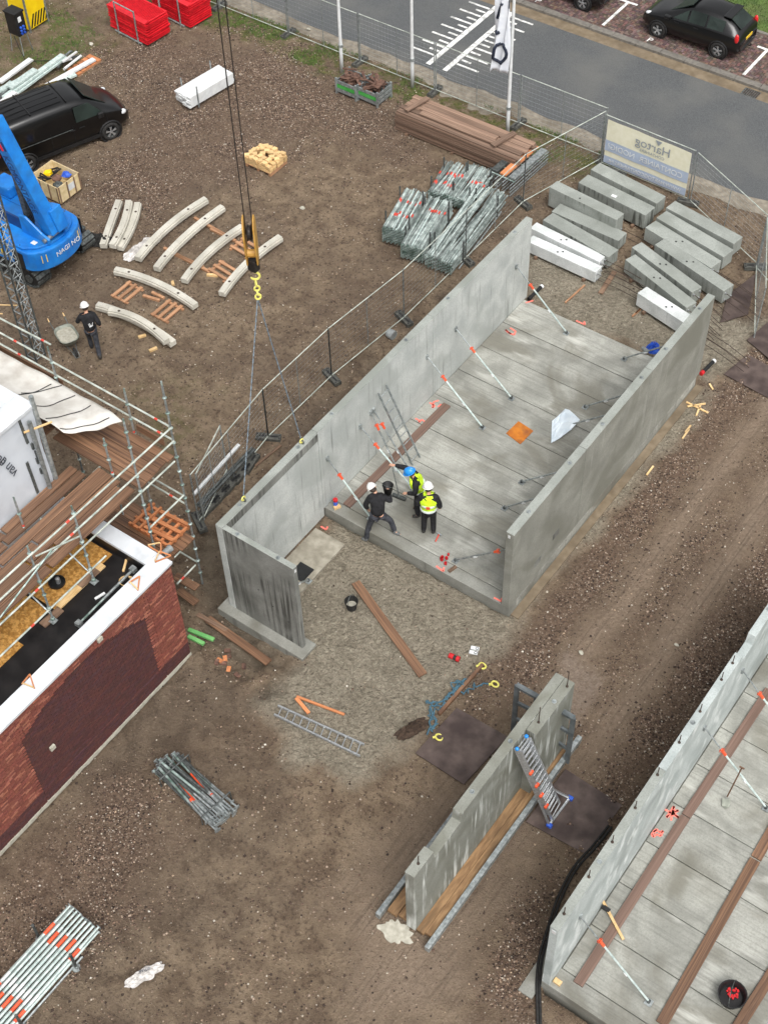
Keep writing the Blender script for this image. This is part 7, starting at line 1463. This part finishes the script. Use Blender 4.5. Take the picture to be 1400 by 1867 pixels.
for i in range(26): a = rr(0, 6.28); q_ = math.sqrt(rr(0, 1)) * .13; c = V3((-1.23, 12.79, 0.42)) + V3((.0 + q_ * math.cos(a), .08 + q_ * math.sin(a), .115 + rr(0, .03))); one('red_spacer', MB().lathe(c, [(.024, 0), (.024, .03), (.004, .03)], 8), M['red_cap'], 'tiny red spacer in the heap inside the black tub', 'spacer', 'red spacers in the tub')
# shovel, batten with clamp, wooden wedge on slab B
sh = thing('shovel', 'shovel with wooden handle leaning on a prop on the lower right slab', 'shovel', (-3.39, 16.77, 0.42)); rod('handle', (-3.44, 16.93, 0.5), V3((-3.42, 16.98, 0.5)) + V3((.05, .12, 1.15)), .018, M['plank_wet'], sh); e = V3((-3.42, 16.98, 0.5)) + V3((.05, .12, 1.15)); MB().beam(e - V3((.06, 0, 0)), e + V3((.06, 0, 0)), .03, .03).build('grip', M['plank_wet'], sh)
MB().add([V3((-3.51, 16.83, 0.5)), V3((-3.35, 16.91, 0.5)), V3((-3.28, 16.77, 0.43)), V3((-3.33, 16.67, 0.43)), V3((-3.44, 16.68, 0.43))], [(0, 1, 2, 3, 4)]).build('blade', M['barrow'], sh, solid=.012)
bt = thing('marked_batten', 'yellow batten with a black clamp lying across the board on the lower slab', 'batten', (-4.2, 12.91, 0.5)); MB().beam((-4.66, 13.19, 0.6), (-3.68, 12.62, 0.46), .06, .04).build('stick', M['timber_new'], bt); MB().beam((-4.42, 12.98, 0.55), (-4.23, 12.97, 0.55), .09, .06).build('clamp', M['black'], bt)
one('wooden_wedge', MB().beam((-4.43, 11.03, 0.45), (-4.26, 11.02, 0.45), .11, .07), M['timber_new'], 'pale wooden wedge at the near corner of the lower right slab', 'wedge')
# spray marks on the slabs: numerals and arrows
def spray(name, pts, z, lab, m_='pink', r=.014):
    ps = [V3(p) for p in pts]; mb = MB()
    for a, b in zip(ps[:-1], ps[1:]): mb.beam((a.x, a.y, z), (b.x, b.y, z), .045, .003)
    return one(name, mb, M[m_], lab, 'spray mark')
spray('spray_mark', [(-16.36, 22.93, 0), (-16.32, 23.04, 0), (-16.19, 22.96, 0), (-16.19, 23.07, 0), (-16.06, 23.05, 0), (-16.07, 22.95, 0)], .417, 'pink sprayed number three on the slab by the left wall') if 0 else None
def spray_px(pts, z, lab):
    ps = [V3(p) for p in pts]; mb = MB()
    for a, b in zip(ps[:-1], ps[1:]): mb.beam((a.x, a.y, z), (b.x, b.y, z), .05, .003)
    o = one('spray_mark', mb, M['pink'], lab, 'spray mark'); return o
spray_px([(-16.15, 22.66, 0.41), (-16.03, 22.66, 0.41), (-15.97, 22.6, 0.41), (-15.98, 22.72, 0.41), (-15.87, 22.72, 0.41), (-15.82, 22.65, 0.41)], .4135, 'pink sprayed numeral three beside the board along the left wall')
spray_px([(-15.94, 27.31, 0.41), (-15.73, 27.28, 0.41), (-15.68, 27.12, 0.41), (-15.89, 27.11, 0.41), (-16.02, 27.17, 0.41), (-15.76, 27.09, 0.41)], .4135, 'pink sprayed numeral on the far slab under the prop')
spray_px([(-16.17, 23.4, 0.41), (-15.97, 23.38, 0.41), (-15.98, 23.27, 0.41), (-16.09, 23.48, 0.41), (-16, 23.62, 0.41)], .4135, 'pink sprayed arrow above the numeral three'); spray_px([(-15.88, 23.39, 0.41), (-15.85, 23.54, 0.41), (-15.72, 23.44, 0.41)], .4135, 'small pink tick sprayed at the end of the floor board')
spray_px([(-4.4, 15.23, 0.41), (-4.37, 15.33, 0.41), (-4.27, 15.3, 0.41), (-4.23, 15.38, 0.41), (-4.21, 15.24, 0.41), (-4.31, 15.22, 0.41), (-4.34, 15.12, 0.41), (-4.4, 15.16, 0.41), (-4.36, 15.31, 0.41)], .4135, 'orange pink sprayed numeral eight on the lower right slab')
spray_px([(-4.45, 15.88, 0.41), (-4.08, 15.87, 0.41), (-4.3, 15.92, 0.41), (-4.19, 16.03, 0.41), (-4.33, 15.72, 0.41), (-4.32, 16.07, 0.41), (-4.21, 15.71, 0.41)], .4135, 'orange pink crossed out scribble on the lower right slab')
for p, q, lab in (((-12.68, 18.66, 0.41), (-12.43, 18.62, 0.41), 'pink line sprayed at the slab edge by the red spacers'), ((-10.9, 18.66, 0.41), (-10.67, 18.67, 0.41), 'pink line sprayed at the foot of the right wall corner'), ((-16.14, 18.21, 0.07), (-15.95, 18.2, 0.07), 'pink cross sprayed on the ground in the wall corner'), ((-16.15, 28.51, 0.41), (-16.01, 28.73, 0.41), 'orange sprayed corner mark at the far end of the left wall'), ((-14.48, 28.69, 0.41), (-14.17, 28.69, 0.41), 'faint orange mark on the far slab edge')): spray_px([p, q, lerp(p, q, .5) + V3((.06, .1, 0))], .414 if 'ground' not in lab else .075, lab)
# ------------------------------------------------------------------ rope sling, mats, straps at the plate
random.seed(91)
def tangle(name, pts, r, m_, lab, cat, j=.06, sub=7):
    ps = []
    for a, b in zip(pts[:-1], pts[1:]):
        for k in range(sub): p = lerp(a, b, k / sub); ps.append(p + V3((rr(-j, j), rr(-j, j), rr(0, .04))))
    return MB().path(ps, r, 6)
rs_ = thing('rope_sling', 'tangled blue rope sling with yellow hooks on the edge of the sand', 'rope sling', (-10.37, 15.42, 0.04))
tangle('', [(-10.07, 14.58, 0.05), (-10.49, 15.23, 0.05), (-10.37, 15.41, 0.05), (-10.29, 16.02, 0.08), (-10.21, 16.38, 0.06), (-10.13, 16.74, 0.05)], .022, 0, '', '').build('rope', M['rope'], rs_); tangle('', [(-10.65, 15.31, 0.05), (-10.33, 15.36, 0.08), (-10.25, 15.76, 0.08), (-10.31, 16.16, 0.1), (-10.38, 16.04, 0.1), (-10.07, 16.05, 0.06), (-9.93, 16.4, 0.04), (-9.63, 16.61, 0.04)], .02, 0, '', '', .09).build('rope', M['rope'], rs_); tangle('', [(-10.05, 14.69, 0.05), (-10.35, 15.14, 0.05), (-10.29, 15.58, 0.07), (-10.2, 16.17, 0.1), (-10.34, 16.28, 0.08)], .02, 0, '', '', .08).build('rope', M['rope'], rs_); tangle('', [(-10.73, 15.35, 0.05), (-10.5, 15.37, 0.06), (-10.43, 15.08, 0.05), (-10.15, 14.94, 0.05), (-10.06, 14.63, 0.05)], .02, 0, '', '', .06).build('rope', M['rope'], rs_)
for p in ((-9.85, 14.66, 0.06), (-10.12, 16.96, 0.06), (-9.57, 16.69, 0.06)): MB().torus(p, .09, .025, (.2, .3, 1), 14, 6).build('hook', M['hook_yellow'], rs_); MB().beam(V3(p) - V3((.12, .1, 0)), V3(p) - V3((.06, .05, 0)), .05, .05).build('hook_eye', M['hook_yellow'], rs_)
crumple('dirt_mat', (-10.51, 14.49, 0.02), .25, .62, .14, mat('dark_peat', (52, 40, 32), (78, 62, 50), 14, .95, 0, .6), 'dark clump of brown sacking beside the rope sling', 'sacking', 21, -.35)
for i, p in enumerate(((-10.57, 17.31, 0.03), (-10.53, 17.18, 0.03))):
    t = thing('steel_shackle', ['white lifting shackle on the sand edge, upper one', 'white lifting shackle on the sand edge, lower one'][i], 'shackle', p); MB().beam(V3(p) - V3((.1, .04, 0)), V3(p) + V3((.1, .04, 0)), .1, .03).build('plate', M['white'], t); MB().torus(V3(p) + V3((.05, .02, .016)), .035, .01, (0, 0, 1), 10, 5).build('eye', M['steel_dark'], t)
ca = thing('power_cable', 'pair of thick black cables running along the foot of the lower right wall', 'cable', (-5.54, 12.66, 0.04))
cpts = [(-5.29, 14.98, 0.04), (-5.33, 14.33, 0.04), (-5.41, 13.62, 0.04), (-5.32, 12.81, 0.04), (-5.15, 12.15, 0.04), (-4.97, 11.51, 0.05), (-4.77, 11.06, 0.06), (-4.52, 10.65, 0.08), (-4.14, 10.08, 0.05)]
for o_ in (0, .075):
    ps = []; n_ = len(cpts)
    for i in range(n_ - 1):
        p0_, p1_, p2_, p3_ = (V3(cpts[max(i - 1, 0)]), V3(cpts[i]), V3(cpts[i + 1]), V3(cpts[min(i + 2, n_ - 1)]))
        for k in range(6): u = k / 6; ps.append(.5 * ((2 * p1_) + (p2_ - p0_) * u + (2 * p0_ - 5 * p1_ + 4 * p2_ - p3_) * u * u + (3 * p1_ - p0_ - 3 * p2_ + p3_) * u ** 3) + V3((-o_, 0, 0)))
    MB().path(ps, .032, 7).build('cable', M['rubber'], ca, smooth=True)
# ------------------------------------------------------------------ heap of loose props, rack of long props
random.seed(95); hc0 = V3((-13.7, 10.19, 0)); hd_ = (V3((-12.64, 10.06, 0)) - V3((-14.74, 10.34, 0))).normalized(); hs_ = V3((-hd_.y, hd_.x, 0)); GH = 'weathered props in the loose heap'
for i in range(30):
    lay = i // 8; o_ = hs_ * (((i % 8) - 3.5) * .095 + rr(-.03, .03)); a_ = rr(-.12, .12); d = (hd_ + hs_ * a_).normalized(); c = hc0 + o_ + V3((0, 0, .06 + lay * .075 + rr(0, .02))) + hd_ * rr(-.12, .12); L = rr(.95, 1.15)
    t = thing('steel_prop', 'weathered grey steel prop in the loose heap below the brick wall', 'prop', c, 0, GH); rod('outer_tube', c - d * L, c + d * .25, .032, M['steel_green'] if i % 3 == 0 else M['steel_dark'], t); rod('inner_tube', c + d * .2, c + d * L, .025, M['steel'], t)
    if i % 4 == 1: rod('orange_sleeve', c + d * (.1 + rr(-.5, .3)), c + d * (.32 + rr(-.05, .05)), .038, M['orange'], t)
    q = d.to_track_quat('Z', 'Y').to_euler()
    for e in (-1, 1): inst(cube_mesh(M['steel']), 'end_plate', t, d * L * e, q, (.11, .11, .012))
for u in (-.7, .75): 
    c = hc0 + hd_ * u
    one('steel_band', MB().path([c - hs_ * .46 + V3((0, 0, .02)), c - hs_ * .46 + V3((0, 0, .36)), c + hs_ * .44 + V3((0, 0, .36)), c + hs_ * .44 + V3((0, 0, .02))], .02, 6), M['steel_dark'], 'steel cradle holding the heap of loose props, ' + ('upper one' if u < 0 else 'lower one'), 'cradle')
rka, rkb = V3((-13.6, 6.21, 0)), V3((-13.62, 3.38, 0)); rd_ = (rkb - rka).normalized(); rs2 = V3((-rd_.y, rd_.x, 0)); GR = 'long pale props in the lower left rack'
rkt = thing('prop_rack', 'grey steel cradle under the long pale props at lower left', 'rack', rka)
for u in (.75, 2.35):
    rod('cross_bar', rka + rd_ * u - rs2 * .62 + V3((0, 0, .09)), rka + rd_ * u + rs2 * .62 + V3((0, 0, .09)), .035, M['steel'], rkt)
    for v in (-.56, .56): rod('post', rka + rd_ * u + rs2 * v, rka + rd_ * u + rs2 * v + V3((0, 0, .75)), .034, M['steel_dark'], rkt, 10); MB().lathe(rka + rd_ * u + rs2 * v, [(.1, 0), (.1, .02), (.04, .03)], 12).build('foot_disc', M['steel'], rkt)
for v in (-.5, .5): rod('runner', rka + rd_ * .5 + rs2 * v + V3((0, 0, .05)), rka + rd_ * 2.7 + rs2 * v + V3((0, 0, .05)), .03, M['steel'], rkt)
for lay in range(4):
    for i in range(9):
        if lay < 2 and 0 < i < 8: continue
        c = rka + rs2 * ((i - 4) * .107 + (.05 if lay % 2 else 0)) + V3((0, 0, .17 + lay * .075)); L = 3.5; f = -.1 + rr(-.04, .04)
        t = thing('steel_prop', 'long pale steel prop with orange sleeves in the lower left rack', 'prop', c, 0, GR); rod('outer_tube', c + rd_ * (f + .45), c + rd_ * (L - .5), .033, M['white_tube'], t); rod('inner_tube', c + rd_ * f, c + rd_ * L, .025, M['white_tube'], t)
        if lay == 3:
            for s_ in (.38 + (i % 3) * .05, 2.0 + (i % 3) * .06):
                if i % 2 == 0: rod('orange_sleeve', c + rd_ * s_, c + rd_ * (s_ + .3), .042, M['orange'], t)
            rod('label', c + rd_ * (1.72 + .1 * (i % 2)), c + rd_ * (1.95 + .1 * (i % 2)), .0345, M['white'], t)
        inst(cube_mesh(M['steel']), 'end_plate', t, rd_ * f, rd_.to_track_quat('Z', 'Y').to_euler(), (.1, .1, .014))
# ------------------------------------------------------------------ odd bits on the ground
for i, (p, s_, lab) in enumerate((((-8.32, 18.7, 0), .07, 'white stone lump above the far end of the standing panel'), ((-37.45, 31.84, 0), .1, 'white rag on the grass behind the heap of profiles'), ((-24.89, 28.64, 0), .09, 'pale rag on the bare yard below the wood blocks'), ((-6.48, 20.27, 0), .06, 'pale stone near the lower right wall'), ((-31.23, 37.17, 0), .08, 'white lump beside the road fence'), ((-16.01, 8.02, 1.2), .06, 'x'))):
    if lab == 'x': continue
    o = one('pale_lump', MB().ball((p[0], p[1], .05), (s_, s_ * .7, s_ * .5), 8, 6), M['lime'], lab, 'lump')
    for v in o.data.vertices: v.co += V3((rr(-.02, .02), rr(-.02, .02), rr(-.01, .01)))
for i in range(9): c = V3((-15.3, 13.58, 0)) + V3((rr(-.5, .5), rr(-.35, .35), 0)); z = ground_z(c.x, c.y); d = V3((rr(-1, 1), rr(-1, 1), 0)).normalized() * .08; tag(bar('brick_fragment', (c - d) + V3((0, 0, z + .03)), (c + d) + V3((0, 0, z + .03)), .1, .06, M['timber_orange'] if i % 3 == 0 else M['bark']), 'broken brick fragment in the mud below the short wall footing', 'brick', 'brick fragments by the footing')
